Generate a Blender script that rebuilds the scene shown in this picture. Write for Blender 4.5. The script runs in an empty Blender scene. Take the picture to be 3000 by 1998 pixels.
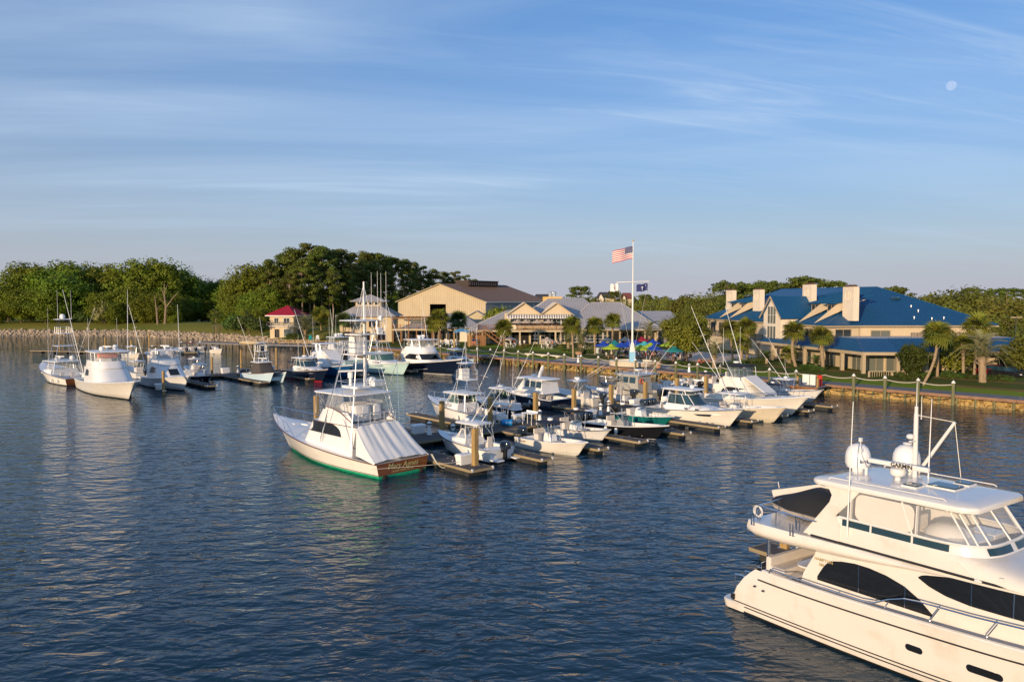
import bpy, bmesh, math, random
from mathutils import Vector, Matrix, Euler
R = math.radians
SC = bpy.context.scene
COL = SC.collection

# ---------------------------------------------------------------- camera, sky, sun, exposure
CAM_H = 12.0
FOC = 2333.3
PITCH = math.atan(124 / FOC)
cam_d = bpy.data.cameras.new('camera')
cam_d.lens = 28.0
cam_d.sensor_width = 36.0
cam_d.clip_start = 0.5
cam_d.clip_end = 9000
cam = bpy.data.objects.new('camera', cam_d)
COL.objects.link(cam)
cam.location = (0, 0, CAM_H)
cam.rotation_euler = (math.pi / 2 - PITCH, 0, 0)
SC.camera = cam

SUN_DIR = Vector((-0.50, -0.86, 0)).normalized()      # towards the sun, on the ground
SUN_EL = R(9.5)
sun_d = bpy.data.lights.new('sun', 'SUN')
sun_d.energy = 4.4
sun_d.angle = R(0.6)
sun_d.color = (1.0, 0.74, 0.47)
sun = bpy.data.objects.new('sun', sun_d)
COL.objects.link(sun)
_sv = Vector((SUN_DIR.x * math.cos(SUN_EL), SUN_DIR.y * math.cos(SUN_EL), math.sin(SUN_EL)))
sun.rotation_euler = (-_sv).to_track_quat('-Z', 'Y').to_euler()
sun.location = (-60, -80, 60)

world = bpy.data.worlds.new('World')
SC.world = world
world.use_nodes = True
wn = world.node_tree
for _n in list(wn.nodes): wn.nodes.remove(_n)
def WN(t, **k):
    n = wn.nodes.new(t)
    for a, b in k.items(): setattr(n, a, b)
    return n
_out = WN('ShaderNodeOutputWorld')
_bg = WN('ShaderNodeBackground')
_bg.inputs['Strength'].default_value = 0.125
_sky = WN('ShaderNodeTexSky', sky_type='NISHITA')
_sky.sun_disc = False
_sky.sun_elevation = SUN_EL
_sky.sun_rotation = math.atan2(SUN_DIR.x, SUN_DIR.y)
_sky.altitude = 0
_sky.air_density = 1.0
_sky.dust_density = 1.2
_sky.ozone_density = 3.0
_hsv = WN('ShaderNodeHueSaturation')
_hsv.inputs['Saturation'].default_value = 1.22
_tint = WN('ShaderNodeMix'); _tint.data_type = 'RGBA'; _tint.blend_type = 'MULTIPLY'
_tint.inputs['Factor'].default_value = 1.0
_tint.inputs['B'].default_value = (0.84, 1.09, 1.38, 1)
wn.links.new(_sky.outputs[0], _tint.inputs['A'])
wn.links.new(_tint.outputs['Result'], _hsv.inputs['Color'])
# thin cirrus: streaks laid on a high flat layer
_tc = WN('ShaderNodeTexCoord')
_sep = WN('ShaderNodeSeparateXYZ')
wn.links.new(_tc.outputs['Generated'], _sep.inputs[0])
def WM(op, a, b=None, c=None, clamp=False):
    n = WN('ShaderNodeMath', operation=op); n.use_clamp = clamp
    for i, v in enumerate((a, b, c)):
        if v is None: continue
        if isinstance(v, (int, float)): n.inputs[i].default_value = v
        else: wn.links.new(v, n.inputs[i])
    return n.outputs[0]
_zz = WM('ADD', WM('MAXIMUM', _sep.outputs[2], 0.0), 0.16)
_px = WM('DIVIDE', _sep.outputs[0], _zz)
_py = WM('DIVIDE', _sep.outputs[1], _zz)
_cmb = WN('ShaderNodeCombineXYZ')
wn.links.new(_px, _cmb.inputs[0]); wn.links.new(_py, _cmb.inputs[1])
def cirrus(scale, rot, loc, detail, rough, dist, lo, hi):
    mp = WN('ShaderNodeMapping'); mp.vector_type = 'TEXTURE'
    mp.inputs['Scale'].default_value = scale; mp.inputs['Rotation'].default_value = (0, 0, R(rot)); mp.inputs['Location'].default_value = loc
    wn.links.new(_cmb.outputs[0], mp.inputs[0])
    nz = WN('ShaderNodeTexNoise'); nz.inputs['Scale'].default_value = 1.0
    nz.inputs['Detail'].default_value = detail; nz.inputs['Roughness'].default_value = rough; nz.inputs['Distortion'].default_value = dist
    wn.links.new(mp.outputs[0], nz.inputs['Vector'])
    mr = WN('ShaderNodeMapRange'); mr.interpolation_type = 'SMOOTHSTEP'
    mr.inputs['From Min'].default_value = lo; mr.inputs['From Max'].default_value = hi
    wn.links.new(nz.outputs['Fac'], mr.inputs['Value'])
    return mr.outputs[0]
_c1 = cirrus((2.6, 0.60, 1), 4, (1.3, 0.2, 0), 6, 0.55, 0.9, 0.32, 0.86)
_c2 = cirrus((1.1, 0.16, 1), 10, (4.1, 2.2, 0), 6, 0.62, 0.8, 0.42, 0.80)
_c3 = cirrus((3.6, 1.2, 1), -10, (0.3, 7.2, 0), 3, 0.5, 0.3, 0.40, 0.72)
_cl = WM('ADD', WM('MULTIPLY', _c1, 0.42), WM('MULTIPLY', WM('MULTIPLY', _c2, _c3), 0.55), clamp=True)
_cl = WM('ADD', _cl, 0.09)
_up = WN('ShaderNodeMapRange'); _up.inputs['From Min'].default_value = 0.0; _up.inputs['From Max'].default_value = 0.14
wn.links.new(_sep.outputs[2], _up.inputs['Value'])
_cl = WM('MULTIPLY', _cl, _up.outputs[0])
# the dusty lavender air low over the land, all round the horizon
_hz = WM('POWER', 2.718, WM('MULTIPLY', WM('MAXIMUM', _sep.outputs[2], 0.0), -4.6))
_air = WN('ShaderNodeMix'); _air.data_type = 'RGBA'
wn.links.new(WM('MULTIPLY', _hz, 0.95), _air.inputs['Factor'])
wn.links.new(_hsv.outputs[0], _air.inputs['A'])
_air.inputs['B'].default_value = (3.72, 3.76, 4.36, 1)
_mix = WN('ShaderNodeMix'); _mix.data_type = 'RGBA'
wn.links.new(_cl, _mix.inputs['Factor'])
wn.links.new(_air.outputs['Result'], _mix.inputs['A'])
_mix.inputs['B'].default_value = (4.3, 5.4, 6.8, 1)
wn.links.new(_mix.outputs['Result'], _bg.inputs['Color'])
wn.links.new(_bg.outputs[0], _out.inputs['Surface'])

SC.view_settings.view_transform = 'Standard'
SC.view_settings.look = 'None'
SC.view_settings.gamma = 1
SC.view_settings.use_curve_mapping = False
SC.view_settings.exposure = 0.12
SC.cycles.max_bounces = 6
SC.cycles.transparent_max_bounces = 12
SC.cycles.use_denoising = True

# ---------------------------------------------------------------- materials
MATS = {}
def mat(name, col, rough=0.5, metal=0.0, spec=None, var=0.0, vscale=3.0, bump=0.0, bscale=20.0, coat=0.0, alpha=1.0, trans=0.0, stretch=None, dirt=None):
    if name in MATS: return MATS[name]
    m = bpy.data.materials.new(name); MATS[name] = m
    m.use_nodes = True
    nt = m.node_tree; b = nt.nodes['Principled BSDF']
    b.inputs['Base Color'].default_value = (*col, 1)
    b.inputs['Roughness'].default_value = rough
    b.inputs['Metallic'].default_value = metal
    if coat: b.inputs['Coat Weight'].default_value = coat; b.inputs['Coat Roughness'].default_value = 0.08
    if alpha < 1: b.inputs['Alpha'].default_value = alpha
    if trans: b.inputs['Transmission Weight'].default_value = trans
    if spec is not None: b.inputs['Specular IOR Level'].default_value = spec
    if var or bump or dirt:
        tc = nt.nodes.new('ShaderNodeTexCoord'); mp = nt.nodes.new('ShaderNodeMapping')
        nt.links.new(tc.outputs['Object'], mp.inputs[0])
        if stretch: mp.inputs['Scale'].default_value = stretch
    if var:
        oi = nt.nodes.new('ShaderNodeObjectInfo')
        nz = nt.nodes.new('ShaderNodeTexNoise'); nz.inputs['Scale'].default_value = vscale; nz.inputs['Detail'].default_value = 4
        nt.links.new(mp.outputs[0], nz.inputs['Vector'])
        mr = nt.nodes.new('ShaderNodeMapRange'); mr.inputs['From Min'].default_value = 0.25; mr.inputs['From Max'].default_value = 0.75
        mr.inputs['To Min'].default_value = 1 - var; mr.inputs['To Max'].default_value = 1 + var
        nt.links.new(nz.outputs['Fac'], mr.inputs['Value'])
        mx = nt.nodes.new('ShaderNodeMix'); mx.data_type = 'RGBA'; mx.blend_type = 'MULTIPLY'; mx.inputs['Factor'].default_value = 1
        mx.inputs['A'].default_value = (*col, 1)
        nt.links.new(mr.outputs[0], mx.inputs['B'])
        nt.links.new(mx.outputs['Result'], b.inputs['Base Color'])
        if dirt:
            n2 = nt.nodes.new('ShaderNodeTexNoise'); n2.inputs['Scale'].default_value = dirt[1]; n2.inputs['Detail'].default_value = 5; n2.inputs['Roughness'].default_value = .7
            nt.links.new(mp.outputs[0], n2.inputs['Vector'])
            r2 = nt.nodes.new('ShaderNodeMapRange'); r2.inputs['From Min'].default_value = .52; r2.inputs['From Max'].default_value = .75; r2.inputs['To Max'].default_value = dirt[2]
            nt.links.new(n2.outputs['Fac'], r2.inputs['Value'])
            m2 = nt.nodes.new('ShaderNodeMix'); m2.data_type = 'RGBA'
            nt.links.new(r2.outputs[0], m2.inputs['Factor']); nt.links.new(mx.outputs['Result'], m2.inputs['A']); m2.inputs['B'].default_value = (*dirt[0], 1)
            nt.links.new(m2.outputs['Result'], b.inputs['Base Color'])
    if bump:
        nb = nt.nodes.new('ShaderNodeTexNoise'); nb.inputs['Scale'].default_value = bscale; nb.inputs['Detail'].default_value = 4
        nt.links.new(mp.outputs[0], nb.inputs['Vector'])
        bp = nt.nodes.new('ShaderNodeBump'); bp.inputs['Strength'].default_value = bump; bp.inputs['Distance'].default_value = 0.05
        nt.links.new(nb.outputs['Fac'], bp.inputs['Height']); nt.links.new(bp.outputs[0], b.inputs['Normal'])
    return m

GEL = mat('gelcoat', (0.80, 0.79, 0.77), .22, coat=.25, var=.035, vscale=1.2, dirt=((.62, .56, .46), 1.1, .22))
GELW = mat('gelcoat_cream', (0.78, 0.74, 0.66), .25, coat=.3, var=.04, vscale=1.0, dirt=((.58, .50, .38), .9, .3))
DECK = mat('deck_nonskid', (0.74, 0.73, 0.72), .55, var=.05, vscale=2)
GREYDECK = mat('grey_deck', (0.30, 0.31, 0.32), .7, var=.08)
NAVY = mat('navy_gelcoat', (0.008, 0.014, 0.035), .12, coat=.4, var=.1)
BLACKGEL = mat('black_gelcoat', (0.012, 0.013, 0.016), .15, coat=.3, var=.1)
ROYAL = mat('royal_gelcoat', (0.015, 0.11, 0.30), .15, coat=.3, var=.05)
AQUA = mat('aqua_gelcoat', (0.50, 0.70, 0.69), .2, coat=.3, var=.04)
PALEB = mat('pale_blue_gelcoat', (0.52, 0.68, 0.78), .2, coat=.3, var=.04)
TEALG = mat('teal_gelcoat', (0.01, 0.16, 0.16), .15, coat=.3, var=.05)
BEIGEG = mat('beige_gelcoat', (0.66, 0.58, 0.44), .22, coat=.3, var=.04)
BOTBLK = mat('bottom_black', (0.015, 0.017, 0.02), .6, var=.2)
BOTGREEN = mat('bottom_green', (0.01, 0.34, 0.17), .5, var=.2, vscale=3)
BOTBLUE = mat('bottom_blue', (0.02, 0.10, 0.2), .5, var=.2)
BOTRED = mat('bottom_red', (0.45, 0.02, 0.02), .5, var=.15)
BOOTOR = mat('boot_orange', (0.6, 0.22, 0.04), .5)
BOOTBLK = mat('boot_black', (0.02, 0.02, 0.02), .35)
GLASS = mat('dark_glass', (0.012, 0.014, 0.018), .04, spec=.6)
GLASSB = mat('blue_glass', (0.02, 0.05, 0.07), .04, spec=.8)
GLASSG = mat('green_glass', (0.05, 0.12, 0.11), .05, spec=.8)
CLEAR = mat('clear_vinyl', (0.75, 0.77, 0.8), .08, alpha=.22)
TINT = mat('tinted_pane', (0.12, 0.16, 0.18), .05, alpha=.55)
SS = mat('stainless', (0.72, 0.72, 0.74), .16, metal=1)
ALU = mat('aluminium', (0.78, 0.79, 0.80), .3, metal=.85)
WPIPE = mat('white_pipe', (0.82, 0.82, 0.80), .3)
DPIPE = mat('dark_pipe', (0.10, 0.10, 0.10), .35, metal=.4)
WHITE = mat('white_plastic', (0.82, 0.81, 0.79), .35, var=.03)
CANVW = mat('white_canvas', (0.78, 0.77, 0.75), .8, var=.05, vscale=4, bump=.15, bscale=6)
CANVB = mat('black_canvas', (0.014, 0.015, 0.018), .8, var=.15, bump=.4, bscale=3)
CANVN = mat('navy_canvas', (0.012, 0.018, 0.045), .8, var=.1, bump=.3, bscale=3)
CANVT = mat('tan_canvas', (0.50, 0.40, 0.24), .8, var=.08)
CANVG = mat('brown_canvas', (0.075, 0.065, 0.06), .85, var=.15, bump=.5, bscale=2)
CUSH = mat('cushion', (0.66, 0.60, 0.54), .7, var=.05)
TEAK = mat('teak', (0.20, 0.065, 0.020), .22, coat=.6, var=.22, vscale=2, stretch=(1, 1, 9))
TEAKR = mat('teak_rail', (0.13, 0.045, 0.018), .3, coat=.3, var=.15)
OUTB = mat('outboard_dark', (0.018, 0.03, 0.05), .18, coat=.5)
OUTBK = mat('outboard_black', (0.012, 0.012, 0.013), .2, coat=.4)
OUTW = mat('outboard_white', (0.75, 0.75, 0.75), .25)
BLACK = mat('black_rubber', (0.012, 0.012, 0.012), .6)
RED = mat('red_paint', (0.5, 0.03, 0.02), .4)
ORANGE = mat('orange_fabric', (0.65, 0.13, 0.03), .7)
BLUEP = mat('blue_plastic', (0.01, 0.22, 0.55), .35)
GOLD = mat('gold_leaf', (0.62, 0.50, 0.22), .35, metal=.3)
ROPEM = mat('rope', (0.72, 0.68, 0.58), .85)
DROPE = mat('dark_rope', (0.03, 0.035, 0.04), .85)
PILE = mat('pile_wood', (0.36, 0.235, 0.085), .8, var=.25, vscale=1.5, stretch=(3, 3, .5), bump=.3, bscale=8)
PILEG = mat('pile_green', (0.17, 0.17, 0.085), .85, var=.3, vscale=1.5, stretch=(3, 3, .5), bump=.3, bscale=8)
PLANK = mat('dock_plank', (0.085, 0.072, 0.068), .85, var=.25, vscale=1.3, bump=.2)
PLANKG = mat('walk_plank', (0.17, 0.165, 0.17), .85, var=.2, vscale=1.0)
FASCIA = mat('dock_fascia', (0.30, 0.235, 0.135), .75, var=.25, vscale=1.2, stretch=(.5, .5, 3))
FLOAT = mat('dock_float', (0.03, 0.03, 0.028), .8, var=.4)
BRICKW = mat('walk_fascia', (0.26, 0.145, 0.085), .8, var=.25, vscale=1.5)
STUCCO = mat('cream_stucco', (0.58, 0.47, 0.32), .9, var=.05, vscale=.6)
STUCCO2 = mat('cream_wall', (0.52, 0.43, 0.28), .9, var=.06, vscale=.6)
STUCCOL = mat('pale_chimney', (0.74, 0.64, 0.50), .9, var=.04, vscale=.6)
TRIM = mat('tan_trim', (0.42, 0.335, 0.22), .8, var=.08)
TRIMW = mat('white_trim', (0.76, 0.74, 0.70), .6)
WOODO = mat('warm_deck_wood', (0.23, 0.105, 0.036), .75, var=.2, vscale=1.2, stretch=(1, 1, 3))
DARK = mat('dark_interior', (0.012, 0.011, 0.010), .9)  # near-black colour standing in for the shade of unlit rooms
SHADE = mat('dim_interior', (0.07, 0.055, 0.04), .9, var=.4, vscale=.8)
WGLASS = mat('window_glass', (0.03, 0.04, 0.045), .06, spec=.9)
CURT = mat('window_curtain_glass', (0.14, 0.15, 0.13), .12, spec=.8)

def foliage(name, col, var=.35, trans=.25, scale=.25):
    m = bpy.data.materials.new(name); MATS[name] = m; m.use_nodes = True
    nt = m.node_tree; b = nt.nodes['Principled BSDF']
    b.inputs['Roughness'].default_value = .65; b.inputs['Specular IOR Level'].default_value = .25
    geo = nt.nodes.new('ShaderNodeNewGeometry'); nz = nt.nodes.new('ShaderNodeTexNoise')
    tc = nt.nodes.new('ShaderNodeTexCoord'); oi = nt.nodes.new('ShaderNodeObjectInfo')
    nz.inputs['Scale'].default_value = scale; nz.inputs['Detail'].default_value = 3
    nt.links.new(geo.outputs['Position'], nz.inputs['Vector'])
    h = nt.nodes.new('ShaderNodeHueSaturation')
    h.inputs['Color'].default_value = (*col, 1)
    def rng(src, a, c, lo=0., hi=1.):
        r = nt.nodes.new('ShaderNodeMapRange'); r.inputs['From Min'].default_value = lo; r.inputs['From Max'].default_value = hi
        r.inputs['To Min'].default_value = a; r.inputs['To Max'].default_value = c; nt.links.new(src, r.inputs['Value']); return r.outputs[0]
    nt.links.new(rng(oi.outputs['Random'], .475, .525), h.inputs['Hue'])
    v = nt.nodes.new('ShaderNodeMath'); v.operation = 'MULTIPLY'
    nt.links.new(rng(nz.outputs['Fac'], 1 - var, 1 + var, .3, .7), v.inputs[0])
    v2 = nt.nodes.new('ShaderNodeMath'); v2.operation = 'MULTIPLY'
    nt.links.new(rng(geo.outputs['Random Per Island'], .88, 1.14), v2.inputs[0]); nt.links.new(rng(oi.outputs['Random'], .8, 1.2), v2.inputs[1])
    nt.links.new(v2.outputs[0], v.inputs[1])
    nt.links.new(v.outputs[0], h.inputs['Value'])
    nt.links.new(h.outputs[0], b.inputs['Base Color'])
    tr = nt.nodes.new('ShaderNodeBsdfTranslucent'); nt.links.new(h.outputs[0], tr.inputs['Color'])
    ms = nt.nodes.new('ShaderNodeMixShader'); ms.inputs[0].default_value = trans
    nt.links.new(b.outputs[0], ms.inputs[1]); nt.links.new(tr.outputs[0], ms.inputs[2])
    nt.links.new(ms.outputs[0], nt.nodes['Material Output'].inputs[0])
    return m
LEAF = foliage('oak_leaves', (0.145, 0.190, 0.014))
LEAFP = foliage('pine_needles', (0.115, 0.138, 0.020))
LEAFL = foliage('live_oak_leaves', (0.165, 0.165, 0.020))
LEAFY = foliage('pale_shrub_leaves', (0.20, 0.19, 0.08))
LEAFF = foliage('far_wood_leaves', (0.155, 0.170, 0.026), scale=.05)
PALM = foliage('palm_fronds', (0.19, 0.20, 0.028), var=.25)
PALMD = foliage('dark_palm_fronds', (0.08, 0.12, 0.035), var=.25)
PALMS = foliage('silver_palm_fronds', (0.26, 0.26, 0.13), var=.2)
HEDGE = foliage('hedge_leaves', (0.070, 0.110, 0.018))
BARK = mat('bark', (0.10, 0.075, 0.055), .9, var=.3, bump=.5, bscale=6)
BARKL = mat('pale_bark', (0.24, 0.175, 0.115), .9, var=.25, bump=.4, bscale=6)
BARKP = mat('palm_bark', (0.30, 0.22, 0.135), .9, var=.3, vscale=4, bump=.6, bscale=8)

# ---------------------------------------------------------------- mesh helpers
class MB:
    def __init__(s): s.v = []; s.f = []; s.m = []; s.s = []
    def add(s, vs, fs, m=0, sm=False):
        o = len(s.v); s.v += [tuple(p) for p in vs]
        for f in fs: s.f.append(tuple(i + o for i in f)); s.m.append(m); s.s.append(sm)
        return s
    def poly(s, pts, m=0): return s.add(pts, [tuple(range(len(pts)))], m)
    def box(s, c, d, rz=0, m=0, rx=0, ry=0):
        x, y, z = d[0] / 2, d[1] / 2, d[2] / 2
        vs = [Vector((a * x, b * y, e * z)) for e in (-1, 1) for b in (-1, 1) for a in (-1, 1)]
        if rz or rx or ry:
            M = Euler((rx, ry, rz)).to_matrix(); vs = [M @ q for q in vs]
        vs = [(q[0] + c[0], q[1] + c[1], q[2] + c[2]) for q in vs]
        return s.add(vs, [(0, 2, 3, 1), (4, 5, 7, 6), (0, 1, 5, 4), (2, 6, 7, 3), (0, 4, 6, 2), (1, 3, 7, 5)], m)
    def frame(s, p, q):
        a = Vector(q) - Vector(p); a.normalize()
        u = a.cross(Vector((0, 0, 1)))
        if u.length < 1e-4: u = Vector((1, 0, 0))
        u.normalize(); return a, u, u.cross(a)
    def bar(s, p, q, w, h, m=0):
        a, u, n = s.frame(p, q); P, Q = Vector(p), Vector(q)
        vs = [c + u * (i * w / 2) + n * (j * h / 2) for c in (P, Q) for i, j in ((-1, -1), (1, -1), (1, 1), (-1, 1))]
        return s.add(vs, [(3, 2, 1, 0), (4, 5, 6, 7), (0, 1, 5, 4), (1, 2, 6, 5), (2, 3, 7, 6), (3, 0, 4, 7)], m)
    def tube(s, p, q, r, r2=None, n=6, m=0, caps=True):
        r2 = r if r2 is None else r2
        a, u, w = s.frame(p, q); P, Q = Vector(p), Vector(q)
        ring = [(math.cos(2 * math.pi * i / n), math.sin(2 * math.pi * i / n)) for i in range(n)]
        vs = [P + u * (c * r) + w * (d * r) for c, d in ring] + [Q + u * (c * r2) + w * (d * r2) for c, d in ring]
        s.add(vs, [(i, (i + 1) % n, n + (i + 1) % n, n + i) for i in range(n)], m, True)
        if caps:
            o = len(s.v) - 2 * n
            s.f += [tuple(o + i for i in range(n))[::-1], tuple(o + n + i for i in range(n))]; s.m += [m, m]; s.s += [False, False]
        return s
    def path(s, pts, r, n=6, m=0):
        for a, b in zip(pts, pts[1:]): s.tube(a, b, r, n=n, m=m)
        return s
    def loft(s, rings, m=0, closed=True, cap0=False, cap1=False, sm=True, ms=None):
        n = len(rings[0]); vs = [p for r in rings for p in r]; fs = []; k = n if closed else n - 1
        o = len(s.v); s.v += [tuple(p) for p in vs]
        for j in range(len(rings) - 1):
            for i in range(k):
                a, b = i, (i + 1) % n
                s.f.append((o + j * n + a, o + j * n + b, o + (j + 1) * n + b, o + (j + 1) * n + a)); s.m.append(ms[j] if ms else m); s.s.append(sm)
        if cap0: s.f.append(tuple(o + i for i in range(n))[::-1]); s.m.append(m); s.s.append(False)
        if cap1: s.f.append(tuple(o + (len(rings) - 1) * n + i for i in range(n))); s.m.append(m); s.s.append(False)
        return s
    def lathe(s, c, prof, n=12, m=0):
        rs = [[(c[0] + r * math.cos(2 * math.pi * i / n), c[1] + r * math.sin(2 * math.pi * i / n), c[2] + z) for i in range(n)] for r, z in prof]
        return s.loft(rs, m, True, True, True)
    def prism(s, poly, z0, z1, m=0):
        return s.loft([[(x, y, z0) for x, y in poly], [(x, y, z1) for x, y in poly]], m, True, True, True, sm=False)
    def ell(s, c, r, n=10, k=6, m=0):
        rs = []
        for j in range(1, k):
            t = math.pi * j / k
            rs.append([(c[0] + r[0] * math.sin(t) * math.cos(2 * math.pi * i / n), c[1] + r[1] * math.sin(t) * math.sin(2 * math.pi * i / n), c[2] - r[2] * math.cos(t)) for i in range(n)])
        return s.loft(rs, m, True, True, True)
    def obj(s, name, mats, parent=None, bevel=0, sharp=32, **tags):
        me = bpy.data.meshes.new(name)
        me.from_pydata(s.v, [], s.f)
        mats = mats if isinstance(mats, (list, tuple)) else [mats]
        for q in mats: me.materials.append(q)
        me.polygons.foreach_set('material_index', s.m)
        me.polygons.foreach_set('use_smooth', s.s)
        me.update()
        if any(s.s): me.set_sharp_from_angle(angle=R(sharp))
        o = bpy.data.objects.new(name, me); COL.objects.link(o)
        if parent: o.parent = parent
        if bevel:
            b = o.modifiers.new('bevel', 'BEVEL'); b.width = bevel; b.segments = 2; b.limit_method = 'ANGLE'; b.angle_limit = R(40)
        tag(o, **tags)
        return o
def tag(o, label=None, cat=None, group=None, kind=None):
    if label: o['label'] = label
    if cat: o['category'] = cat
    if group: o['group'] = group
    if kind: o['kind'] = kind
    return o
def thing(name, loc, label, cat, head=None, group=None, rz=0):
    o = bpy.data.objects.new(name, None); COL.objects.link(o)
    o.empty_display_size = .2
    o.location = loc
    if head: rz = math.atan2(head[1], head[0])
    o.rotation_euler = (0, 0, rz)
    return tag(o, label, cat, group)
def dup(o, loc=None, rz=None, label=None, parent=None, scale=None, group=None):
    c = o.copy(); COL.objects.link(c)
    if parent: c.parent = parent
    if loc is not None: c.location = loc
    if rz is not None: c.rotation_euler = (0, 0, rz)
    if scale is not None: c.scale = (scale,) * 3 if isinstance(scale, (int, float)) else scale
    if label: c['label'] = label
    if group: c['group'] = group
    for ch in list(o.children): dup(ch, parent=c)
    return c
def rr(L, W, c, n=4, x0=0, y0=0):
    """rounded rectangle outline, counter-clockwise, centred at x0,y0"""
    pts = []
    for cx, cy, a in ((L / 2 - c, W / 2 - c, 0), (-L / 2 + c, W / 2 - c, 90), (-L / 2 + c, -W / 2 + c, 180), (L / 2 - c, -W / 2 + c, 270)):
        for i in range(n + 1):
            t = R(a + 90 * i / n); pts.append((x0 + cx + c * math.cos(t), y0 + cy + c * math.sin(t)))
    return pts
def lerp(a, b, t): return a + (b - a) * t
def ray(px, py):
    x = (px - 1500) / FOC; z = -(py - 999) / FOC; c, s = math.cos(PITCH), math.sin(PITCH)
    return (x, c + s * z, -s + c * z)
def G(px, py, z=0):
    r = ray(px, py); t = (z - CAM_H) / r[2]; return Vector((r[0] * t, r[1] * t, z))
def A(px, py, Y):
    r = ray(px, py); t = Y / r[1]; return Vector((r[0] * t, Y, CAM_H + r[2] * t))
def text(name, body, size, mtl, parent, loc, rot, shear=0, bold=0, ext=.004):
    cu = bpy.data.curves.new(name, 'FONT'); cu.body = body; cu.size = size; cu.extrude = ext; cu.shear = shear; cu.offset = bold
    cu.align_x = 'CENTER'; cu.align_y = 'CENTER'
    t = bpy.data.objects.new(name, cu); COL.objects.link(t)
    bpy.context.view_layer.update()
    me = bpy.data.meshes.new_from_object(t.evaluated_get(bpy.context.evaluated_depsgraph_get()))
    bpy.data.objects.remove(t)
    me.materials.clear(); me.materials.append(mtl)
    o = bpy.data.objects.new(name, me); COL.objects.link(o); o.parent = parent
    o.location = loc; o.rotation_euler = rot
    return o
U = Vector((0.75, 0.66, 0)).normalized()      # along the main docks, away from the camera
V = Vector((0.66, -0.75, 0)).normalized()     # along the finger docks, to the right and nearer
random.seed(11)
# ---------------------------------------------------------------- water
def water_mat():
    m = bpy.data.materials.new('harbour_water'); m.use_nodes = True
    nt = m.node_tree; b = nt.nodes['Principled BSDF']
    b.inputs['Base Color'].default_value = (0.007, 0.033, 0.056, 1)
    b.inputs['Roughness'].default_value = 0.02; b.inputs['IOR'].default_value = 1.34
    tc = nt.nodes.new('ShaderNodeTexCoord')
    def nz(scale, sx, sy, rot, detail, rough, dist=0.0):
        mp = nt.nodes.new('ShaderNodeMapping'); mp.inputs['Scale'].default_value = (sx, sy, 1); mp.inputs['Rotation'].default_value = (0, 0, R(rot))
        nt.links.new(tc.outputs['Object'], mp.inputs[0])
        n = nt.nodes.new('ShaderNodeTexNoise'); n.inputs['Scale'].default_value = scale; n.inputs['Detail'].default_value = detail
        n.inputs['Roughness'].default_value = rough; n.inputs['Distortion'].default_value = dist
        nt.links.new(mp.outputs[0], n.inputs['Vector']); return n.outputs['Fac']
    def M(op, a, c):
        n = nt.nodes.new('ShaderNodeMath'); n.operation = op
        for i, v in enumerate((a, c)):
            if isinstance(v, (int, float)): n.inputs[i].default_value = v
            else: nt.links.new(v, n.inputs[i])
        return n.outputs[0]
    big = nz(0.75, .60, 1, 10, 2, .45, .5)
    mid = nz(1.8, .58, 1, -16, 2, .5, .6)
    fine = nz(4.6, .75, 1, 8, 4, .6, .4)
    calm = nz(0.022, .6, 1, -25, 3, .5)
    mr = nt.nodes.new('ShaderNodeMapRange'); mr.inputs['From Min'].default_value = .38; mr.inputs['From Max'].default_value = .62
    mr.inputs['To Min'].default_value = .55; mr.inputs['To Max'].default_value = 1.15; nt.links.new(calm, mr.inputs['Value'])
    h = M('ADD', M('MULTIPLY', big, 1.0), M('ADD', M('MULTIPLY', mid, .62), M('MULTIPLY', fine, .09)))
    sp = nt.nodes.new('ShaderNodeSeparateXYZ'); nt.links.new(tc.outputs['Object'], sp.inputs[0])
    sh = nt.nodes.new('ShaderNodeMapRange'); sh.inputs['From Min'].default_value = 25; sh.inputs['From Max'].default_value = 80   # the harbour is more sheltered further in
    sh.inputs['To Min'].default_value = .80; sh.inputs['To Max'].default_value = .40; nt.links.new(sp.outputs[1], sh.inputs['Value'])
    h = M('MULTIPLY', M('MULTIPLY', h, mr.outputs[0]), sh.outputs[0])
    bp = nt.nodes.new('ShaderNodeBump'); bp.inputs['Strength'].default_value = 1.0; bp.inputs['Distance'].default_value = 0.29
    nt.links.new(h, bp.inputs['Height']); nt.links.new(bp.outputs[0], b.inputs['Normal'])
    return m
w = MB(); w.poly([(-1500, -300, 0), (1500, -300, 0), (1500, 900, 0), (-1500, 900, 0)])
w.obj('water', water_mat(), kind='structure')

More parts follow.
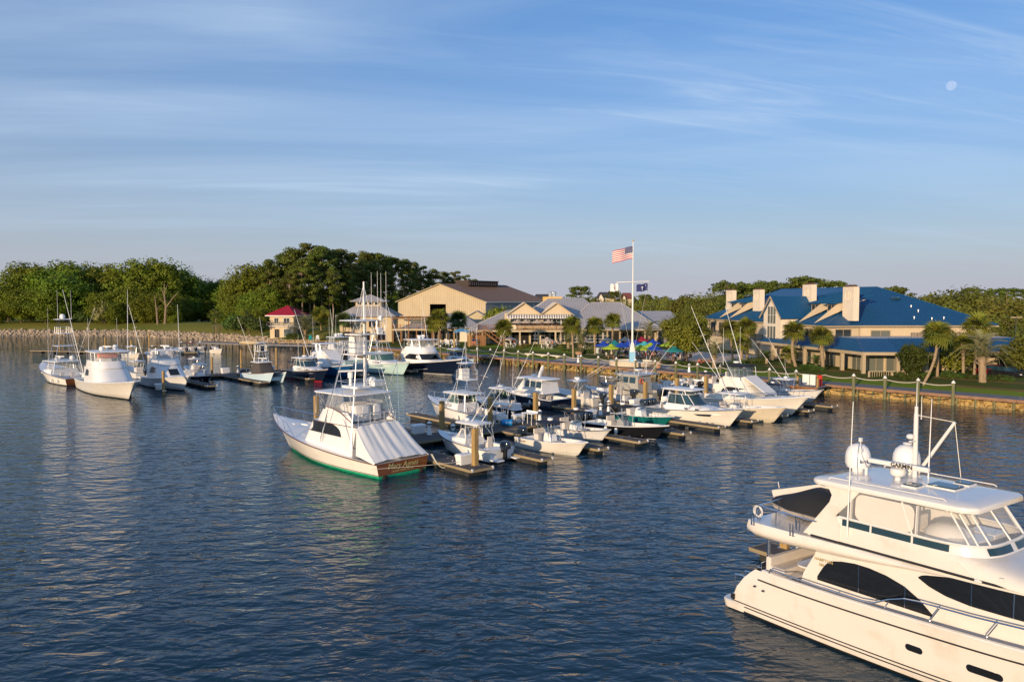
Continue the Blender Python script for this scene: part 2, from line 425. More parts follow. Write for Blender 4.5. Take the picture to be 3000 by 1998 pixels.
# ---------------------------------------------------------------- land
def grass_mat(name, c1, c2, c3, sc=.05):
    m = bpy.data.materials.new(name); m.use_nodes = True
    nt = m.node_tree; b = nt.nodes['Principled BSDF']; b.inputs['Roughness'].default_value = .95; b.inputs['Specular IOR Level'].default_value = .1
    tc = nt.nodes.new('ShaderNodeTexCoord')
    def nz(s, d):
        n = nt.nodes.new('ShaderNodeTexNoise'); n.inputs['Scale'].default_value = s; n.inputs['Detail'].default_value = d; nt.links.new(tc.outputs['Object'], n.inputs['Vector']); return n.outputs['Fac']
    cr = nt.nodes.new('ShaderNodeValToRGB'); cr.color_ramp.elements[0].position = .38; cr.color_ramp.elements[1].position = .62
    cr.color_ramp.elements[0].color = (*c1, 1); cr.color_ramp.elements[1].color = (*c2, 1)
    nt.links.new(nz(sc, 5), cr.inputs[0])
    mx = nt.nodes.new('ShaderNodeMix'); mx.data_type = 'RGBA'
    mr = nt.nodes.new('ShaderNodeMapRange'); mr.inputs['From Min'].default_value = .45; mr.inputs['From Max'].default_value = .65; nt.links.new(nz(2.2, 5), mr.inputs['Value'])
    nt.links.new(mr.outputs[0], mx.inputs['Factor']); nt.links.new(cr.outputs[0], mx.inputs['A']); mx.inputs['B'].default_value = (*c3, 1)
    nt.links.new(mx.outputs['Result'], b.inputs['Base Color'])
    bp = nt.nodes.new('ShaderNodeBump'); bp.inputs['Strength'].default_value = .6; bp.inputs['Distance'].default_value = .1
    nt.links.new(nz(6, 5), bp.inputs['Height']); nt.links.new(bp.outputs[0], b.inputs['Normal'])
    return m
LAWN = grass_mat('lawn_grass', (0.12, 0.19, 0.016), (0.18, 0.23, 0.022), (0.15, 0.20, 0.024))
ROUGHG = grass_mat('rough_grass', (0.15, 0.17, 0.022), (0.25, 0.22, 0.045), (0.18, 0.17, 0.035), .03)
MULCH = grass_mat('mulch', (0.19, 0.10, 0.04), (0.26, 0.14, 0.06), (0.12, 0.13, 0.03), .3)
PAVE = mat('pale_paving', (0.56, 0.47, 0.40), .9, var=.12, vscale=.8)

WA, WB = Vector((-36, 182.0, 0)), Vector((95.6, 39.9, 0))     # edge of the boardwalk
WD = (WB - WA).normalized(); WIN = Vector((-WD.y, WD.x, 0))   # inland normal
def walk(t, off=0, z=1.2): p = WA + WD * t + WIN * off; return Vector((p.x, p.y, z))
WLEN = (WB - WA).length
bank = [(-420, 215), (-300, 248), (-240, 256), (-164, 257), (-131, 256), (-104, 242), (-84, 227), (-72, 212), (-62, 198), (-50, 190)]
def rows():
    pts = [Vector((x, y, 0)) for x, y in bank]
    pr = []
    for i, p in enumerate(pts):
        d = (pts[min(i + 1, len(pts) - 1)] - pts[max(i - 1, 0)]).normalized(); n = Vector((-d.y, d.x, 0))
        pr.append((p, n))
    return pr
BANK = rows()
# the right land starts behind the boardwalk
r0, r1, r2, r3 = [], [], [], []
for p, n in BANK:
    r0.append((p.x - n.x * 1.5, p.y - n.y * 1.5, -1.0)); r1.append((p.x + n.x * 4.5, p.y + n.y * 4.5, 1.75)); r2.append((p.x + n.x * 12, p.y + n.y * 12, 2.0))
for t in (3, 20, 45, 70, 95, 120, 145, 170, 193):
    a, b, c = walk(t, .4, -1.0), walk(t, 3.2, 1.14), walk(t, 11, 1.85)
    r0.append(tuple(a)); r1.append(tuple(b)); r2.append(tuple(c))
n = len(r0)
for i, q in enumerate(r2):
    a = lerp(math.radians(155), math.radians(15), i / (n - 1)); r3.append((q[0] + 40 * math.cos(a), q[1] + 40 * math.sin(a) + 20, 2.0))
r4 = []
for i in range(n):
    a = lerp(math.radians(172), math.radians(-12), i / (n - 1)); r4.append((6500 * math.cos(a), 6500 * math.sin(a), 2.0))
g = MB(); g.loft([r0, r1], 1, closed=False, sm=False); g.loft([r1, r2, r3, r4], 0, closed=False, sm=True)
g.obj('ground', [grass_mat('meadow', (0.06, 0.085, 0.014), (0.10, 0.11, 0.022), (0.075, 0.095, 0.02)), mat('bank_soil', (0.16, 0.11, 0.06), .95, var=.3, vscale=.8)], kind='structure')

# grassy shelf along the left bank
g = MB()
g.loft([[(p.x + n.x * 4.6, p.y + n.y * 4.6, 1.8) for p, n in BANK], [(p.x + n.x * 13, p.y + n.y * 13, 3.7) for p, n in BANK], [(p.x + n.x * 30, p.y + n.y * 30, 3.9) for p, n in BANK]], closed=False)
g.obj('grass_bank', ROUGHG, kind='structure')

# ---------------------------------------------------------------- rocks
def rock_mesh(seed, mtl):
    rnd = random.Random(seed); bm = bmesh.new(); bmesh.ops.create_icosphere(bm, subdivisions=1, radius=1)
    for v in bm.verts: v.co *= rnd.uniform(.72, 1.2); v.co.z *= .75
    me = bpy.data.meshes.new('rock'); bm.to_mesh(me); bm.free(); me.materials.append(mtl); return me
ROCKM = mat('pale_rock', (0.36, 0.285, 0.20), .95, var=.3, vscale=.6)
ROCKY = mat('ochre_rock', (0.42, 0.29, 0.11), .95, var=.35, vscale=.7)
rocks = [rock_mesh(i, ROCKM) for i in range(6)]; rocksy = [rock_mesh(i + 9, ROCKY) for i in range(6)]
def put_rock(me, p, s, par):
    o = bpy.data.objects.new('rock', me); COL.objects.link(o); o.location = p; o.rotation_euler = (random.uniform(0, 6), random.uniform(0, 6), random.uniform(0, 6))
    o.scale = (s * random.uniform(.8, 1.3), s * random.uniform(.8, 1.3), s * random.uniform(.7, 1)); o.parent = par
def rock_stuff(name, lst, meshes, par):
    vs, fs = [], []
    for p, s in lst:
        me = random.choice(meshes); M = Euler((random.uniform(0, 6), random.uniform(0, 6), random.uniform(0, 6))).to_matrix(); o = len(vs)
        for v in me.vertices: q = M @ (v.co * s); vs.append((p[0] + q.x, p[1] + q.y, p[2] + q.z))
        fs += [tuple(o + i for i in f.vertices) for f in me.polygons]
    me2 = bpy.data.meshes.new(name); me2.from_pydata(vs, [], fs); me2.materials.append(meshes[0].materials[0])
    o = bpy.data.objects.new(name, me2); COL.objects.link(o); o.parent = par; o['kind'] = 'stuff'; return o
# left bank riprap
rb = MB(); rb.loft([[(p.x - n.x * .6, p.y - n.y * .6, -.4) for p, n in BANK], [(p.x + n.x * 4.4, p.y + n.y * 4.4, 1.7) for p, n in BANK]], closed=False)
rb = rb.obj('riprap_bank', ROCKM, kind='structure')
near, rest = [], []
for i in range(len(BANK) - 1):
    (p, n), (q, m) = BANK[i], BANK[i + 1]; L = (q - p).length
    for k in range(int(L * 15)):
        t = random.random(); u = random.random(); c = p.lerp(q, t); nn = n.lerp(m, t)
        c = c + nn * (u * 4.9 - .4); c.z = -.25 + u * 2.0
        s = random.uniform(.14, .45) if random.random() < .85 else random.uniform(.4, .7)
        rest.append((c, s))
rest.sort(key=lambda a: -a[1])
vis = [a for a in rest if abs(a[0].x) < a[0].y * .66]
near = vis[:300]; ids = set(id(a) for a in near)
for c, s in near: put_rock(random.choice(rocks), c, s, rb)
rock_stuff('loose_rocks', [a for a in rest if id(a) not in ids], rocks, rb)
# rocks under the boardwalk
sw = MB(); sw.loft([[tuple(walk(t, .7, -.8)) for t in range(0, 190, 5)], [tuple(walk(t, 2.4, 1.05)) for t in range(0, 190, 5)]], closed=False)
sw = sw.obj('seawall_slope', mat('seawall_soil', (0.30, 0.19, 0.06), .95, var=.35, vscale=.8), kind='structure')
lst = []
for k in range(3600):
    t = random.random() ** .8 * 186; u = random.random()
    if t < 60 and random.random() < .75: continue
    c = walk(t, .2 + u * 1.9, -.2 + u * 1.1); lst.append((c, random.uniform(.12, .42)))
lst.sort(key=lambda a: -a[1] / a[0].y)
for c, s in lst[:300]: put_rock(random.choice(rocksy), c, s, sw)
rock_stuff('loose_rocks', lst[300:], rocksy, sw)

# ---------------------------------------------------------------- trees
def leaves(mb, c, r, n, s, rnd, m=0, flat=0.0, up=0.35):
    """n leaf-sized faces scattered through an ellipsoid, denser towards its skin"""
    for _ in range(n):
        while True:
            d = Vector((rnd.uniform(-1, 1), rnd.uniform(-1, 1), rnd.uniform(-1, 1)))
            if .05 < d.length < 1: break
        d.normalize(); q = d * (rnd.random() ** .28)
        p = Vector((c[0] + q.x * r[0], c[1] + q.y * r[1], c[2] + q.z * r[2]))
        nn = (d + Vector((rnd.gauss(0, .38), rnd.gauss(0, .38), rnd.gauss(0, .38) + up * .7))).normalized()
        a = nn.cross(Vector((rnd.gauss(0, 1), rnd.gauss(0, 1), rnd.gauss(0, 1)))).normalized(); b = nn.cross(a)
        k = s * rnd.uniform(.6, 1.3)
        mb.add([p - a * k, p - b * k * .6, p + a * k, p + b * k * .6], [(0, 1, 2, 3)], m)
def trunk_mb(h, r, limbs, rnd, lean=.03, top=.25):
    mb = MB(); pts = [Vector((rnd.gauss(0, lean) * h * t, rnd.gauss(0, lean) * h * t, h * t)) for t in (0, .3, .6, 1)]
    pts[0] = Vector((0, 0, -.3))
    for i in range(3): mb.tube(pts[i], pts[i + 1], r * lerp(1, top, i / 3), r * lerp(1, top, (i + 1) / 3), 7)
    for t, L, el in limbs:
        b = pts[1].lerp(pts[3], t); az = rnd.uniform(0, 6.28)
        e = b + Vector((math.cos(az) * math.cos(el), math.sin(az) * math.cos(el), math.sin(el))) * L
        mb.tube(b, e, r * .42, r * .12, 5)
    return mb
TOP = {}
def tree_root(name, label, cat, group=None): return thing(name, (0, 0, -500), label, cat, group=group)
def broad_tree(seed, H=20, W=16, base=.03, leaf=.34, nc=64, nl=115, mtl=LEAF, name='broadleaf_tree', label='', rc=.20):
    rnd = random.Random(seed); t = tree_root(name, label, 'tree')
    trunk_mb(H * .72, H * .022, [(rnd.random(), W * .3, rnd.uniform(.3, 1)) for _ in range(7)], rnd).obj('trunk', BARK, t)
    mb = MB(); cz = H * (base + (1 - base) / 2); hz = H * (1 - base) / 2
    for i in range(nc):
        while True:
            d = Vector((rnd.uniform(-1, 1), rnd.uniform(-1, 1), rnd.uniform(-1, 1)))
            if .3 < d.length < 1: break
        d = d.normalized() * rnd.uniform(.55, .92)
        wz = 1 - .35 * max(0, -d.z)
        c = (d.x * W / 2 * wz * .9, d.y * W / 2 * wz * .9, cz + d.z * hz * .88)
        q = W * rc * rnd.uniform(.45, 1.25)
        leaves(mb, c, (q, q, q * .72), nl, leaf, rnd)
    leaves(mb, (0, 0, cz), (W * .34, W * .34, hz * .75), int(nc * nl * .12), leaf * 1.4, rnd)
    TOP[t.name] = max(v[2] for v in mb.v); mb.obj('crown', mtl, t); return t
def pine_tree(seed, H=25, W=10.5, base=.42, leaf=.30, nc=50, nl=105, label='', mtl=LEAFP, name='pine_tree'):
    rnd = random.Random(seed); t = tree_root(name, label, 'tree')
    tm = trunk_mb(H * .95, H * .0135, [], rnd, .012, .3); mb = MB()
    for i in range(nc):
        f = rnd.random() ** .7; z = H * lerp(base, .97, f)
        w = W / 2 * (1.0 - .55 * max(0, f - .45) / .55) * (.55 + .45 * min(1, f / .3)); az = rnd.uniform(0, 6.28); rad = w * rnd.uniform(.25, 1)
        c = (math.cos(az) * rad, math.sin(az) * rad, z); q = W * rnd.uniform(.10, .19)
        leaves(mb, c, (q, q, q * .55), nl, leaf, rnd, up=.5)
        tm.tube((0, 0, z - rad * .25), c, .09, .03, 4)
    TOP[t.name] = max(v[2] for v in mb.v); tm.obj('trunk', BARKL, t); mb.obj('crown', mtl, t); return t
def shrub(seed, H, W, leaf, n, mtl, name='shrub', label='', lobes=9):
    rnd = random.Random(seed); t = thing(name, (0, 0, -500), label, 'shrub'); mb = MB()
    for i in range(lobes):
        az = rnd.uniform(0, 6.28); rad = W * .32 * rnd.random() ** .5; z = H * rnd.uniform(.25, .72)
        leaves(mb, (math.cos(az) * rad, math.sin(az) * rad, z), (W * .24, W * .24, H * .26), n // lobes, leaf, rnd)
    tm = MB()
    for i in range(5):
        az = rnd.uniform(0, 6.28); tm.tube((0, 0, 0), (math.cos(az) * W * .25, math.sin(az) * W * .25, H * .6), .05, .02, 4)
    tm.obj('stem', BARK, t); mb.obj('crown', mtl, t); return t
def place(src, px, top, Y, H, base=2.0, lab=None, group=None, wide=1.0):
    """stand a copy of a tree whose top reaches the height seen along row `top` at depth Y"""
    p = A(px, top, Y); s = max(.2, (p.z - base) / (TOP[src.name] * .985))
    if src.name in FRESH:
        FRESH.discard(src.name); o = src; o.location = (p.x, Y, base); o.rotation_euler = (0, 0, random.uniform(0, 6.28)); o.scale = (s * wide, s * wide, s); tag(o, lab, None, group)
    else: o = dup(src, (p.x, Y, base), random.uniform(0, 6.28), lab, scale=(s * wide, s * wide, s), group=group)
    return o
FRESH = set()
def retire(o):
    for ch in list(o.children): retire(ch)
    bpy.data.objects.remove(o)

BT = [broad_tree(s, label='broad green tree in the wood') for s in (1, 2, 3, 4)]
PT = [pine_tree(s, label='tall pine') for s in (5, 6, 7, 8)]
FT = [broad_tree(s, 13, 13, .08, .36, 46, 55, LEAFF, 'live_oak', 'live oak') for s in (21, 22, 23)]
TP = [pine_tree(s, 15, 9, .62, .3, 20, 70, name='pine_tree') for s in (31, 32)]
for _t in BT + PT + FT + TP: FRESH.add(_t.name)
WL = 'broad green tree in the wood behind the grass bank'
gw = 'trees of the wood behind the left bank'
for px, top, Y in [(-60, 800, 285), (20, 800, 283), (90, 762, 290), (150, 775, 284), (60, 840, 272), (190, 800, 276), (130, 850, 270), (215, 768, 300), (270, 770, 306), (330, 765, 296), (400, 760, 290), (455, 758, 288), (500, 775, 292), (300, 850, 272), (370, 830, 274), (430, 850, 270), (480, 850, 272), (545, 805, 300), (590, 812, 306), (640, 815, 310), (530, 860, 284), (680, 808, 300), (560, 880, 290), (610, 880, 292), (250, 880, 282),
                   (-10, 880, 270), (340, 880, 268), (510, 905, 272)]:
    place(random.choice(BT), px, top + random.uniform(-6, 6), Y, 20, 2, ('tall broad green tree on the skyline ' if top < 830 else 'lower broad green tree in the front row ') + ('at the left edge of the wood' if px < 110 else 'behind the outermost boat tower' if px < 230 else 'left of the bare dead trunks' if px < 420 else 'right of the bare dead trunks' if px < 560 else 'in the dark gap of the left wood'), gw, 1.12)
for px, top, Y in [(665, 880, 262), (640, 900, 270), (705, 800, 250), (745, 770, 245), (700, 860, 238), (740, 850, 232), (790, 830, 232), (770, 775, 250), (690, 905, 236), (830, 860, 236), (730, 900, 224), (760, 900, 222)]:
    place(random.choice(BT), px, top, Y, 20, 2, ('tall' if top < 835 else 'low') + ' broad green tree ' + ('above the young bank pine' if px < 700 else 'just left of the red roofed house' if px < 780 else 'right behind the red roof'), 'trees left of the red roofed house')
gp = 'pines behind the red roofed house and the clubhouse'
for px, top, Y in [(825, 745, 245), (790, 760, 240), (865, 728, 242), (905, 714, 244), (940, 722, 242), (965, 732, 250), (885, 760, 236), (1000, 730, 255), (1035, 742, 268), (1075, 738, 280), (1110, 742, 292), (1145, 752, 300), (1180, 760, 310), (1210, 768, 322), (1240, 780, 330), (1270, 788, 342), (1300, 796, 352), (1335, 795, 365), (1365, 806, 380), (1390, 818, 395), (1015, 790, 250), (1060, 790, 262), (920, 780, 238), (975, 790, 240), (1130, 800, 285), (850, 800, 234),
                   (1190, 812, 300), (1260, 825, 322), (1090, 770, 272), (1320, 815, 345)]:
    place(random.choice(PT), px, top, Y, 25, 2, ('tall pine ' if top < 765 else 'pine with bare trunk ') + ('directly behind the red roofed house' if px < 900 else 'between the red roofed house and the clubhouse' if px < 1000 else 'behind the clubhouse cupola' if px < 1120 else 'between the clubhouse and the boat barn' if px < 1220 else 'above the left slope of the barn roof' if px < 1300 else 'farthest right of the pine wood above the barn'), gp, 1.15 if top < 735 else 1.0)
for px, top, Y in [(800, 850, 262), (850, 850, 262), (900, 840, 264), (950, 840, 264), (1000, 850, 270), (1050, 850, 285), (1100, 840, 300), (1160, 845, 320), (1220, 850, 335), (1290, 850, 350), (1350, 850, 370), (880, 900, 255), (930, 905, 252), (980, 905, 254), (840, 900, 250), (1030, 900, 262)]:
    place(random.choice(BT), px, top, Y, 20, 2, 'dark understorey tree among the pine trunks ' + ('behind the red roofed house' if px < 910 else 'left of the clubhouse' if px < 1000 else 'behind the clubhouse' if px < 1170 else 'behind the boat barn'), 'understorey trees among the pines', 1.15)
# mixed canopy behind the restaurant and the hotel
gm = 'oaks between the restaurant and the hotel'
for px, top, Y in [(1700, 880, 330), (1745, 875, 320), (1790, 878, 300), (1835, 868, 280), (1880, 880, 265), (1920, 872, 250), (1960, 880, 240), (2000, 866, 235), (2040, 858, 232), (2080, 850, 225), (1850, 905, 225), (1910, 905, 210), (1965, 905, 200), (2020, 890, 200), (2070, 880, 200), (2110, 865, 215), (1720, 905, 290), (1670, 885, 345), (1640, 880, 360), (1780, 905, 260), (2110, 845, 240), (2170, 842, 245), (2230, 842, 250), (2290, 845, 255),(2340,848,262),(2400,850,270)]:
    place(random.choice(FT), px, top + random.uniform(-4, 6), Y, 13, 2, ('distant' if Y > 270 else 'nearer') + ' rounded green oak ' + ('over the restaurant roof' if px < 1800 else 'just right of the flagpole' if px < 1930 else 'above the round patio oak' if px < 2080 else 'behind the hotel chimneys'), gm)
for px, top, Y in [(2130, 822, 235), (2165, 826, 245), (2210, 830, 240), (2245, 822, 250), (2300, 828, 250), (2345, 808, 245), (2370, 812, 248), (2440, 822, 250), (2490, 834, 262), (2620, 838, 220), (2600, 842, 230), (1700, 838, 300), (1805, 850, 330), (1890, 862, 400)]:
    place(random.choice(TP), px, top, Y, 15, 2, 'umbrella shaped pine standing ' + ('alone above the restaurant roof' if px < 1750 else 'on the far skyline near the flagpole' if px < 2000 else 'left of the hotel chimneys' if px < 2190 else 'behind the hotel bay roof' if px < 2330 else 'between the two right chimneys' if px < 2460 else 'behind the right end of the hotel ridge'), 'umbrella pines on the skyline', 1.25)
gr = 'trees right of the hotel'
for px, top, Y in [(2720, 868, 190), (2760, 850, 180), (2800, 838, 178), (2840, 835, 182), (2880, 848, 176), (2930, 870, 165), (2980, 866, 170), (3030, 870, 168), (2900, 915, 150), (2960, 920, 148), (3010, 915, 150), (2850, 900, 158), (2790, 890, 165), (2740, 900, 172), (3060, 900, 150), (2990, 945, 140), (2930, 960, 138), (3050, 960, 136), (2880, 985, 134)]:
    place(random.choice(FT), px, top, Y, 13, 2, ('skyline' if top < 860 else 'lower') + ' bushy green tree ' + ('beside the hotel roof end' if px < 2790 else 'right of the hotel roof' if px < 2900 else 'behind the parking lamp' if px < 3000 else 'at the right edge of the picture'), gr, 1.1)
for px, top, Y in [(2850, 842, 330), (2900, 845, 350), (2950, 843, 340), (2990, 846, 360)]:
    place(random.choice(TP), px, top, Y, 15, 2, 'distant pine on the skyline right of the hotel', 'distant pines right of the hotel', 1.3)
# far woods that read as one mass
fw = MB(); rnd = random.Random(77)
for k in range(620):
    Y = rnd.uniform(430, 1500); X = rnd.uniform(-.72, .74) * Y
    if X < Y * -.03 and Y < 600: continue
    h = rnd.uniform(8, 13.5) * (1 if Y < 800 else 1.15); q = rnd.uniform(5, 10)
    leaves(fw, (X, Y, 2 + h * .55), (q, q, h * .5), 34, 1.5 if Y < 700 else 2.3, rnd, up=.5)
fw.obj('far_woods', LEAFF, kind='stuff', label='far low woodland along the horizon', cat='woods')
# understorey and shrubs
S1 = shrub(40, 3.0, 4.2, .2, 700, HEDGE); S2 = shrub(41, 1.3, 2.2, .11, 420, HEDGE); S3 = shrub(42, 2.6, 3.4, .2, 500, LEAFY); S4 = shrub(43, 0.9, 1.5, .09, 260, LEAFL)
for px, py, s in [(250, 962, 1.1), (285, 960, 1.4), (355, 960, 1.3), (400, 958, 1.5), (440, 960, 1.2), (480, 958, 1.4), (520, 956, 1.6), (555, 955, 1.5), (600, 955, 1.3), (170, 958, 1.1), (130, 957, 1.2), (90, 956, 1.0), (40, 956, 1.2), (5, 956, 1.3), (215, 958, 1.2), (690, 985, 1.0), (720, 988, 1.1), (750, 992, .9)]:
    p = G(px, py - 16, 3.7); dup(S1, (p.x, p.y, 3.6), random.uniform(0, 6), 'low green shrub at the foot of the wood', scale=s * 1.7, group='shrubs below the left wood')
p = G(310, 947, 3.7); dup(S3, (p.x, p.y - 1, 3.5), 0, 'pale grey green tall shrub in front of the wood', scale=(2.6, 2.6, 3.8)); 
# young tree with a stake on the bank
yt = place(PT[1], 632, 905, 218, 25, 2, 'young bushy pine alone on the grass bank', None, 1.5); yt.name = 'young_pine'
# two bare dead trunks
dt = thing('dead_tree', A(482, 960, 262), 'bare pale dead tree with forked top in front of the wood', 'tree'); dt.location.z = 2
mb = MB()
for a, b, r, r2 in [((0, 0, 0), (.6, 0, 7), .42, .32), ((.6, 0, 7), (.2, 0, 11), .32, .2), ((.2, 0, 11), (.3, 0, 15.5), .2, .05), ((.6, 0, 7), (2.6, .5, 10), .25, .16), ((2.6, .5, 10), (4.6, .5, 12.3), .16, .05), ((.2, 0, 11), (-.9, 0, 13.6), .14, .04), ((.6, 0, 8.4), (-1.6, 0, 10.2), .14, .05), ((.3, 0, 12.2), (1.4, 0, 14.8), .1, .04)]: mb.tube(a, b, r, r2, 6)
mb.obj('trunk', BARKL, dt)
dt = thing('dead_tree', A(463, 960, 262), 'thin leaning bare dead trunk left of the forked one', 'tree'); dt.location.z = 2
mb = MB().tube((0, 0, 0), (-.3, 0, 5.5), .35, .25).tube((-.3, 0, 5.5), (-.9, 0, 11.2), .25, .06).tube((-.3, 0, 6), (1, 0, 8), .1, .03); mb.obj('trunk', BARKL, dt)

# ---------------------------------------------------------------- palms
def frond_mesh(L=1.35, mtl=PALM, name='frond'):
    """fan leaf: stalk along +x, blades folded and drooping"""
    mb = MB(); mb.tube((0, 0, 0), (L * .42, 0, .10), .022, .015, 3)
    c = Vector((L * .40, 0, .10))
    for i in range(11):
        a = R(-78 + 156 * i / 10); ln = L * (.62 + .12 * math.cos(a)); d = Vector((math.cos(a), math.sin(a), 0)); s = Vector((-d.y, d.x, 0))
        m = c + d * ln * .55 + Vector((0, 0, .10 - .02 * abs(i - 5))); e = c + d * ln + Vector((0, 0, -.22 - .05 * abs(i - 5)))
        mb.add([c, m - s * .075, e, m + s * .075 + Vector((0, 0, .03))], [(0, 1, 2, 3)])
    me = mb.obj(name, mtl); d = me.data; bpy.data.objects.remove(me); return d
FR, FRD = frond_mesh(), frond_mesh(mtl=PALMD)
def feather_mesh(L=2.6, mtl=PALMS, droop=1.1):
    mb = MB(); pts = [Vector((L * t, 0, .75 * L * .5 * math.sin(t * 2.3) - droop * t * t * .9)) for t in [i / 8 for i in range(9)]]
    mb.path(pts, .02, 3)
    for i in range(1, 9):
        for sd in (-1, 1):
            for k in (0, .33, .66):
                p = pts[i - 1].lerp(pts[i], k); l = .62 * (1 - .5 * (i / 8)) ; e = p + Vector((.28, sd * l, .10 - .28 * l))
                mb.add([p + Vector((-.03, 0, 0)), p + Vector((.05, 0, 0)), e], [(0, 1, 2)])
    me = mb.obj('frond', mtl); d = me.data; bpy.data.objects.remove(me); return d
FEA, FEAD = feather_mesh(), feather_mesh(2.1, PALMD, .9)
def palm(base, top, label, n=30, fm=FR, r=.17, fs=1.0, seed=0, cat='palm', group=None, name='palm_tree', boots=True, spread=(-50, 80), bend=0):
    rnd = random.Random(seed + int(base[0] * 10)); t = thing(name, base, label, cat, group=group)
    b = Vector((0, 0, -.15)); e = Vector(top) - Vector(base); mb = MB(); N = 9; pts = []
    for i in range(N + 1):
        f = i / N; q = b.lerp(e, f); s = math.sin(f * math.pi) * bend
        pts.append(Vector((q.x + s, q.y, q.z)))
    for i in range(N): 
        k = 1.25 if i == 0 else 1.0
        mb.tube(pts[i], pts[i + 1], r * k * (1.06 if i % 2 else .98), r * (1.0 if i < N - 1 else .9), 9)
    if boots:
        for i in range(26):
            z = rnd.uniform(.72, 1.0); q = b.lerp(e, z); a = rnd.uniform(0, 6.28)
            mb.bar((q.x + math.cos(a) * r * .9, q.y + math.sin(a) * r * .9, q.z - .1), (q.x + math.cos(a) * r * 1.9, q.y + math.sin(a) * r * 1.9, q.z + .2), .1, .05)
    mb.obj('trunk', BARKP, t)
    for i in range(n):
        o = bpy.data.objects.new('frond', fm); COL.objects.link(o); o.parent = t; o.location = e
        f = (i + .5) / n; el = lerp(spread[0], spread[1], f ** .8) + rnd.uniform(-9, 9)
        o.rotation_euler = (rnd.uniform(-.3, .3), -R(el), i * 2.399 + rnd.uniform(-.2, .2)); q = fs * rnd.uniform(.85, 1.15); o.scale = (q, q, q)
    return t
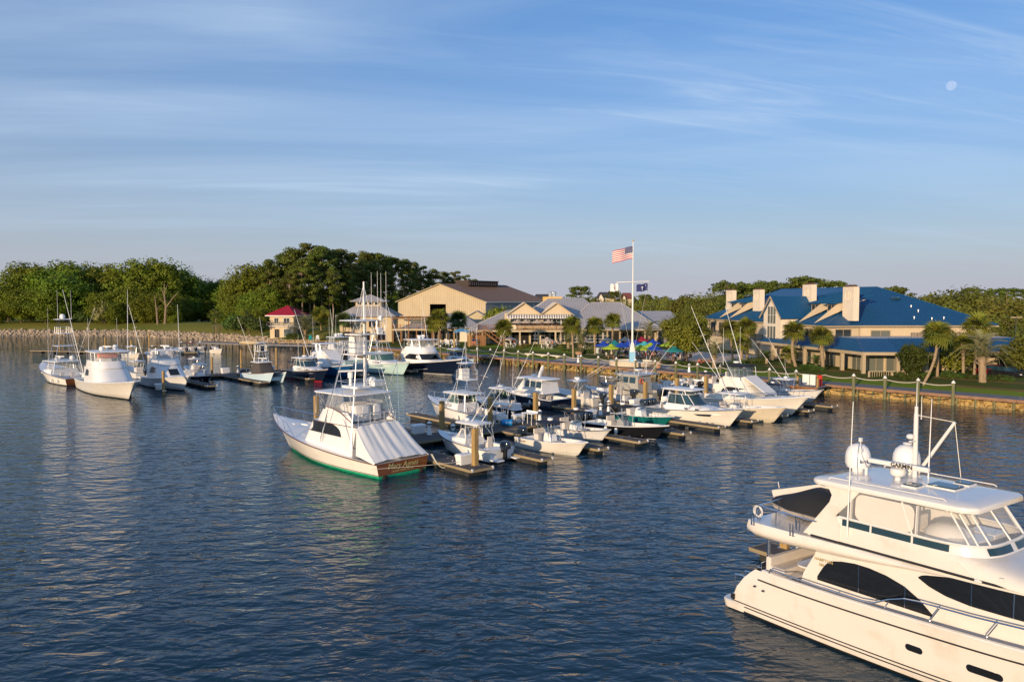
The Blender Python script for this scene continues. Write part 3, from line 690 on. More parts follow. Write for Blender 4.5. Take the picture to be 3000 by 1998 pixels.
# ---------------------------------------------------------------- boat builders (local frame: x forward from the stern, y to port, z up from the waterline)
class Hull:
    def __init__(s, L, B, hb, hs, rake=None, flare=(.10, .45), tw=.92, boot=.12, p=2.3, sp=1.7, pm=.40, keel=.45):
        s.L, s.B, s.hb, s.hs, s.fl, s.tw, s.boot, s.p, s.sp, s.pm, s.keel = L, B, hb, hs, flare, tw, boot, p, sp, pm, keel
        s.rake = .14 * L if rake is None else rake
    def z(s, t): return s.hs + (s.hb - s.hs) * t ** s.sp
    def hw(s, t):
        if t < s.pm: return s.B / 2 * (s.tw + (1 - s.tw) * math.sin(math.pi / 2 * t / s.pm))
        return s.B / 2 * max(.004, 1 - ((t - s.pm) / (1 - s.pm)) ** s.p)
    def pt(s, t, f):
        zt = s.z(t)
        zz = lerp(s.boot, zt, f) if f >= 0 else s.boot * (1 + f * 2) if f > -.6 else -s.keel
        g = max(f, -.3)
        y = s.hw(t) * max(.05, 1 - (1 - g) * (s.fl[0] + s.fl[1] * t ** 2.4))
        if f < -.6: y *= .55
        x = (s.L - s.rake * (1 - g) ** .85) * t
        return (x, y, zz)
    def sheer(s, t, inset=0, dz=0): x, y, z = s.pt(t, 1); return (x, max(0.01, y - inset), z + dz)
    def T(s, x): return min(1, max(0, x / s.L))
    def build(s, par, mats, transom=None, n=20, f_stripe=None, name='hull'):
        fs = [-1, -.5, 0, .25, .5, .75, .92, 1]
        ms = [0, 1, 2, 2, 2, 2, 3]
        ts = [1 - (1 - i / n) ** 1.25 for i in range(n + 1)]
        rings = []
        for f in fs:
            P = [s.pt(t, f) for t in ts]
            rings.append(P + [(x, -y, z) for x, y, z in reversed(P)])
        mb = MB(); mb.loft(rings, closed=False, ms=ms)
        o = mb.obj(name, mats, par, sharp=50)
        tb = MB(); a = [s.pt(0, f) for f in fs]
        for i in range(len(fs) - 1):
            (x0, y0, z0), (x1, y1, z1) = a[i], a[i + 1]
            tb.add([(x0 - .004, -y0, z0), (x0 - .004, y0, z0), (x1 - .004, y1, z1), (x1 - .004, -y1, z1)], [(0, 1, 2, 3)], 1 if i == 0 else 2 if i == 1 else 0)
        s.tr = tb.obj('transom', [transom or mats[2], mats[0], mats[1]], par)
        return o
    def rail(s, par, m, r=.035, drop=.03, t0=0, t1=1, n=22, name='rub_rail'):
        mb = MB()
        for sd in (1, -1):
            pts = [s.sheer(lerp(t0, t1, i / n), -r * .6, -drop) for i in range(n + 1)]
            mb.path([(x, sd * y, z) for x, y, z in pts], r, 5)
        return mb.obj(name, m, par)
    def deck(s, par, t0, m, camber=.10, drop=.015, n=12, t1=1.0, name='foredeck'):
        mb = MB(); R_ = []
        for i in range(n + 1):
            t = lerp(t0, t1, i / n); x, y, z = s.sheer(t)
            R_.append([(x, y * k, z - drop + camber * (1 - k * k)) for k in (-1, -.6, -.2, .2, .6, 1)])
        mb.loft(R_, closed=False); return mb.obj(name, m, par)
    def well(s, par, t0, t1, sole, m, wid=.24, msole=None, n=10, fwd=True, aft=.3, name='cockpit'):
        """open cockpit: covering boards, inner liner and sole between t0 (aft) and t1"""
        mb = MB()
        ts = [lerp(t0, t1, i / n) for i in range(n + 1)]; xa = s.sheer(t0)[0] + aft
        O = [s.sheer(t) for t in ts]; I = [(max(x, xa), max(.03, y - wid), z) for x, y, z in O]
        if t0 == 0: O[0] = (0, O[0][1], O[0][2])
        S_ = []
        for t, (x, y, z) in zip(ts, I):
            q = s.pt(t, max(0, (sole - s.boot) / (s.z(t) - s.boot))); S_.append((max(xa, min(x, q[0])), max(.02, min(y, q[1] - .07)), sole))
        for sd in (1, -1):
            a = [(x, sd * y, z) for x, y, z in O]; b = [(x, sd * y, z) for x, y, z in I]; c = [(x, sd * y, z) for x, y, z in S_]
            mb.loft([a, b, c], closed=False, sm=False)
        mb.loft([[(x, y, sole) for x, y, z in S_], [(x, -y, sole) for x, y, z in S_]], 1, closed=False, sm=False)
        mb.poly([(O[0][0], -O[0][1], O[0][2]), (O[0][0], O[0][1], O[0][2]), (I[0][0], I[0][1], I[0][2]), (I[0][0], -I[0][1], I[0][2])])
        mb.poly([(I[0][0], -I[0][1], I[0][2]), (I[0][0], I[0][1], I[0][2]), (S_[0][0], S_[0][1], sole), (S_[0][0], -S_[0][1], sole)])
        if fwd: mb.poly([(I[-1][0], -I[-1][1], I[-1][2]), (I[-1][0], I[-1][1], I[-1][2]), (S_[-1][0], S_[-1][1], sole), (S_[-1][0], -S_[-1][1], sole)])
        return mb.obj(name, [m, msole or m], par)
    def bowrail(s, par, t0, h=.6, r=.022, n=12, t1=.985, m=None, st=5, lean=.08, name='bow_rail', inset=.10):
        mb = MB()
        for sd in (1, -1):
            top = []
            for i in range(n + 1):
                t = lerp(t0, t1, i / n); x, y, z = s.sheer(t, inset); k = min(1, i / 2.0) if h else 1
                top.append((x + lean * k, sd * (y + .05), z + h * (k if t0 > .2 else 1)))
            mb.path(top, r, 5)
            for j in range(st):
                t = lerp(t0, t1, (j + .5) / st); x, y, z = s.sheer(t, inset); mb.tube((x - .12, sd * y, z - .02), (x + lean, sd * (y + .05), z + h), r * .8, n=4)
        a = s.sheer(t1, inset); mb.tube((a[0] + lean, a[1] + .05, a[2] + h), (a[0] + lean, -a[1] - .05, a[2] + h), r, n=5)
        return mb.obj(name, m or SS, par)
class House:
    """cabin shell: levels (z, aft x, front x, half width); plan rounds in towards the front"""
    def __init__(s, levels, q=3.2, xm=.35, K=12): s.lv, s.q, s.xm, s.K = levels, q, xm, K
    def half(s, z):
        lv = s.lv
        if z <= lv[0][0]: a = b = lv[0]; k = 0
        elif z >= lv[-1][0]: a = b = lv[-1]; k = 0
        else:
            for a, b in zip(lv, lv[1:]):
                if a[0] <= z <= b[0]: break
            k = (z - a[0]) / max(1e-6, b[0] - a[0])
        xa, xf, w = (lerp(a[i], b[i], k) for i in (1, 2, 3)); x1 = lerp(xa, xf, s.xm)
        P = [(xa, w), (lerp(xa, x1, .5), w)]
        for i in range(s.K + 1):
            th = math.pi / 2 * i / s.K; P.append((x1 + (xf - x1) * math.sin(th) ** (2 / s.q), w * max(0, math.cos(th)) ** (2 / s.q)))
        return P
    def ring(s, z): P = s.half(z); return [(x, y, z) for x, y in P] + [(x, -y, z) for x, y in reversed(P[:-1])]
    def build(s, name, m, par, cap=True, closed=True, bevel=0):
        mb = MB(); mb.loft([s.ring(l[0]) for l in s.lv], closed=closed)
        if cap:
            T_ = s.ring(s.lv[-1][0]); zt = s.lv[-1][0]; n = len(T_) // 2
            for i in range(n): a, b, c, d = T_[i], T_[i + 1], T_[-2 - i], T_[-1 - i]; mb.add([a, b, c, d], [(0, 1, 2, 3)] if a != d else [(0, 1, 2)], 0)
        return mb.obj(name, m, par, bevel=bevel)
    def Y(s, x, z):
        P = s.half(z)
        for (x0, y0), (x1, y1) in zip(P, P[1:]):
            if x0 <= x <= x1: return lerp(y0, y1, (x - x0) / max(1e-6, x1 - x0))
        return P[0][1] if x < P[0][0] else 0
    def pane(s, par, x0, x1, lo, hi, m=None, sides=(1, -1), n=10, off=.018, name='window', **k):
        out = []
        for sd in sides:
            mb = MB(); A_, B_ = [], []
            for i in range(n + 1):
                x = lerp(x0, x1, i / n); a, b = (lo(x) if callable(lo) else lo), (hi(x) if callable(hi) else hi)
                A_.append((x, sd * (s.Y(x, a) + off), a)); B_.append((x, sd * (s.Y(x, b) + off), b))
            mb.loft([A_, B_], closed=False); out.append(mb.obj(name, m or GLASS, par, **k))
        return out
    def front(s, par, f0, f1, z0, z1, m=None, off=.02, name='windshield', zc=4):
        """panel on the rounded front; f0..f1 are plan fractions, -1 port aft corner .. 1 starboard aft corner"""
        mb = MB(); R_ = []
        for j in range(zc + 1):
            z = lerp(z0, z1, j / zc); P = s.ring(z); n = (len(P) - 1) / 2; row = []
            for i in range(17):
                f = lerp(f0, f1, i / 16); k = (f + 1) * n; a = int(min(len(P) - 2, k)); p = Vector(P[a]).lerp(Vector(P[a + 1]), k - a)
                d = Vector((p.x - lerp(s.lv[0][1], s.lv[0][2], s.xm * .6), p.y * 1.2, .25 * (s.lv[0][2] - s.lv[0][1]))).normalized(); row.append(tuple(p + d * off))
            R_.append(row)
        mb.loft(R_, closed=False); return mb.obj(name, m or GLASS, par)
def slab(par, name, m, cx, L, W, z, th=.08, c=.35, camber=.07, cy=0, front=1.0, **k):
    """moulded hard top: rounded plan, soft edge, cambered"""
    def out(f, zz): return [(x if x < cx else cx + (x - cx) * 1.0, y * (front if x > cx else 1), zz) for x, y in rr(L * f if f == 1 else L - f, W if f == 1 else W - f, max(.05, c if f == 1 else c - f / 2), 5, cx, cy)]
    mb = MB(); mb.loft([out(.06, z), out(1, z + th * .3), out(1, z + th * .7), out(.08, z + th), out(min(L, W) * .5, z + th + camber * .8), out(min(L, W) * .85, z + th + camber)], cap0=True, cap1=True)
    return mb.obj(name, m, par, **k)
def dome(par, x, y, z, r, h=None, m=None, name='satellite_dome'):
    h = h or r * 2.1; mb = MB()
    mb.lathe((x, y, z), [(r * .45, -.06), (r * .45, h * .08), (r * .86, h * .12), (r, h * .28), (r, h * .52), (r * .94, h * .68), (r * .78, h * .84), (r * .5, h * .95), (r * .12, h)], 14); return mb.obj(name, m or WHITE, par)
def radar(par, x, y, z, w=1.5, rz=.3, h=.42, name='radar'):
    mb = MB(); mb.lathe((x, y, z), [(.12, 0), (.10, h * .5), (.2, h * .6), (.2, h * .95), (.08, h)], 10)
    mb.box((x, y, z + h + .07), (w, .14, .13), rz); return mb.obj(name, WHITE, par, bevel=.02)
def radome(par, x, y, z, r=.32, name='radar_dome'):
    mb = MB(); mb.lathe((x, y, z), [(r * .5, 0), (r, .06), (r, .16), (r * .8, .22), (.05, .24)], 12); return mb.obj(name, WHITE, par)
def whip(par, x, y, z, h, lean=(0, 0), r=.018, name='antenna'):
    mb = MB(); mb.tube((x, y, z), (x + lean[0] * .3, y + lean[1] * .3, z + h * .3), r * 1.5, r * 1.1, 5).tube((x + lean[0] * .3, y + lean[1] * .3, z + h * .3), (x + lean[0], y + lean[1], z + h), r * 1.1, r * .6, 5); return mb.obj(name, WPIPE, par)
def outrigger(par, x, y, z, L=8.5, aft=.45, out=.16, r=.038, spread=True):
    for sd in (1, -1):
        d = Vector((-aft, sd * out, 1)).normalized(); a = Vector((x, sd * y, z)); b = a + d * L; mb = MB()
        mb.tube(a, a.lerp(b, .5), r * 1.2, r, 5).tube(a.lerp(b, .5), b, r, r * .5, 5)
        if spread:
            for f in (.36, .66):
                c = a.lerp(b, f); mb.tube(c + Vector((.32, -.2 * sd, .1)), c - Vector((.32, -.2 * sd, .1)), .014, n=4)
        mb.obj('outrigger', WPIPE, par)
def outboard(par, x, y, z, m=None, s=1.0, tilt=0.0):
    t = MB(); k = s
    R_ = []
    for zz, l, w, ox in ((0.0, .28, .2, 0), (.12, .42, .25, -.02), (.34, .46, .27, -.05), (.52, .42, .25, -.04), (.62, .3, .18, 0), (.65, .12, .08, 0)):
        R_.append([(x - .30 * k + (ox + px) * k, y + py * k, z + zz * k) for px, py in rr(l * 2, w * 2, w * .7, 3)])
    t.loft(R_, 0, cap0=True, cap1=True)
    t.box((x - .30 * k, y, z - .35 * k), (.3 * k, .16 * k, .75 * k), m=1); t.box((x - .08 * k, y, z - .05), (.25, .22, .35), m=1); t.box((x - .34 * k, y, z - .62 * k), (.62 * k, .26 * k, .03), m=1)
    return t.obj('outboard_motor', [m or OUTB, OUTBK], par)
def tower(par, xa, xf, zb, w, zt, wt, ztop=None, xs=None, console=True, m=None, dark=False, ladder=True, top=(1.7, 1.9)):
    """tuna tower: legs, braces, ladder, platform with rail, console, sun top"""
    m = m or ALU; xs = xs if xs is not None else lerp(xa, xf, .45); mb = MB(); tl = 1.0
    F = {}
    for sd in (1, -1):
        for nm, x, tx in (('a', xa, xs - tl * .75), ('f', xf, xs + tl * .75)):
            p, q = Vector((x, sd * w, zb)), Vector((tx, sd * wt, zt)); F[nm, sd] = (p, q); mb.tube(p, q, .035, .03, 6)
    for k in (.35, .7):
        for nm in 'af': mb.tube(F[nm, 1][0].lerp(F[nm, 1][1], k), F[nm, -1][0].lerp(F[nm, -1][1], k), .02, n=5)
        for sd in (1, -1): mb.tube(F['a', sd][0].lerp(F['a', sd][1], k), F['f', sd][0].lerp(F['f', sd][1], k), .02, n=5)
    for sd in (1, -1): mb.tube(F['a', sd][0].lerp(F['a', sd][1], .05), F['f', sd][0].lerp(F['f', sd][1], .62), .018, n=5)
    mb.obj('tower_frame', m, par)
    if ladder:
        lb = MB()
        for sd in (-1,):
            p, q = F['a', sd]; d = Vector((.05, -.34 * sd, 0)); lb.tube(p + d, q + d * .8, .018, n=5)
            for i in range(1, 12): c = p.lerp(q, i / 12); lb.tube(c, c + d * lerp(1, .8, i / 12), .014, n=4)
        lb.obj('tower_ladder', m, par)
    slab(par, 'tower_platform', WHITE, xs, tl * 2.0, wt * 2 + .35, zt, .07, .3, .01)
    rl = MB(); o = rr(tl * 1.9, wt * 2 + .3, .35, 3, xs)
    for zz in (.55, .95): rl.path([(x, y, zt + zz) for x, y in o] + [(o[0][0], o[0][1], zt + zz)], .02, 5)
    for i in range(0, len(o), 2): rl.tube((o[i][0], o[i][1], zt), (o[i][0], o[i][1], zt + .95), .018, n=4)
    rl.obj('tower_rail', m, par)
    if console: MB().box((xs + .45, 0, zt + .58), (.5, 1.0, 1.0)).obj('tower_console', CANVW, par, bevel=.05)
    if ztop:
        fr = MB()
        for sd in (1, -1):
            fr.tube((xs - .7, sd * wt, zt + .9), (xs - .35, sd * (wt - .1), ztop), .025, n=5); fr.tube((xs + .7, sd * wt, zt + .9), (xs + .55, sd * (wt - .1), ztop), .025, n=5)
            fr.tube((xs - .7, sd * wt, zt + .9), (xs + .2, sd * (wt - .1), ztop), .018, n=5)
        fr.obj('top_frame', DPIPE if dark else m, par)
        slab(par, 'sun_top', WHITE, xs + .1, top[0], top[1], ztop, .06, .4, .06)
def rods(par, x, y0, y1, z, n=6, h=.45, m=None):
    mb = MB()
    for i in range(n): y = lerp(y0, y1, i / max(1, n - 1)); mb.tube((x, y, z), (x - .12, y, z + h), .03, n=5)
    mb.obj('rod_holder', m or ALU, par)
def hmats(top, bot=BOTBLK, boot=None, rail=None): return [bot, boot or bot, top, rail or GEL]

def sportfish(name, label, org, head, L=15, B=4.9, hb=2.4, hs=1.15, top=GEL, bot=BOTBLK, boot=None, house=(.24, .62, .52), roof=2.05, fly=True, win=(.30, .52), winm=GLASS, cat='boat', hull_name='hull',
              ttop=True, topm=None, towr=None, rig=True, rail=False, front_win=False, encl=True, rigL=9, stuff='domes', curtain=CLEAR, flym=None, winshape='eye', cover=None, rubm=None, transom=None, flare=(.08, .48), topz=1.9, raila=.45, group=None, sole=None, deckm=None, rig_at=.3, booth=.12, hq=(3.2, .35)):
    t = thing(name, org, label, cat, head, group)
    h = Hull(L, B, hb, hs, flare=flare, boot=booth); h.build(t, hmats(top, bot, boot, GEL), transom)
    h.rail(t, rubm or WHITE, .04)
    xa, xb, xr = house[0] * L, house[1] * L, house[2] * L
    h.deck(t, house[0], deckm or GEL, .12)
    h.well(t, 0, house[0], sole if sole is not None else .45, GEL, msole=DECK)
    w = h.hw(.4) - .42; zd = h.z(house[0]) - .05; zr = hs + roof
    H_ = House([(zd, xa, xb, w), (lerp(zd, zr, .25), xa, lerp(xb, xr, .28), w * .985), (zr, xa - .35, xr, w * .93)], hq[0], hq[1])
    hs_ = H_.build('deckhouse', flym or GEL, t)
    w0, w1 = win[0] * L, win[1] * L; za, zb = lerp(zd, zr, .40), lerp(zd, zr, .86)
    if winshape == 'eye':
        lo = lambda x: za + .12 * ((x - w0) / (w1 - w0)); hi = lambda x: zb - (zb - za - .05) * (1 - math.sqrt(max(0, 1 - (1 - min(1, (x - w0) / (w1 - w0) / .42)) ** 2))) - (.25 * max(0, (x - w0) / (w1 - w0) - .55))
        H_.pane(t, w0, w1, lo, hi, winm, n=14)
    elif winshape == 'band':
        H_.pane(t, w0, w1, za, lambda x: lerp(za, zb, min(1, max(.05, (x - w0) / (.25 * (w1 - w0))))), winm, n=14)
        H_.front(t, -.52, .52, lerp(zd, zr, .42), lerp(zd, zr, .88), winm)
    if front_win: H_.front(t, -.10, .10, lerp(zd, zr, .34), lerp(zd, zr, .74), winm, name='front_window')
    MB().box((xa - .20, 0, lerp(.5, zr, .48)), (.05, .9, zr - 1.0)).obj('cabin_door', GLASS, t)
    ztop = zr + topz
    if fly:
        fa, ff = xa + .3, xr - .1
        F = House([(zr - .02, fa, ff + .35, w * .90), (zr + .45, fa, ff, w * .88), (zr + .85, fa + .6, ff - .35, w * .84)], q=3.0)
        F.build('flybridge', flym or GEL, t, cap=False, closed=False)
        MB().prism([(x, y) for x, y, z in F.ring(zr)], zr + .02, zr + .05).obj('bridge_deck', DECK, t)
        MB().box((fa + 1.3, 0, zr + .5), (.6, 1.4, .95)).box((fa + 1.0, 0, zr + 1.0), (.25, 1.4, .15)).obj('helm_console', CANVW, t, bevel=.05)
        sb = MB()
        for y in (-.5, .5): sb.box((fa + .45, y, zr + .62), (.5, .5, .16)).box((fa + .22, y, zr + .95), (.12, .5, .6)).tube((fa + .45, y, zr), (fa + .45, y, zr + .6), .05)
        sb.obj('helm_seat', CANVW, t, bevel=.03)
        if ttop:
            ca, cf = fa - .1, ff - .35
            slab(t, 'hardtop', topm or WHITE, (ca + cf) / 2, cf - ca, w * 1.95, ztop, .10, .5, .08)
            fr = MB()
            for sd in (1, -1):
                for x, xt in ((fa + .15, ca + .35), (lerp(fa, ff, .5), lerp(ca, cf, .5)), (ff - .45, cf - .3)): fr.tube((x, sd * w * .84, zr + .5), (xt, sd * w * .86, ztop), .03, n=6)
                fr.tube((lerp(fa, ff, .5), sd * w * .84, zr + .6), (cf - .3, sd * w * .86, ztop), .022, n=5)
            fr.obj('hardtop_frame', ALU if topm is None else SS, t)
            if encl:
                E_ = House([(zr + .8, fa + .9, ff - .35, w * .84), (ztop, fa + .9, cf - .25, w * .86)], q=3.0); E_.build('bridge_enclosure', curtain, t, cap=False, closed=False)
            if 'dome' in stuff:
                dome(t, lerp(ca, cf, .3), w * .5, ztop + .17, .32, .62)
                if 'domes' in stuff: dome(t, lerp(ca, cf, .62), -w * .35, ztop + .17, .3, .55)
            if 'radar' in stuff or 'domes' in stuff: radar(t, lerp(ca, cf, .5), 0, ztop + .15, 1.5, .5)
            if 'ant' in stuff or 'domes' in stuff:
                for y in (-w * .75, w * .75): whip(t, ca + .3, y, ztop + .05, 4.2, (-.1, 0))
        rb = MB()
        for zz in (.45, .85): rb.path([(fa - .05, -w * .8, zr + zz), (xa - .2, -w * .8, zr + zz), (xa - .2, w * .8, zr + zz), (fa - .05, w * .8, zr + zz)], .02, 5)
        for y in (-.8, -.3, .3, .8): rb.tube((xa - .2, y * w, zr), (xa - .2, y * w, zr + .85), .02, n=4)
        rb.obj('bridge_rail', ALU, t)
    if towr: tower(t, xa + .1, xr - .2, zd + .2, h.hw(.35) - .15, towr[0], towr[1], towr[2], **(towr[3] if len(towr) > 3 else {}))
    if rig: outrigger(t, lerp(xa, xr, rig_at), w + .3, zd + .8, rigL, .42, .12)
    if rail: h.bowrail(t, raila, .62)
    hb_ = MB(); hb_.box((L * .80, 0, h.z(.8) + .09), (.6, .6, .06)); hb_.obj('deck_hatch', WHITE, t, bevel=.02)
    bits = MB()
    for tt in (.93, .70, .06):
        for sd in (1, -1): x, y, z = h.sheer(tt, .14); bits.tube((x - .14, sd * y, z + .07), (x + .14, sd * y, z + .07), .02, n=5).tube((x - .05, sd * y, z), (x - .05, sd * y, z + .07), .015, n=4).tube((x + .05, sd * y, z), (x + .05, sd * y, z + .07), .015, n=4)
    bits.obj('cleat', SS, t)
    MB().box((L * .965, 0, h.z(.965) + .06), (.5, .16, .07)).tube((L * .95, 0, h.z(.95) + .05), (L * 1.0, 0, h.z(1) - .05), .03).obj('anchor_pulpit', SS, t)
    return t, h, H_, dict(w=w, zd=zd, zr=zr, ztop=ztop, xa=xa, xb=xb, xr=xr)

def seat_box(mb, x, y, z, l, w, h, m=0): mb.box((x, y, z + h / 2), (l, w, h), m=m)
def console_boat(name, label, org, head, L=7.5, B=2.5, hb=1.35, hs=.75, top=GEL, bot=BOTBLK, ttop='hard', topm=None, motors=1, mm=OUTB, rig=False, tall=1.95, cx=.42, cover=None, rodn=6, bow=True, leaning=True, deckm=None, boot=None, name_mat=None, ant=True, group=None, framem=None, msc=1.0, cons=GEL, interior=None):
    t = thing(name, org, label, 'boat', head, group)
    h = Hull(L, B, hb, hs, flare=(.06, .40), p=2.6, pm=.45, sp=2.0); h.build(t, hmats(top, bot, boot or top, GEL), n=16)
    h.rail(t, WHITE if top is not GEL else BLACK, .025)
    so = .28
    h.well(t, 0, .90, so, deckm or GEL, .2, interior or DECK, 14, aft=.45); h.deck(t, .90, deckm or GEL, .05)
    x = cx * L; zc = so + 1.05
    c = MB(); c.loft([[(x + a, b, zz) for a, b in rr(l, w, .12, 2)] for zz, l, w, in ((so, .95, .85), (so + .5, .95, .85), (zc, .72, .8), (zc + .12, .45, .7))], cap0=True, cap1=True, sm=False); c.obj('console', cons, t, bevel=.03)
    MB().poly([(x + .36, -.38, zc), (x + .36, .38, zc), (x + .05, .33, zc + .5), (x + .05, -.33, zc + .5)]).obj('windscreen', TINT, t)
    if leaning:
        s = MB(); s.box((x - 1.15, 0, so + .42), (.5, 1.0, .75)); s.box((x - 1.15, 0, so + .86), (.55, 1.05, .14)); s.box((x - 1.42, 0, so + 1.10), (.12, 1.05, .42)); s.obj('leaning_post', CUSH, t, bevel=.03)
    if bow:
        s = MB(); s.box((x + .75, 0, so + .28), (.5, .7, .5)); s.box((L * .70, 0, so + .22), (.9, min(1.2, B * .5), .42)); s.obj('bow_seat', CUSH, t, bevel=.04)
    if motors:
        ys = {1: (0,), 2: (-.36, .36), 3: (-.66, 0, .66)}[motors]
        for y in ys: outboard(t, -.05, y, hs + .05, mm, msc)
        MB().box((.18, 0, hs - .05), (.36, B * .8, .1)).obj('motor_well', WHITE, t)
    zt = so + tall
    if ttop:
        l, w = min(2.5, L * .28), B * .72
        if ttop == 'hard': slab(t, 'hardtop', topm or WHITE, x - .15, l, w, zt, .09, .3, .05)
        else: slab(t, 'canvas_top', topm or CANVB, x - .15, l, w, zt, .04, .12, .05)
        f = MB()
        for sd in (1, -1):
            for a, b in ((.55, .75), (-.45, -.8)): f.tube((x + a, sd * .46, so), (x + b * l / 2.5 - .1, sd * w * .42, zt), .028, n=6)
            f.tube((x + .5, sd * .46, so + .9), (x - .8 * l / 2.5, sd * w * .42, zt), .02, n=5)
        f.obj('top_frame', framem or ALU, t)
        if rodn: rods(t, x - .15 - l / 2 - .02, -w * .4, w * .4, zt - .2, rodn, .42)
        if ant: whip(t, x - .4, w * .35, zt + .1, 2.4, (-.2, 0), .012)
        radome(t, x, 0, zt + .12, .24)
    if rig: outrigger(t, x, B * .3, zt + .05, L * .62, .75, .22, .022, False)
    if cover: cover(t, x, so, zt)
    return t, h
def P2(x, y): return (x, y, 0)
def express(name, label, org, head, L=10, B=3.3, hb=1.9, hs=1.0, top=GEL, bot=BOTBLK, boot=None, cab=(.40, .80, .66), ch=.55, wsh=.85, glass=GLASSG, topz=2.3, hard=True, htl=(.30, .62), topm=None, towr=None, motors=0, mm=OUTB, rail=True, rig=True, arch=False, group=None, win=True, winm=GLASS, pilot=False, flare=(.08, .44), deckm=None, transom=None, rubm=None, rigL=7, fr_m=None, wellw=.26, rda=True):
    t = thing(name, org, label, 'boat', head, group)
    h = Hull(L, B, hb, hs, flare=flare, p=2.5); h.build(t, hmats(top, bot, boot, GEL), transom); h.rail(t, rubm or BLACK, .03)
    xa, xb, xr = cab[0] * L, cab[1] * L, cab[2] * L
    h.deck(t, cab[0], deckm or GEL, .08); h.well(t, 0, cab[0], .38, GEL, wellw, DECK, aft=.35)
    w = h.hw(.5) - .34; zd = h.z(cab[0]) - .02; z1 = h.z(.5) + ch
    C = House([(zd - .05, xa, xb, w), (lerp(zd, z1, .6), xa, lerp(xb, xr, .35), w * .97), (z1, xa + .05, xr, w * .86)], q=2.8); C.build('cabin_trunk', GEL, t)
    if win:
        C.pane(t, lerp(xa, xr, .35), lerp(xa, xr, .92), lambda x: lerp(zd, z1, .42), lambda x: lerp(zd, z1, .42) + .22 * (1 - max(0, (x - lerp(xa, xr, .4)) / (xr - xa)) ** 2), winm)
    wa, wf = xa + .1, xr - .05; zt = z1 + wsh
    Wd = House([(z1 - .02, wa, wf, w * .84), (zt, wa + .2, wf - wsh * 1.05, w * .80)], q=3.0)
    Wd.build('windshield', glass, t, cap=False, closed=False)
    f = MB(); K_ = Wd.ring(z1); T_ = Wd.ring(zt)
    f.path(T_, .03, 5)
    for i in (0, 4, 8, len(K_) - 9, len(K_) - 5, len(K_) - 1): f.tube(K_[i], T_[i], .035, n=5)
    f.obj('windshield_frame', WHITE if fr_m is None else fr_m, t)
    x0, x1 = htl[0] * L, htl[1] * L; ztop = .38 + topz
    if hard:
        slab(t, 'hardtop', topm or WHITE, (x0 + x1) / 2, x1 - x0, w * 1.9, ztop, .10, .45, .09)
        f = MB()
        for sd in (1, -1):
            f.tube((x1 - .7, sd * w * .8, zt - .05), (x1 - .9, sd * w * .82, ztop), .035, n=6)
            f.tube((lerp(x0, x1, .45), sd * w * .86, zd), (lerp(x0, x1, .5), sd * w * .84, ztop), .035, n=6)
            f.tube((x0 + .1, sd * (w + .05), zd), (x0 + .3, sd * w * .86, ztop), .03, n=6)
            f.tube((x0 + .1, sd * (w + .05), zd + .3), (lerp(x0, x1, .45), sd * w * .84, ztop), .02, n=5)
        f.obj('hardtop_frame', fr_m or ALU, t)
        if rda:
            radome(t, lerp(x0, x1, .55), 0, ztop + .17, .3); whip(t, x0 + .4, w * .8, ztop, 3.2, (-.15, 0)); whip(t, x0 + .4, -w * .8, ztop, 3.2, (-.15, 0))
        rods(t, x0, -w * .75, w * .75, ztop - .18, 5)
    for y in (-.7, .7): MB().box((xa - .7, y, .75), (.5, .5, .75)).box((xa - .93, y, 1.3), (.1, .5, .5)).obj('helm_seat', CUSH, t, bevel=.03)
    for k_ in (.16, .30): y_ = h.sheer(k_)[1]; MB().ell((k_ * L, y_ + .14, hs * .55), (.14, .12, .3), 8, 6).obj('fender', WHITE, t)
    MB().box((1.0, 0, .65), (.6, B * .5, .55)).obj('fish_box', WHITE, t, bevel=.03)
    if motors:
        for y in {1: (0,), 2: (-.4, .4), 3: (-.7, 0, .7)}[motors]: outboard(t, -.05, y, hs + .02, mm)
    if towr: tower(t, *towr[0], **towr[1])
    if rail: h.bowrail(t, .5, .55)
    if rig: outrigger(t, lerp(x0, x1, .5), w * .9, zd + .6, rigL, .5, .16, .024)
    MB().box((L * .78, 0, h.z(.78) + .09), (.5, .5, .05)).obj('deck_hatch', WHITE, t, bevel=.02)
    return t, h, C, dict(w=w, zd=zd, z1=z1, zt=zt, ztop=ztop, xa=xa, xr=xr)

HV = (.66, -.75); HB = (-.66, .75)
# ---------------------------------------------------------------- boats of the near dock, bows to the right
cb, ch_ = console_boat('centre_console_boat', 'cream white open fishing boat with a dark blue canvas top, nearest of its row', P2(1.1, 65.1), (.62, -.78), 7.4, 2.5, 1.25, .78, GELW, ttop='canvas', topm=CANVN, rodn=0, rig=False, ant=False)
text('hull_lettering', 'SEA HUNT', .17, mat('hull_lettering', (.03, .03, .035), .5), cb, (1.1, -1.235, .58), (R(90), 0, R(0)), .2)
console_boat('centre_console_boat', 'small white open boat with a black square canvas top behind the cream one', P2(3.6, 70.8), HV, 7.0, 2.4, 1.15, .7, GEL, ttop='canvas', topm=CANVB, mm=OUTBK, rodn=0, ant=False)
bk, bh = console_boat('centre_console_boat', 'black hulled open fishing boat with a black canvas top and three outboards', P2(6.9, 73.0), HV, 9.4, 2.75, 1.45, .85, BLACKGEL, GEL, 'canvas', CANVB, 3, OUTB, boot=GEL, tall=2.25, rodn=0, cx=.46, cons=GREYDECK)
whip(bk, 4.1, 0, 2.5, 3.4, (-.15, 0), .014)
fn = MB()
for x in (3.6, 4.8):
    fn.ell((x, -1.42, .55), (.17, .15, .32), 10, 6)
fn.obj('fender', WHITE, bk)
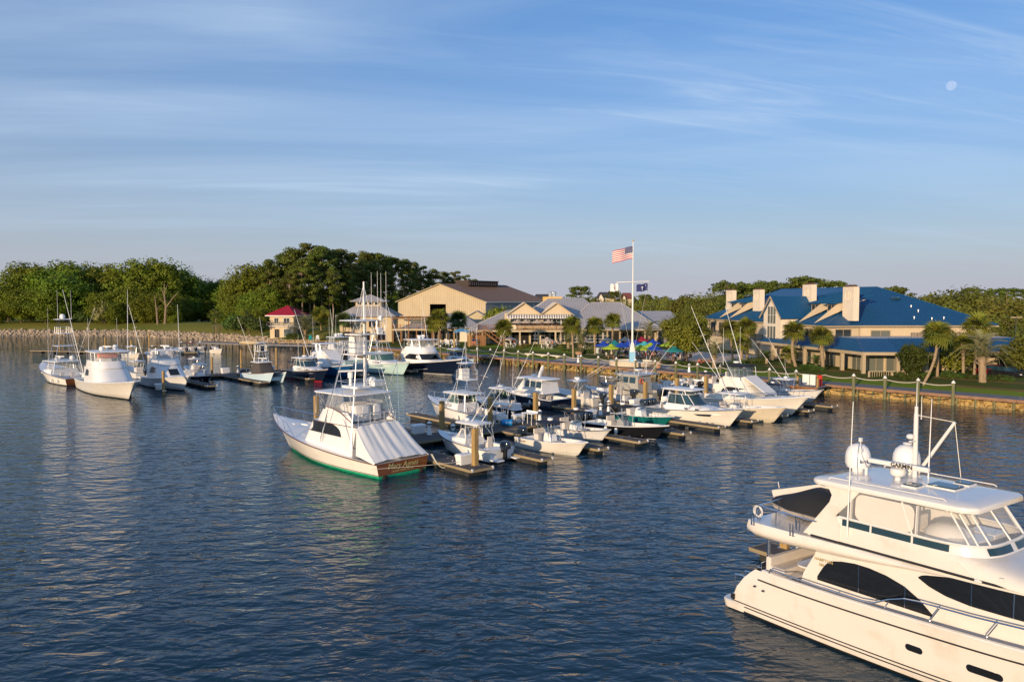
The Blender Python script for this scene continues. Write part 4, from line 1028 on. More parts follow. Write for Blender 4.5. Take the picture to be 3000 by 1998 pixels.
console_boat('centre_console_boat', 'small teal green hulled skiff between the black boat and the cabin cruiser', P2(10.6, 79.4), HV, 7.0, 2.4, 1.0, .7, TEALG, TEALG, False, motors=1, mm=OUTBK, leaning=True, bow=False)
# express cruiser with curved windows
t, h, C, d = express('express_cruiser', 'cream express cruiser with dark curved side windows and three blue outboards', P2(14.2, 80.8), HV, 10.8, 3.5, 1.85, 1.15, GELW, BOTBLK, cab=(.26, .84, .60), ch=.45, wsh=.95, glass=GLASSB, topz=2.75, htl=(.20, .54), motors=3, rig=False, winm=GLASS, win=False, rail=True, rda=False)
dome(t, 5.0, 0, 3.3, .24, .36); h_ = h
mb = MB()
for sd in (1, -1):
    q = [(x, sd * (h.pt(x / 10.8, .72)[1] + .05), h.pt(x / 10.8, f)[2]) for x, f in ((6.3, .74), (8.1, .74), (7.9, .60), (6.8, .62))]; mb.poly(q)
mb.obj('hull_window', GLASS, t); C.pane(t, 5.1, 5.5, d['zd'] + .22, d['zd'] + .36, GLASS, n=2, name='porthole'); C.pane(t, 6.3, 6.7, d['zd'] + .22, d['zd'] + .36, GLASS, n=2, name='porthole')
console_boat('centre_console_boat', 'large beige hulled fishing boat with a white hard top, right of the cabin cruiser', P2(19.4, 83.1), HV, 10.4, 3.1, 1.75, 1.05, BEIGEG, BOTBLK, 'hard', WHITE, 3, OUTBK, tall=2.2, rodn=6, framem=WPIPE, cx=.44, rig=True)
# sportfisher with a black canvas top
sportfish('sport_fishing_boat', 'cream sport fishing boat with a black canvas bridge top and long white windshield cover', P2(20.6, 90.2), HV, 14.2, 4.5, 2.2, 1.1, GELW, BOTBLK, house=(.30, .66, .54), roof=1.75, win=(.34, .53), winshape='eye', topm=CANVB, stuff='', curtain=TINT, rig=True, rigL=10, rig_at=.45, flym=GELW, rail=True)
bx = [o for o in COL.objects if o.get('label', '').startswith('cream sport fishing boat with a black')][0]
radome(bx, 5.8, -.3, 5.05, .34); whip(bx, 5.0, -1.6, 4.9, 4.0, (0, 0)); whip(bx, 5.0, 1.6, 4.9, 4.0, (0, 0))
MB().loft([[(7.3, -1.2, 3.78), (7.3, 1.2, 3.78), (7.25, 1.2, 3.72), (7.25, -1.2, 3.72)], [(9.9, -1.0, 2.12), (9.9, 1.0, 2.12), (9.85, 1.0, 2.06), (9.85, -1.0, 2.06)]], cap0=True, cap1=True, sm=False).obj('windshield_cover', CANVW, bx)
console_boat('centre_console_boat', 'white open fishing boat half hidden behind the cream sport fishing boat', P2(27.3, 92.4), HV, 8.0, 2.6, 1.45, .85, GEL, BOTBLK, 'canvas', CANVN, 2, tall=2.0, rodn=0, ant=False)
console_boat('centre_console_boat', 'white open fishing boat with a white hard top, farthest right of its row', P2(29.4, 98.0), HV, 9.6, 2.9, 1.6, .95, GEL, BOTBLK, 'hard', WHITE, 2, OUTB, tall=2.15, rodn=4, cx=.5, rig=True)
# ---------------------------------------------------------------- near dock, bows to the left
t, h, C, d = express('walkaround_boat', 'white cuddy fishing boat with a white hard top and one dark outboard, moored bow in', P2(-.75, 58.1), (-.70, .71), 7.4, 2.7, 1.5, .95, GEL, BOTBLK, boot=BOOTBLK, cab=(.40, .84, .62), ch=.32, wsh=.7, glass=CLEAR, topz=2.15, htl=(.24, .60), motors=1, rig=False, rail=False, rda=False, win=False)
d0 = t
whip(t, 3.0, .3, 2.7, 2.6, (-1.8, -.5), .02); whip(t, 2.6, -.4, 2.7, 2.6, (-1.8, -.5), .02); radome(t, 3.6, .2, 2.68, .2)
sp = MB(); sp.box((-.45, .95, .3), (.9, .75, .1)).box((-.45, -.95, .3), (.9, .75, .1)); sp.obj('swim_platform', WHITE, t, bevel=.03)
t, h, C, d = express('express_fishing_boat', 'white express fishing boat with a small tuna tower and dark transom lettering', P2(-1.75, 74.5), (-.66, .75), 10.6, 3.4, 1.95, 1.1, GEL, BOTBLK, cab=(.36, .82, .62), ch=.5, wsh=.8, topz=2.35, htl=(.24, .62), rig=True, rigL=8, rda=False)
ext = t
tower(t, 3.0, 5.6, 1.3, 1.45, 4.1, .6, 5.7, xs=4.0, console=True, top=(1.5, 1.7), ladder=False)
whip(t, 3.2, .7, 5.7, 3.6, (.2, 0)); whip(t, 3.2, -.7, 5.7, 3.6, (.2, 0))
DLT = mat('dark_lettering', (.05, .05, .06), .5); text('transom_lettering', 'E', .42, DLT, t, (-.02, 1.05, .78), (R(90), 0, R(-90))); text('transom_lettering', 'ATTONE', .40, DLT, t, (-.02, -.45, .78), (R(90), 0, R(-90)))
t, h, C, d = express('walkaround_boat', 'navy hulled walkaround boat with a white hard top and black outboard', P2(1.4, 79.2), HB, 8.8, 2.9, 1.6, .95, NAVY, BOTBLK, cab=(.42, .84, .62), ch=.4, wsh=.75, glass=GLASSG, topz=2.35, htl=(.30, .56), motors=2, mm=OUTBK, rig=True, rigL=6.5, rail=False)
MB().box((1.6, -.1, .95), (.5, .9, .9)).obj('rear_seat', WHITE, t, bevel=.03)
t, h, C, d = express('pilothouse_boat', 'white pilothouse boat with a navy hull and folding radar mast', P2(5.4, 86.2), HB, 10.4, 3.4, 1.7, 1.05, NAVY, BOTBLK, cab=(.34, .80, .62), ch=.5, wsh=.1, topz=2.75, hard=False, rig=False, rail=False, rubm=WHITE)
ph = t
Wh = House([(1.55, 1.6, 6.7, 1.28), (2.15, 1.8, 6.4, 1.25), (3.05, 1.9, 5.5, 1.15)], q=3.4); Wh.build('pilothouse', GEL, t)
for a, b in ((1.95, 2.75), (2.9, 3.7), (3.85, 4.6)): Wh.pane(t, a, b, 2.2, 2.9, GLASSB, n=2, off=.012)
Wh.front(t, -.46, -.04, 2.15, 2.95, GLASSG); Wh.front(t, .04, .46, 2.15, 2.95, GLASSG)
slab(t, 'cabin_roof', WHITE, 3.7, 4.9, 2.9, 3.06, .10, .6, .10)
radome(t, 4.4, 0, 3.3, .34); MB().bar((3.6, 0, 3.25), (3.0, 0, 4.4), .22, .3).ell((3.0, 0, 4.45), (.12, .12, .16)).obj('radar_mast', WHITE, t)
b, h = console_boat('centre_console_boat', 'cream bay boat with a white hard top and twin aerials laid back', P2(9.9, 88.8), HB, 8.4, 2.7, 1.5, .9, GELW, BOTBLK, 'hard', WHITE, 1, tall=2.25, framem=WPIPE, rodn=6, ant=False)
radome(b, 3.6, 0, 2.75, .36); 
for y in (-.3, .3): whip(b, 3.0, y, 2.6, 2.2, (-4.4, y * 1.6), .025)
console_boat('centre_console_boat', 'white bay boat with a tan canvas top and dark outboard', P2(13.9, 92.7), HB, 7.4, 2.5, 1.3, .8, GEL, BOTBLK, 'canvas', CANVT, 1, tall=2.1, rodn=0, ant=False)
# grey patrol boat
pt = thing('patrol_boat', P2(17.2, 92.0), 'grey aluminium patrol boat with a flat roofed wheelhouse', 'boat', HB)
GREYP = mat('grey_patrol_paint', (.36, .35, .32), .5, var=.08)
h = Hull(9.6, 3.1, 1.7, 1.1, flare=(.04, .35)); h.build(pt, hmats(GREYP, BOTBLK, ROYAL, GREYP)); h.rail(pt, BLACK, .06); h.deck(pt, .22, GREYDECK, .03); h.well(pt, 0, .22, .5, GREYP, .2, GREYDECK)
Wh = House([(1.1, 2.2, 6.4, 1.25), (2.0, 2.3, 6.2, 1.25), (2.95, 2.4, 5.7, 1.15)], q=7, xm=.8); Wh.build('wheelhouse', GREYP, pt)
for a, b in ((2.7, 3.6), (3.8, 4.7), (4.85, 5.5)): Wh.pane(pt, a, b, 2.05, 2.75, GLASSB, n=2)
Wh.front(pt, -.18, .18, 2.1, 2.8, GLASSB)
slab(pt, 'wheelhouse_roof', mat('light_grey_paint', (.5, .5, .5), .5), 4.1, 4.1, 2.7, 2.96, .09, .25, .03)
rr_ = MB()
for y in (-1.15, 1.15): rr_.path([(2.3, y, 3.05), (2.3, y, 3.4), (5.6, y, 3.4), (5.9, y, 3.05)], .025, 5)
rr_.path([(2.3, -1.15, 3.4), (2.3, 1.15, 3.4)], .025, 5); rr_.obj('roof_rail', ALU, pt)
whip(pt, 3.4, .6, 3.05, 3.2, (0, 0)); whip(pt, 2.8, -.9, 3.05, 2.2, (0, 0)); MB().box((3.2, 0, 3.55), (.5, .9, .2)).tube((3.2, 0, 3.05), (3.2, 0, 3.5), .05).obj('light_bar', WHITE, pt, bevel=.03)
lb = MB(); N = 14
for i in range(N): a, c = 6.283 * i / N, 6.283 * (i + 1) / N; lb.tube((2.22, .7 + .28 * math.cos(a), 2.3 + .28 * math.sin(a)), (2.22, .7 + .28 * math.cos(c), 2.3 + .28 * math.sin(c)), .06, n=5)
lb.obj('life_ring', ORANGE, pt); h.bowrail(pt, .3, .7, m=ALU)
for y in (-.4, .4): outboard(pt, -.05, y, 1.0, OUTB)
b, h = console_boat('centre_console_boat', 'white fishing boat with a tall white hard top frame behind the dock piling', P2(19.6, 96.6), HB, 8.2, 2.7, 1.5, .9, GEL, BOTBLK, 'hard', WHITE, 2, tall=2.35, framem=WPIPE, cx=.5, rig=True)
console_boat('skiff', 'low white skiff with a black outboard beyond the piling', P2(24.2, 103.0), HB, 6.4, 2.2, .95, .65, GEL, BOTBLK, False, motors=1, mm=OUTBK, bow=False)
console_boat('skiff', 'white flats boat with a black folded canvas beside the boardwalk', P2(28.2, 106.0), HB, 6.6, 2.2, 1.0, .65, GEL, BOTBLK, 'canvas', CANVB, motors=1, mm=OUTB, bow=False, tall=1.6, rodn=0, ant=False)
console_boat('skiff', 'small white skiff with a blue rolled cover on the inner side of the dock', P2(21.6, 100.0), HB, 6.0, 2.2, 1.0, .65, GEL, BOTBLK, False, motors=1, mm=OUTB, bow=True)
# ---------------------------------------------------------------- far dock, bows to the right
t, h, H_, d = sportfish('sport_fishing_boat', 'big white convertible sport fishing boat with rounded deckhouse, foremost on the left', P2(-56.7, 107.8), (.63, -.776), 20.8, 5.4, 2.4, 1.35, GELW, BOTBLK, house=(.24, .68, .52), roof=1.95, win=(.27, .36), flym=GEL, deckm=GEL, rig=True, rigL=12, topz=1.95, rubm=WHITE, stuff='domes', encl=True)
big = t
MB().box((d['xa'] + 1.2, .3, d['zr'] + 1.35), (1.2, 2.2, .55)).obj('orange_cover', ORANGE, t, bevel=.1)
sportfish('sport_fishing_boat', 'white convertible sport fishing boat with a black front window, second from the left', P2(-51.0, 112.6), HV, 14.6, 4.6, 2.1, 1.15, GEL, BOTBLK, house=(.26, .72, .52), roof=1.95, win=(.32, .48), front_win=True, stuff='radar', rigL=10, topz=1.85)
console_boat('centre_console_boat', 'white hard top fishing boat between the two big left sport boats', P2(-55.4, 119.6), HB, 8.4, 2.7, 1.4, .85, GEL, BOTBLK, 'hard', WHITE, 1, tall=2.1, framem=WPIPE)
console_boat('centre_console_boat', 'small dark hulled open boat with a round white top beside the dock boxes', P2(-47.6, 118.4), HV, 7.0, 2.3, 1.1, .65, BLACKGEL, BOTBLK, 'hard', WHITE, 0, tall=2.1, rodn=3, ant=False)
console_boat('centre_console_boat', 'small white open boat with a white hard top, stern toward the left dock', P2(-49.0, 125.0), HB, 6.8, 2.3, 1.1, .7, GEL, BOTBLK, 'hard', WHITE, 1, tall=2.1, rodn=4, ant=False)
# catamaran
ct = thing('catamaran', P2(-38.9, 118.1), 'pale blue fishing catamaran with a brown canvas wrapped console and small tower', 'boat', HV)
for sd, nm in ((1, 'port'), (-1, 'starboard')):
    hh = Hull(10, 1.35, 1.75, 1.1, rake=1.3, flare=(.02, .12), tw=.98, p=3.2, pm=.5); o = hh.build(ct, hmats(PALEB, BOTBLUE, PALEB, GEL), n=14); o.location.y = sd * .95; hh.tr.location.y = sd * .95
cd = Hull(9.6, 3.25, 1.75, 1.1, rake=.2, p=5, pm=.6, flare=(0, 0))
cd.deck(ct, .62, GEL, .05); cd.well(ct, 0, .62, .6, GEL, .3, DECK); MB().box((4.4, 0, .75), (8.4, 1.4, .5)).obj('bridge_deck', PALEB, ct)
cd.rail(ct, BLACK, .03)
cv = MB(); cv.loft([rr(3.2, 2.3, .3, 3, 4.2), rr(2.0, 2.0, .3, 3, 3.9)] and [[(x, y, 1.15) for x, y in rr(3.4, 2.4, .3, 3, 4.4)], [(x, y, 2.0) for x, y in rr(2.9, 2.2, .3, 3, 4.1)], [(x, y, 2.75) for x, y in rr(2.2, 2.0, .3, 3, 3.9)]], cap1=True); cv.obj('console_cover', CANVG, ct)
slab(ct, 'hardtop', WHITE, 3.9, 2.9, 2.4, 2.8, .08, .35, .05); radar(ct, 4.3, 0, 2.9, 1.5, .6)
tower(ct, 3.1, 4.7, 2.85, .8, 4.35, .5, 5.6, xs=3.6, console=False, ladder=False, top=(1.2, 1.5)); MB().box((3.9, 0, 4.75), (.4, .8, .75)).obj('tower_cover', CANVN, ct, bevel=.05)
outrigger(ct, 3.6, .9, 2.9, 7.6, .62, .12, .026, False); whip(ct, 4.4, .8, 2.9, 3.4)
for y in (-1.1, -.4, .75): outboard(ct, -.05, y, 1.0, OUTB)
# navy express with red bottom
t, h, C, d = express('express_cruiser', 'navy hulled express cruiser with a white hard top and red waterline', P2(-33.9, 122.0), HV, 11.6, 3.7, 1.95, 1.2, NAVY, BOTRED, boot=BOTRED, cab=(.28, .82, .60), ch=.62, wsh=.8, glass=GLASSB, topz=2.75, htl=(.22, .52), rig=False, rubm=TEAKR, rda=False, win=False)
C.pane(t, 4.6, 8.3, lambda x: d['zd'] + .28 - .0 * x, lambda x: d['zd'] + .28 + .30 * math.sqrt(max(0, 1 - ((x - 5.2) / 3.1) ** 2)) if x > 5.2 else d['zd'] + .28 + .30 * min(1, (x - 4.55) / .4), mat('olive_glass', (.10, .12, .06), .1, spec=.6))
radome(t, 4.4, 0, 3.35, .34); whip(t, 3.6, -.6, 3.3, 3.4)
MB().prism(rr(2.2, 2.2, .4, 3, 1.6), 2.35, 2.42).tube((.7, -1, 1.2), (.8, -1, 2.35), .025).tube((.7, 1, 1.2), (.8, 1, 2.35), .025).obj('bimini_top', CANVN, t)
# royal blue hull
sportfish('sport_fishing_boat', 'royal blue hulled sport fishing boat with white deckhouse and windshield cover', P2(-33.2, 129.6), HV, 14.2, 4.6, 2.1, 1.15, ROYAL, BOTBLUE, house=(.28, .68, .54), roof=1.85, win=(.33, .46), stuff='ant', rigL=9, encl=True, rail=True)
bx = [o for o in COL.objects if o.get('label', '').startswith('royal blue')][0]; MB().loft([[(7.3, -1.2, 3.9), (7.3, 1.2, 3.9), (7.25, 1.2, 3.84), (7.25, -1.2, 3.84)], [(10.1, -1.0, 2.12), (10.1, 1.0, 2.12), (10.05, 1.0, 2.06), (10.05, -1.0, 2.06)]], cap0=True, cap1=True, sm=False).obj('windshield_cover', CANVW, bx)
# pale boat bow away
sportfish('sport_fishing_boat', 'pale aqua sport fishing boat with bow to the left and open white flybridge', P2(-27.6, 140.4), HB, 15, 4.8, 2.4, 1.2, AQUA, BOTBLK, house=(.26, .64, .54), roof=1.9, stuff='domes', rigL=9)
# aqua express with tower
t, h, C, d = express('express_fishing_boat', 'pale aqua express fishing boat with a tuna tower beside the navy sport boat', P2(-25.2, 133.6), HV, 14.4, 4.6, 2.3, 1.25, AQUA, BOTBLUE, cab=(.34, .80, .60), ch=.6, wsh=.95, glass=GLASSG, topz=2.8, htl=(.24, .52), rig=True, rigL=9, rail=False, rubm=WHITE)
tower(t, 4.2, 7.2, 1.6, 1.9, 6.2, .8, 8.4, xs=5.2, console=True, top=(1.8, 2.0))
for y in (-.9, .9): whip(t, 4.6, y, 7.2, 9.0, r=.035)
for y in (-.8, .8): whip(t, 6.3, y, 7.2, 9.2, r=.035)
dome(t, 5.6, .2, 8.55, .38, .75)
# navy sport fisher
t, h, H_, d = sportfish('sport_fishing_boat', 'large navy hulled sport fishing boat with a black wraparound cabin window', P2(-19.6, 136.4), HV, 18.2, 5.2, 2.7, 1.3, NAVY, BOOTOR, boot=GEL, house=(.24, .66, .54), roof=2.0, win=(.27, .60), winshape='band', stuff='domes', rigL=11, topz=1.95)
express('cabin_cruiser', 'small white cabin cruiser with blue windows behind the navy sport boat', P2(-12.6, 144.2), HV, 9.5, 3.1, 1.7, 1.0, PALEB, BOTBLUE, cab=(.34, .76, .62), ch=.7, wsh=.75, glass=GLASSB, topz=2.6, htl=(.28, .58), rig=False)
# left convertible with tower, bow to the left
t, h, C, d = express('express_fishing_boat', 'white tower fishing boat with a varnished transom, outermost on the left', P2(-59.9, 110.3), (-.76, .65), 14.2, 4.5, 2.5, 1.0, GELW, BOTBLK, boot=BOOTBLK, cab=(.40, .80, .66), ch=.45, wsh=.8, glass=CLEAR, topz=2.6, htl=(.32, .66), rig=True, rigL=10, rail=False, rubm=TEAKR, transom=TEAK, win=False, rda=False)
dome(t, 5.4, -.9, 3.2, .34, .65); radar(t, 6.8, .2, 3.2, 1.6, .4); dome(t, 6.4, .8, 3.2, .26, .4)
tower(t, 4.8, 8.0, 1.5, 1.8, 7.0, .75, 9.0, xs=5.8, console=False, top=(1.9, 2.1), dark=True); slab(t, 'lower_platform', WHITE, 6.0, 2.2, 2.2, 5.2, .06, .3, .02)
dome(t, 6.0, 0, 9.1, .36, .72)
for y in (-.9, .9): whip(t, 5.2, y, 9.0, 4.2)
# ---------------------------------------------------------------- small boats along the left pier and bank
for i, (px, py, L, hd, lab, tp, tm) in enumerate([(372, 1046, 8.4, HV, 'white cabin fishing boat beside a lone dock piling on the left', 'hard', WHITE), (545, 1038, 6.2, HB, 'small white boat with a dark top, leftmost of the cluster by the pier', 'canvas', CANVB), (572, 1037, 6.0, HB, 'small white boat with a faded red canvas top by the pier', 'canvas', mat('red_canvas', (.34, .05, .06), .8)), (600, 1036, 6.2, HB, 'small white boat with a grey top near the pier end', 'canvas', GREYDECK), (622, 1034, 5.8, HV, 'small open white boat nearest the pier in the cluster', False, None)]):
    p = G(px, py, 0); console_boat('centre_console_boat', lab, P2(p.x, p.y), hd, L, 2.4, 1.25, .8, GELW if i != 2 else GEL, BOTBLK, tp, tm, 1, OUTBK, tall=2.0, rodn=0, ant=False)
for px, lab in ((462, 'white open boat with a dark canvas behind the second sport boat'), (508, 'white open boat with a hard top at the far left dock')):
    p = G(px, 1052, 0); console_boat('centre_console_boat', lab, P2(p.x, p.y), HB, 7, 2.4, 1.2, .8, GEL, BOTBLK, 'canvas' if px == 462 else 'hard', CANVB if px == 462 else WHITE, 1, rodn=0)

# ---------------------------------------------------------------- the varnished transom boat
HM = (-.735, .68)
t, h, H_, d = sportfish('sport_fishing_boat', 'white sport fishing boat with green bottom, varnished wooden transom and tall tuna tower', P2(-7.45, 53.85), HM, 16.6, 4.9, 2.5, 1.02, GELW, BOTGREEN, boot=BOTGREEN, house=(.18, .585, .505), roof=2.15, win=(.292, .60), winshape='none', topz=2.05, rig=False, rail=False, transom=TEAK, stuff='', curtain=CLEAR, encl=False, rubm=TEAKR, booth=.19, hq=(7, .6))
MA = t
H_.pane(t, 4.35, 8.75, lambda x: 2.30 + .02 * (x - 4.3), lambda x: 2.36 + .02 * (x - 4.3) + .76 * (math.sqrt(max(0, 1 - (1 - min(1, (x - 4.35) / 1.5)) ** 2)) if x < 5.85 else 1) * (1 - max(0, (x - 8.1) / .75) ** 1.2 * .95), GLASS, n=26)
for x in (7.1, 5.75): H_.pane(t, x, x + .05, 2.36, 3.14, BLACK, n=1, off=.03, name='window_mullion')
tr = MB(); K_ = H_.ring(d['zr'] - .03); tr.path([(x, y * 1.012, z) for x, y, z in K_], .03, 5); tr.path([(K_[-1]), (K_[0])], .03, 5)
tr.obj('varnished_trim', TEAKR, t)
# side wings of the bridge, sweeping down aft
wg = MB(); w = d['w']
for sd in (1, -1):
    pr = [(2.95, 3.25), (6.9, 3.25), (6.35, 4.25), (5.6, 4.18), (4.6, 3.95), (3.6, 3.5)]
    wg.loft([[(x, sd * w * .90, z) for x, z in pr], [(x, sd * w * .86, z) for x, z in pr]], cap0=True, cap1=True, sm=False)
wg.obj('bridge_wing', GEL, t)
wr = MB()
for sd in (1, -1): wr.path([(6.35, sd * w * .88, 4.28), (5.6, sd * w * .88, 4.21), (4.6, sd * w * .88, 3.98), (3.6, sd * w * .88, 3.53), (3.0, sd * w * .88, 3.28)], .035, 5)
wr.obj('wing_cap', TEAKR, t)
fl = MB(); fl.poly([(6.5, -w * .86, 4.2), (6.5, w * .86, 4.2), (6.0, w * .88, 5.2), (6.0, -w * .88, 5.2)])
for sd in (1, -1): fl.poly([(6.5, sd * w * .88, 4.2), (4.3, sd * w * .88, 4.0), (4.3, sd * w * .9, 5.2), (6.0, sd * w * .9, 5.2)])
fl.obj('clear_curtain', CLEAR, t)
cvr = MB()
for y, l in ((-.9, .8), (.35, 1.5)): cvr.loft([[(x, y + yy, z) for x, yy in rr(.9, l, .2, 2, xc)] for xc, z in ((4.3, 3.35), (4.35, 4.0), (4.45, 4.45))], cap1=True)
cvr.loft([[(x, yy, z) for x, yy in rr(.8 * s, 2.2 * s, .2, 2, 5.4)] for z, s in ((3.35, 1), (4.3, 1), (4.55, .8))], cap1=True)
cvr.obj('canvas_seat_cover', CANVW, t, sharp=60)
# cockpit awning from the bridge deck down to the transom
aw = MB(); R_ = []; nk = 40
for j in range(9):
    k = j / 8; x = lerp(2.62, .06, k); z = lerp(3.12, 1.10, k) - .16 * math.sin(math.pi * k); yw = lerp(1.92, 2.33, k)
    R_.append([(x, yw * (2 * i / nk - 1), z + .10 * (1 - (2 * i / nk - 1) ** 2) + (.055 * abs(math.sin((i / nk + .013 * math.sin(5 * k)) * math.pi * 7 + .5 * math.sin(9 * i / nk))) + .035 * math.sin(23 * i / nk + 2 * k)) * (1.1 - .6 * k)) for i in range(nk + 1)])
aw.loft(R_, closed=False)
for sd in (0, nk): aw.loft([[r[sd] for r in R_], [(r[sd][0], r[sd][1] * 1.03, lerp(1.25, 1.02, i / 8)) for i, r in enumerate(R_)]], closed=False)
aw.obj('cockpit_awning', CANVW, t, sharp=60)
text('boat_name', 'Mary Agnes', .56, GOLD, t, (-.03, .0, .72), (R(90), 0, R(-90)), .3, .004)
text('home_port', '\u2022 ROAD HARBOUR BVI \u2022', .19, GOLD, t, (-.03, -.0, .36), (R(90), 0, R(-90)))
ex = MB()
for y in (-1.6, 1.6): ex.tube((-.25, y, .05), (.2, y, .05), .17, n=12)
ex.obj('exhaust_pipe', BLACK, t)
slab(t, 'roof_locker', WHITE, 4.9, 1.9, 1.9, 5.62, .16, .2, .02)
dome(t, 4.3, -.7, 5.78, .38, .6); MB().box((3.9, -.9, 5.95), (.55, 1.1, .42), .1).obj('liferaft_case', WHITE, t, bevel=.06)
radar(t, 5.2, .5, 5.75, 1.8, 1.2, 1.0)
tower(t, 2.9, 6.6, 1.7, 2.2, 8.0, .95, 10.4, xs=4.6, console=False, top=(2.2, 2.4), dark=True)
MB().box((4.95, 0, 8.7), (.7, 1.15, 1.2)).obj('tower_console', CANVW, t, bevel=.08); MB().prism(rr(1.7, 1.9, .3, 3, 4.6), 9.42, 9.50).obj('tower_awning', CANVW, t)
gp = MB(); gp.tube((4.2, 0, 5.75), (4.2, 0, 13.2), .09, .06, 8)
for a in ((5.0, .9, 8.0), (5.0, -.9, 8.0), (3.7, .9, 8.0), (3.7, -.9, 8.0)): gp.tube((4.2, 0, 13.0), a, .015, n=4)
gp.obj('gin_pole', WPIPE, t)
# two long outriggers, raked aft and out
for sd in (1, -1):
    bs = MB(); bs.path([(h.pt(i / 30, .06)[0], sd * (h.pt(i / 30, .06)[1] + .008), h.pt(i / 30, .06)[2]) for i in range(30)], .022, 4)
    bs.obj('boot_stripe', BOOTBLK, t)
for sd in (1, -1):
    a = Vector((6.4, sd * 2.3, 2.0)); b = a + Vector((-4.4, sd * .35, 8.6)); m_ = MB(); m_.tube(a, a.lerp(b, .5), .03, .025, 6).tube(a.lerp(b, .5), b, .025, .012, 6)
    c = a.lerp(b, .45); m_.tube(c + Vector((.5, 0, .25)), c - Vector((.5, 0, .25)), .016, n=4).tube(a + Vector((-3.2, 0, 1.2)), a.lerp(b, .62), .022, n=5); m_.obj('outrigger', SS, t)
br = MB()
for sd in (1, -1):
    br.path([h.sheer(.60, .06, .02) if sd > 0 else (h.sheer(.60, .06, .02)[0], -h.sheer(.60, .06, .02)[1], h.sheer(.60, .06, .02)[2])] + [(h.sheer(q, .05)[0], sd * h.sheer(q, .05)[1], h.sheer(q)[2] + .72) for q in (.68, .78, .88, .95, .985)], .025, 6)
    for q in (.72, .84, .94): x, y, z = h.sheer(q, .07); br.tube((x - .1, sd * y, z), (x + .18, sd * y, z + .72), .02, n=5)
x, y, z = h.sheer(.985, .05); br.tube((x, y, z + .72), (x, -y, z + .72), .025); br.obj('bow_rail', SS, t)
dg = MB()
for y in (-1.55, 1.55): dg.box((11.2, y * .2, 2.3), (.9, .5, .12))
dg.obj('deck_locker', WHITE, t, bevel=.03)
ld = MB()
for sd in (1,):
    for i in range(7): ld.tube((2.55, 1.95, 1.3 + i * .28), (2.85, 1.95, 1.3 + i * .28), .02, n=4)
ld.obj('boarding_ladder', ALU, t)
# ---------------------------------------------------------------- the motor yacht in the right foreground
HY = (.57, -.82)
YT = thing('motor_yacht', P2(10.35, 31.7), 'cream motor yacht with black tinted windows and a covered tender, filling the right foreground', 'yacht', HY)
class YHull(Hull):
    def pt(s, t, f):
        x, y, z = Hull.pt(s, t, f); g = max(0, f)
        x += (1 - t) ** 7 * (.12 + .95 * g ** 2.3); y *= 1 - .10 * (1 - t) ** 9 * g ** 2
        return (x, y, z)
YW = mat('yacht_gelcoat', (0.75, 0.695, 0.625), .2, coat=.5, var=.03, vscale=.7, dirt=((.56, .46, .34), .8, .5))
YWT = mat('yacht_top_gelcoat', (0.75, 0.725, 0.69), .18, coat=.5, var=.02)
yh = YHull(17.6, 5.0, 2.6, 1.8, rake=1.9, flare=(.04, .36), tw=.95, boot=.10, p=2.4, sp=1.7, pm=.5)
yh.build(YT, [BOTBLK, BOOTBLK, YW, YW], n=30)
for sd in (1, -1):
    mb = MB(); pts = []
    for i in range(34):
        t = lerp(.045, .97, i / 33); x, y, z = yh.pt(t, .82); pts.append((x, sd * (y + .012), z))
    mb.path(pts, .028, 6); mb.obj('rub_rail', BOOTBLK, YT)
for sd in (1, -1):
    for dz, f in ((.0, .10), (.0, .165)):
        mb = MB(); mb.path([(yh.pt(lerp(0, .96, i / 30), f)[0], sd * (yh.pt(lerp(0, .96, i / 30), f)[1] + .006), yh.pt(lerp(0, .96, i / 30), f)[2]) for i in range(31)], .022, 4); mb.obj('boot_stripe', BOOTBLK, YT)
yh.well(YT, .02, .86, 1.42, YW, .20, YWT, 22, aft=1.2, name='side_deck'); yh.deck(YT, .86, YWT, .05)
for sd in (1, -1): cp = MB(); cp.path([(yh.sheer(lerp(.03, .98, i / 34))[0], sd * (yh.sheer(lerp(.03, .98, i / 34))[1] - .10), yh.sheer(lerp(.03, .98, i / 34))[2] - .01) for i in range(35)], .085, 8); cp.obj('bulwark_cap', YW, YT)
MB().loft([[(x, y, .04) for x, y in rr(1.3, 4.6, .35, 5, .25)], [(x, y, .30) for x, y in rr(1.36, 4.7, .35, 5, .25)], [(x, y, .34) for x, y in rr(1.3, 4.6, .35, 5, .25)]], cap0=True, cap1=True).obj('swim_platform', YW, YT)
# saloon
sal = House([(1.40, 2.75, 14.6, 1.92), (2.2, 3.0, 13.9, 1.92), (3.0, 3.45, 12.9, 1.93), (3.64, 3.7, 12.2, 1.94)], q=3.0, xm=.5, K=16); sal.build('saloon', YW, YT)
def pw(pts):
    def f(x):
        for (a, b), (c, d) in zip(pts, pts[1:]):
            if a <= x <= c: k = (x - a) / (c - a); return lerp(b, d, k)
        return pts[0][1] if x < pts[0][0] else pts[-1][1]
    return f
w1t = [(3.56, 2.22)] + [(3.56 + .62 * k / 6, 2.22 + .70 * math.sin(math.pi / 2 * k / 6)) for k in range(1, 7)] + [(4.5, 3.0), (5.0, 3.06), (5.5, 3.05), (6.1, 2.97), (6.7, 2.80), (7.2, 2.52), (7.62, 2.16)]
sal.pane(YT, 3.56, 7.62, 2.09, pw(w1t), GLASS, n=40, off=.02)
w2t = [(7.15, 3.24), (7.3, 3.34), (8.1, 3.50), (12.0, 3.58)]; w2b = [(7.15, 3.2), (7.5, 3.02), (8.0, 2.88), (8.7, 2.80), (9.8, 2.80), (12, 2.84)]
sal.pane(YT, 7.15, 11.6, pw(w2b), pw(w2t), GLASS, n=40, off=.02); sal.front(YT, -.42, .42, 2.86, 3.5, GLASS)
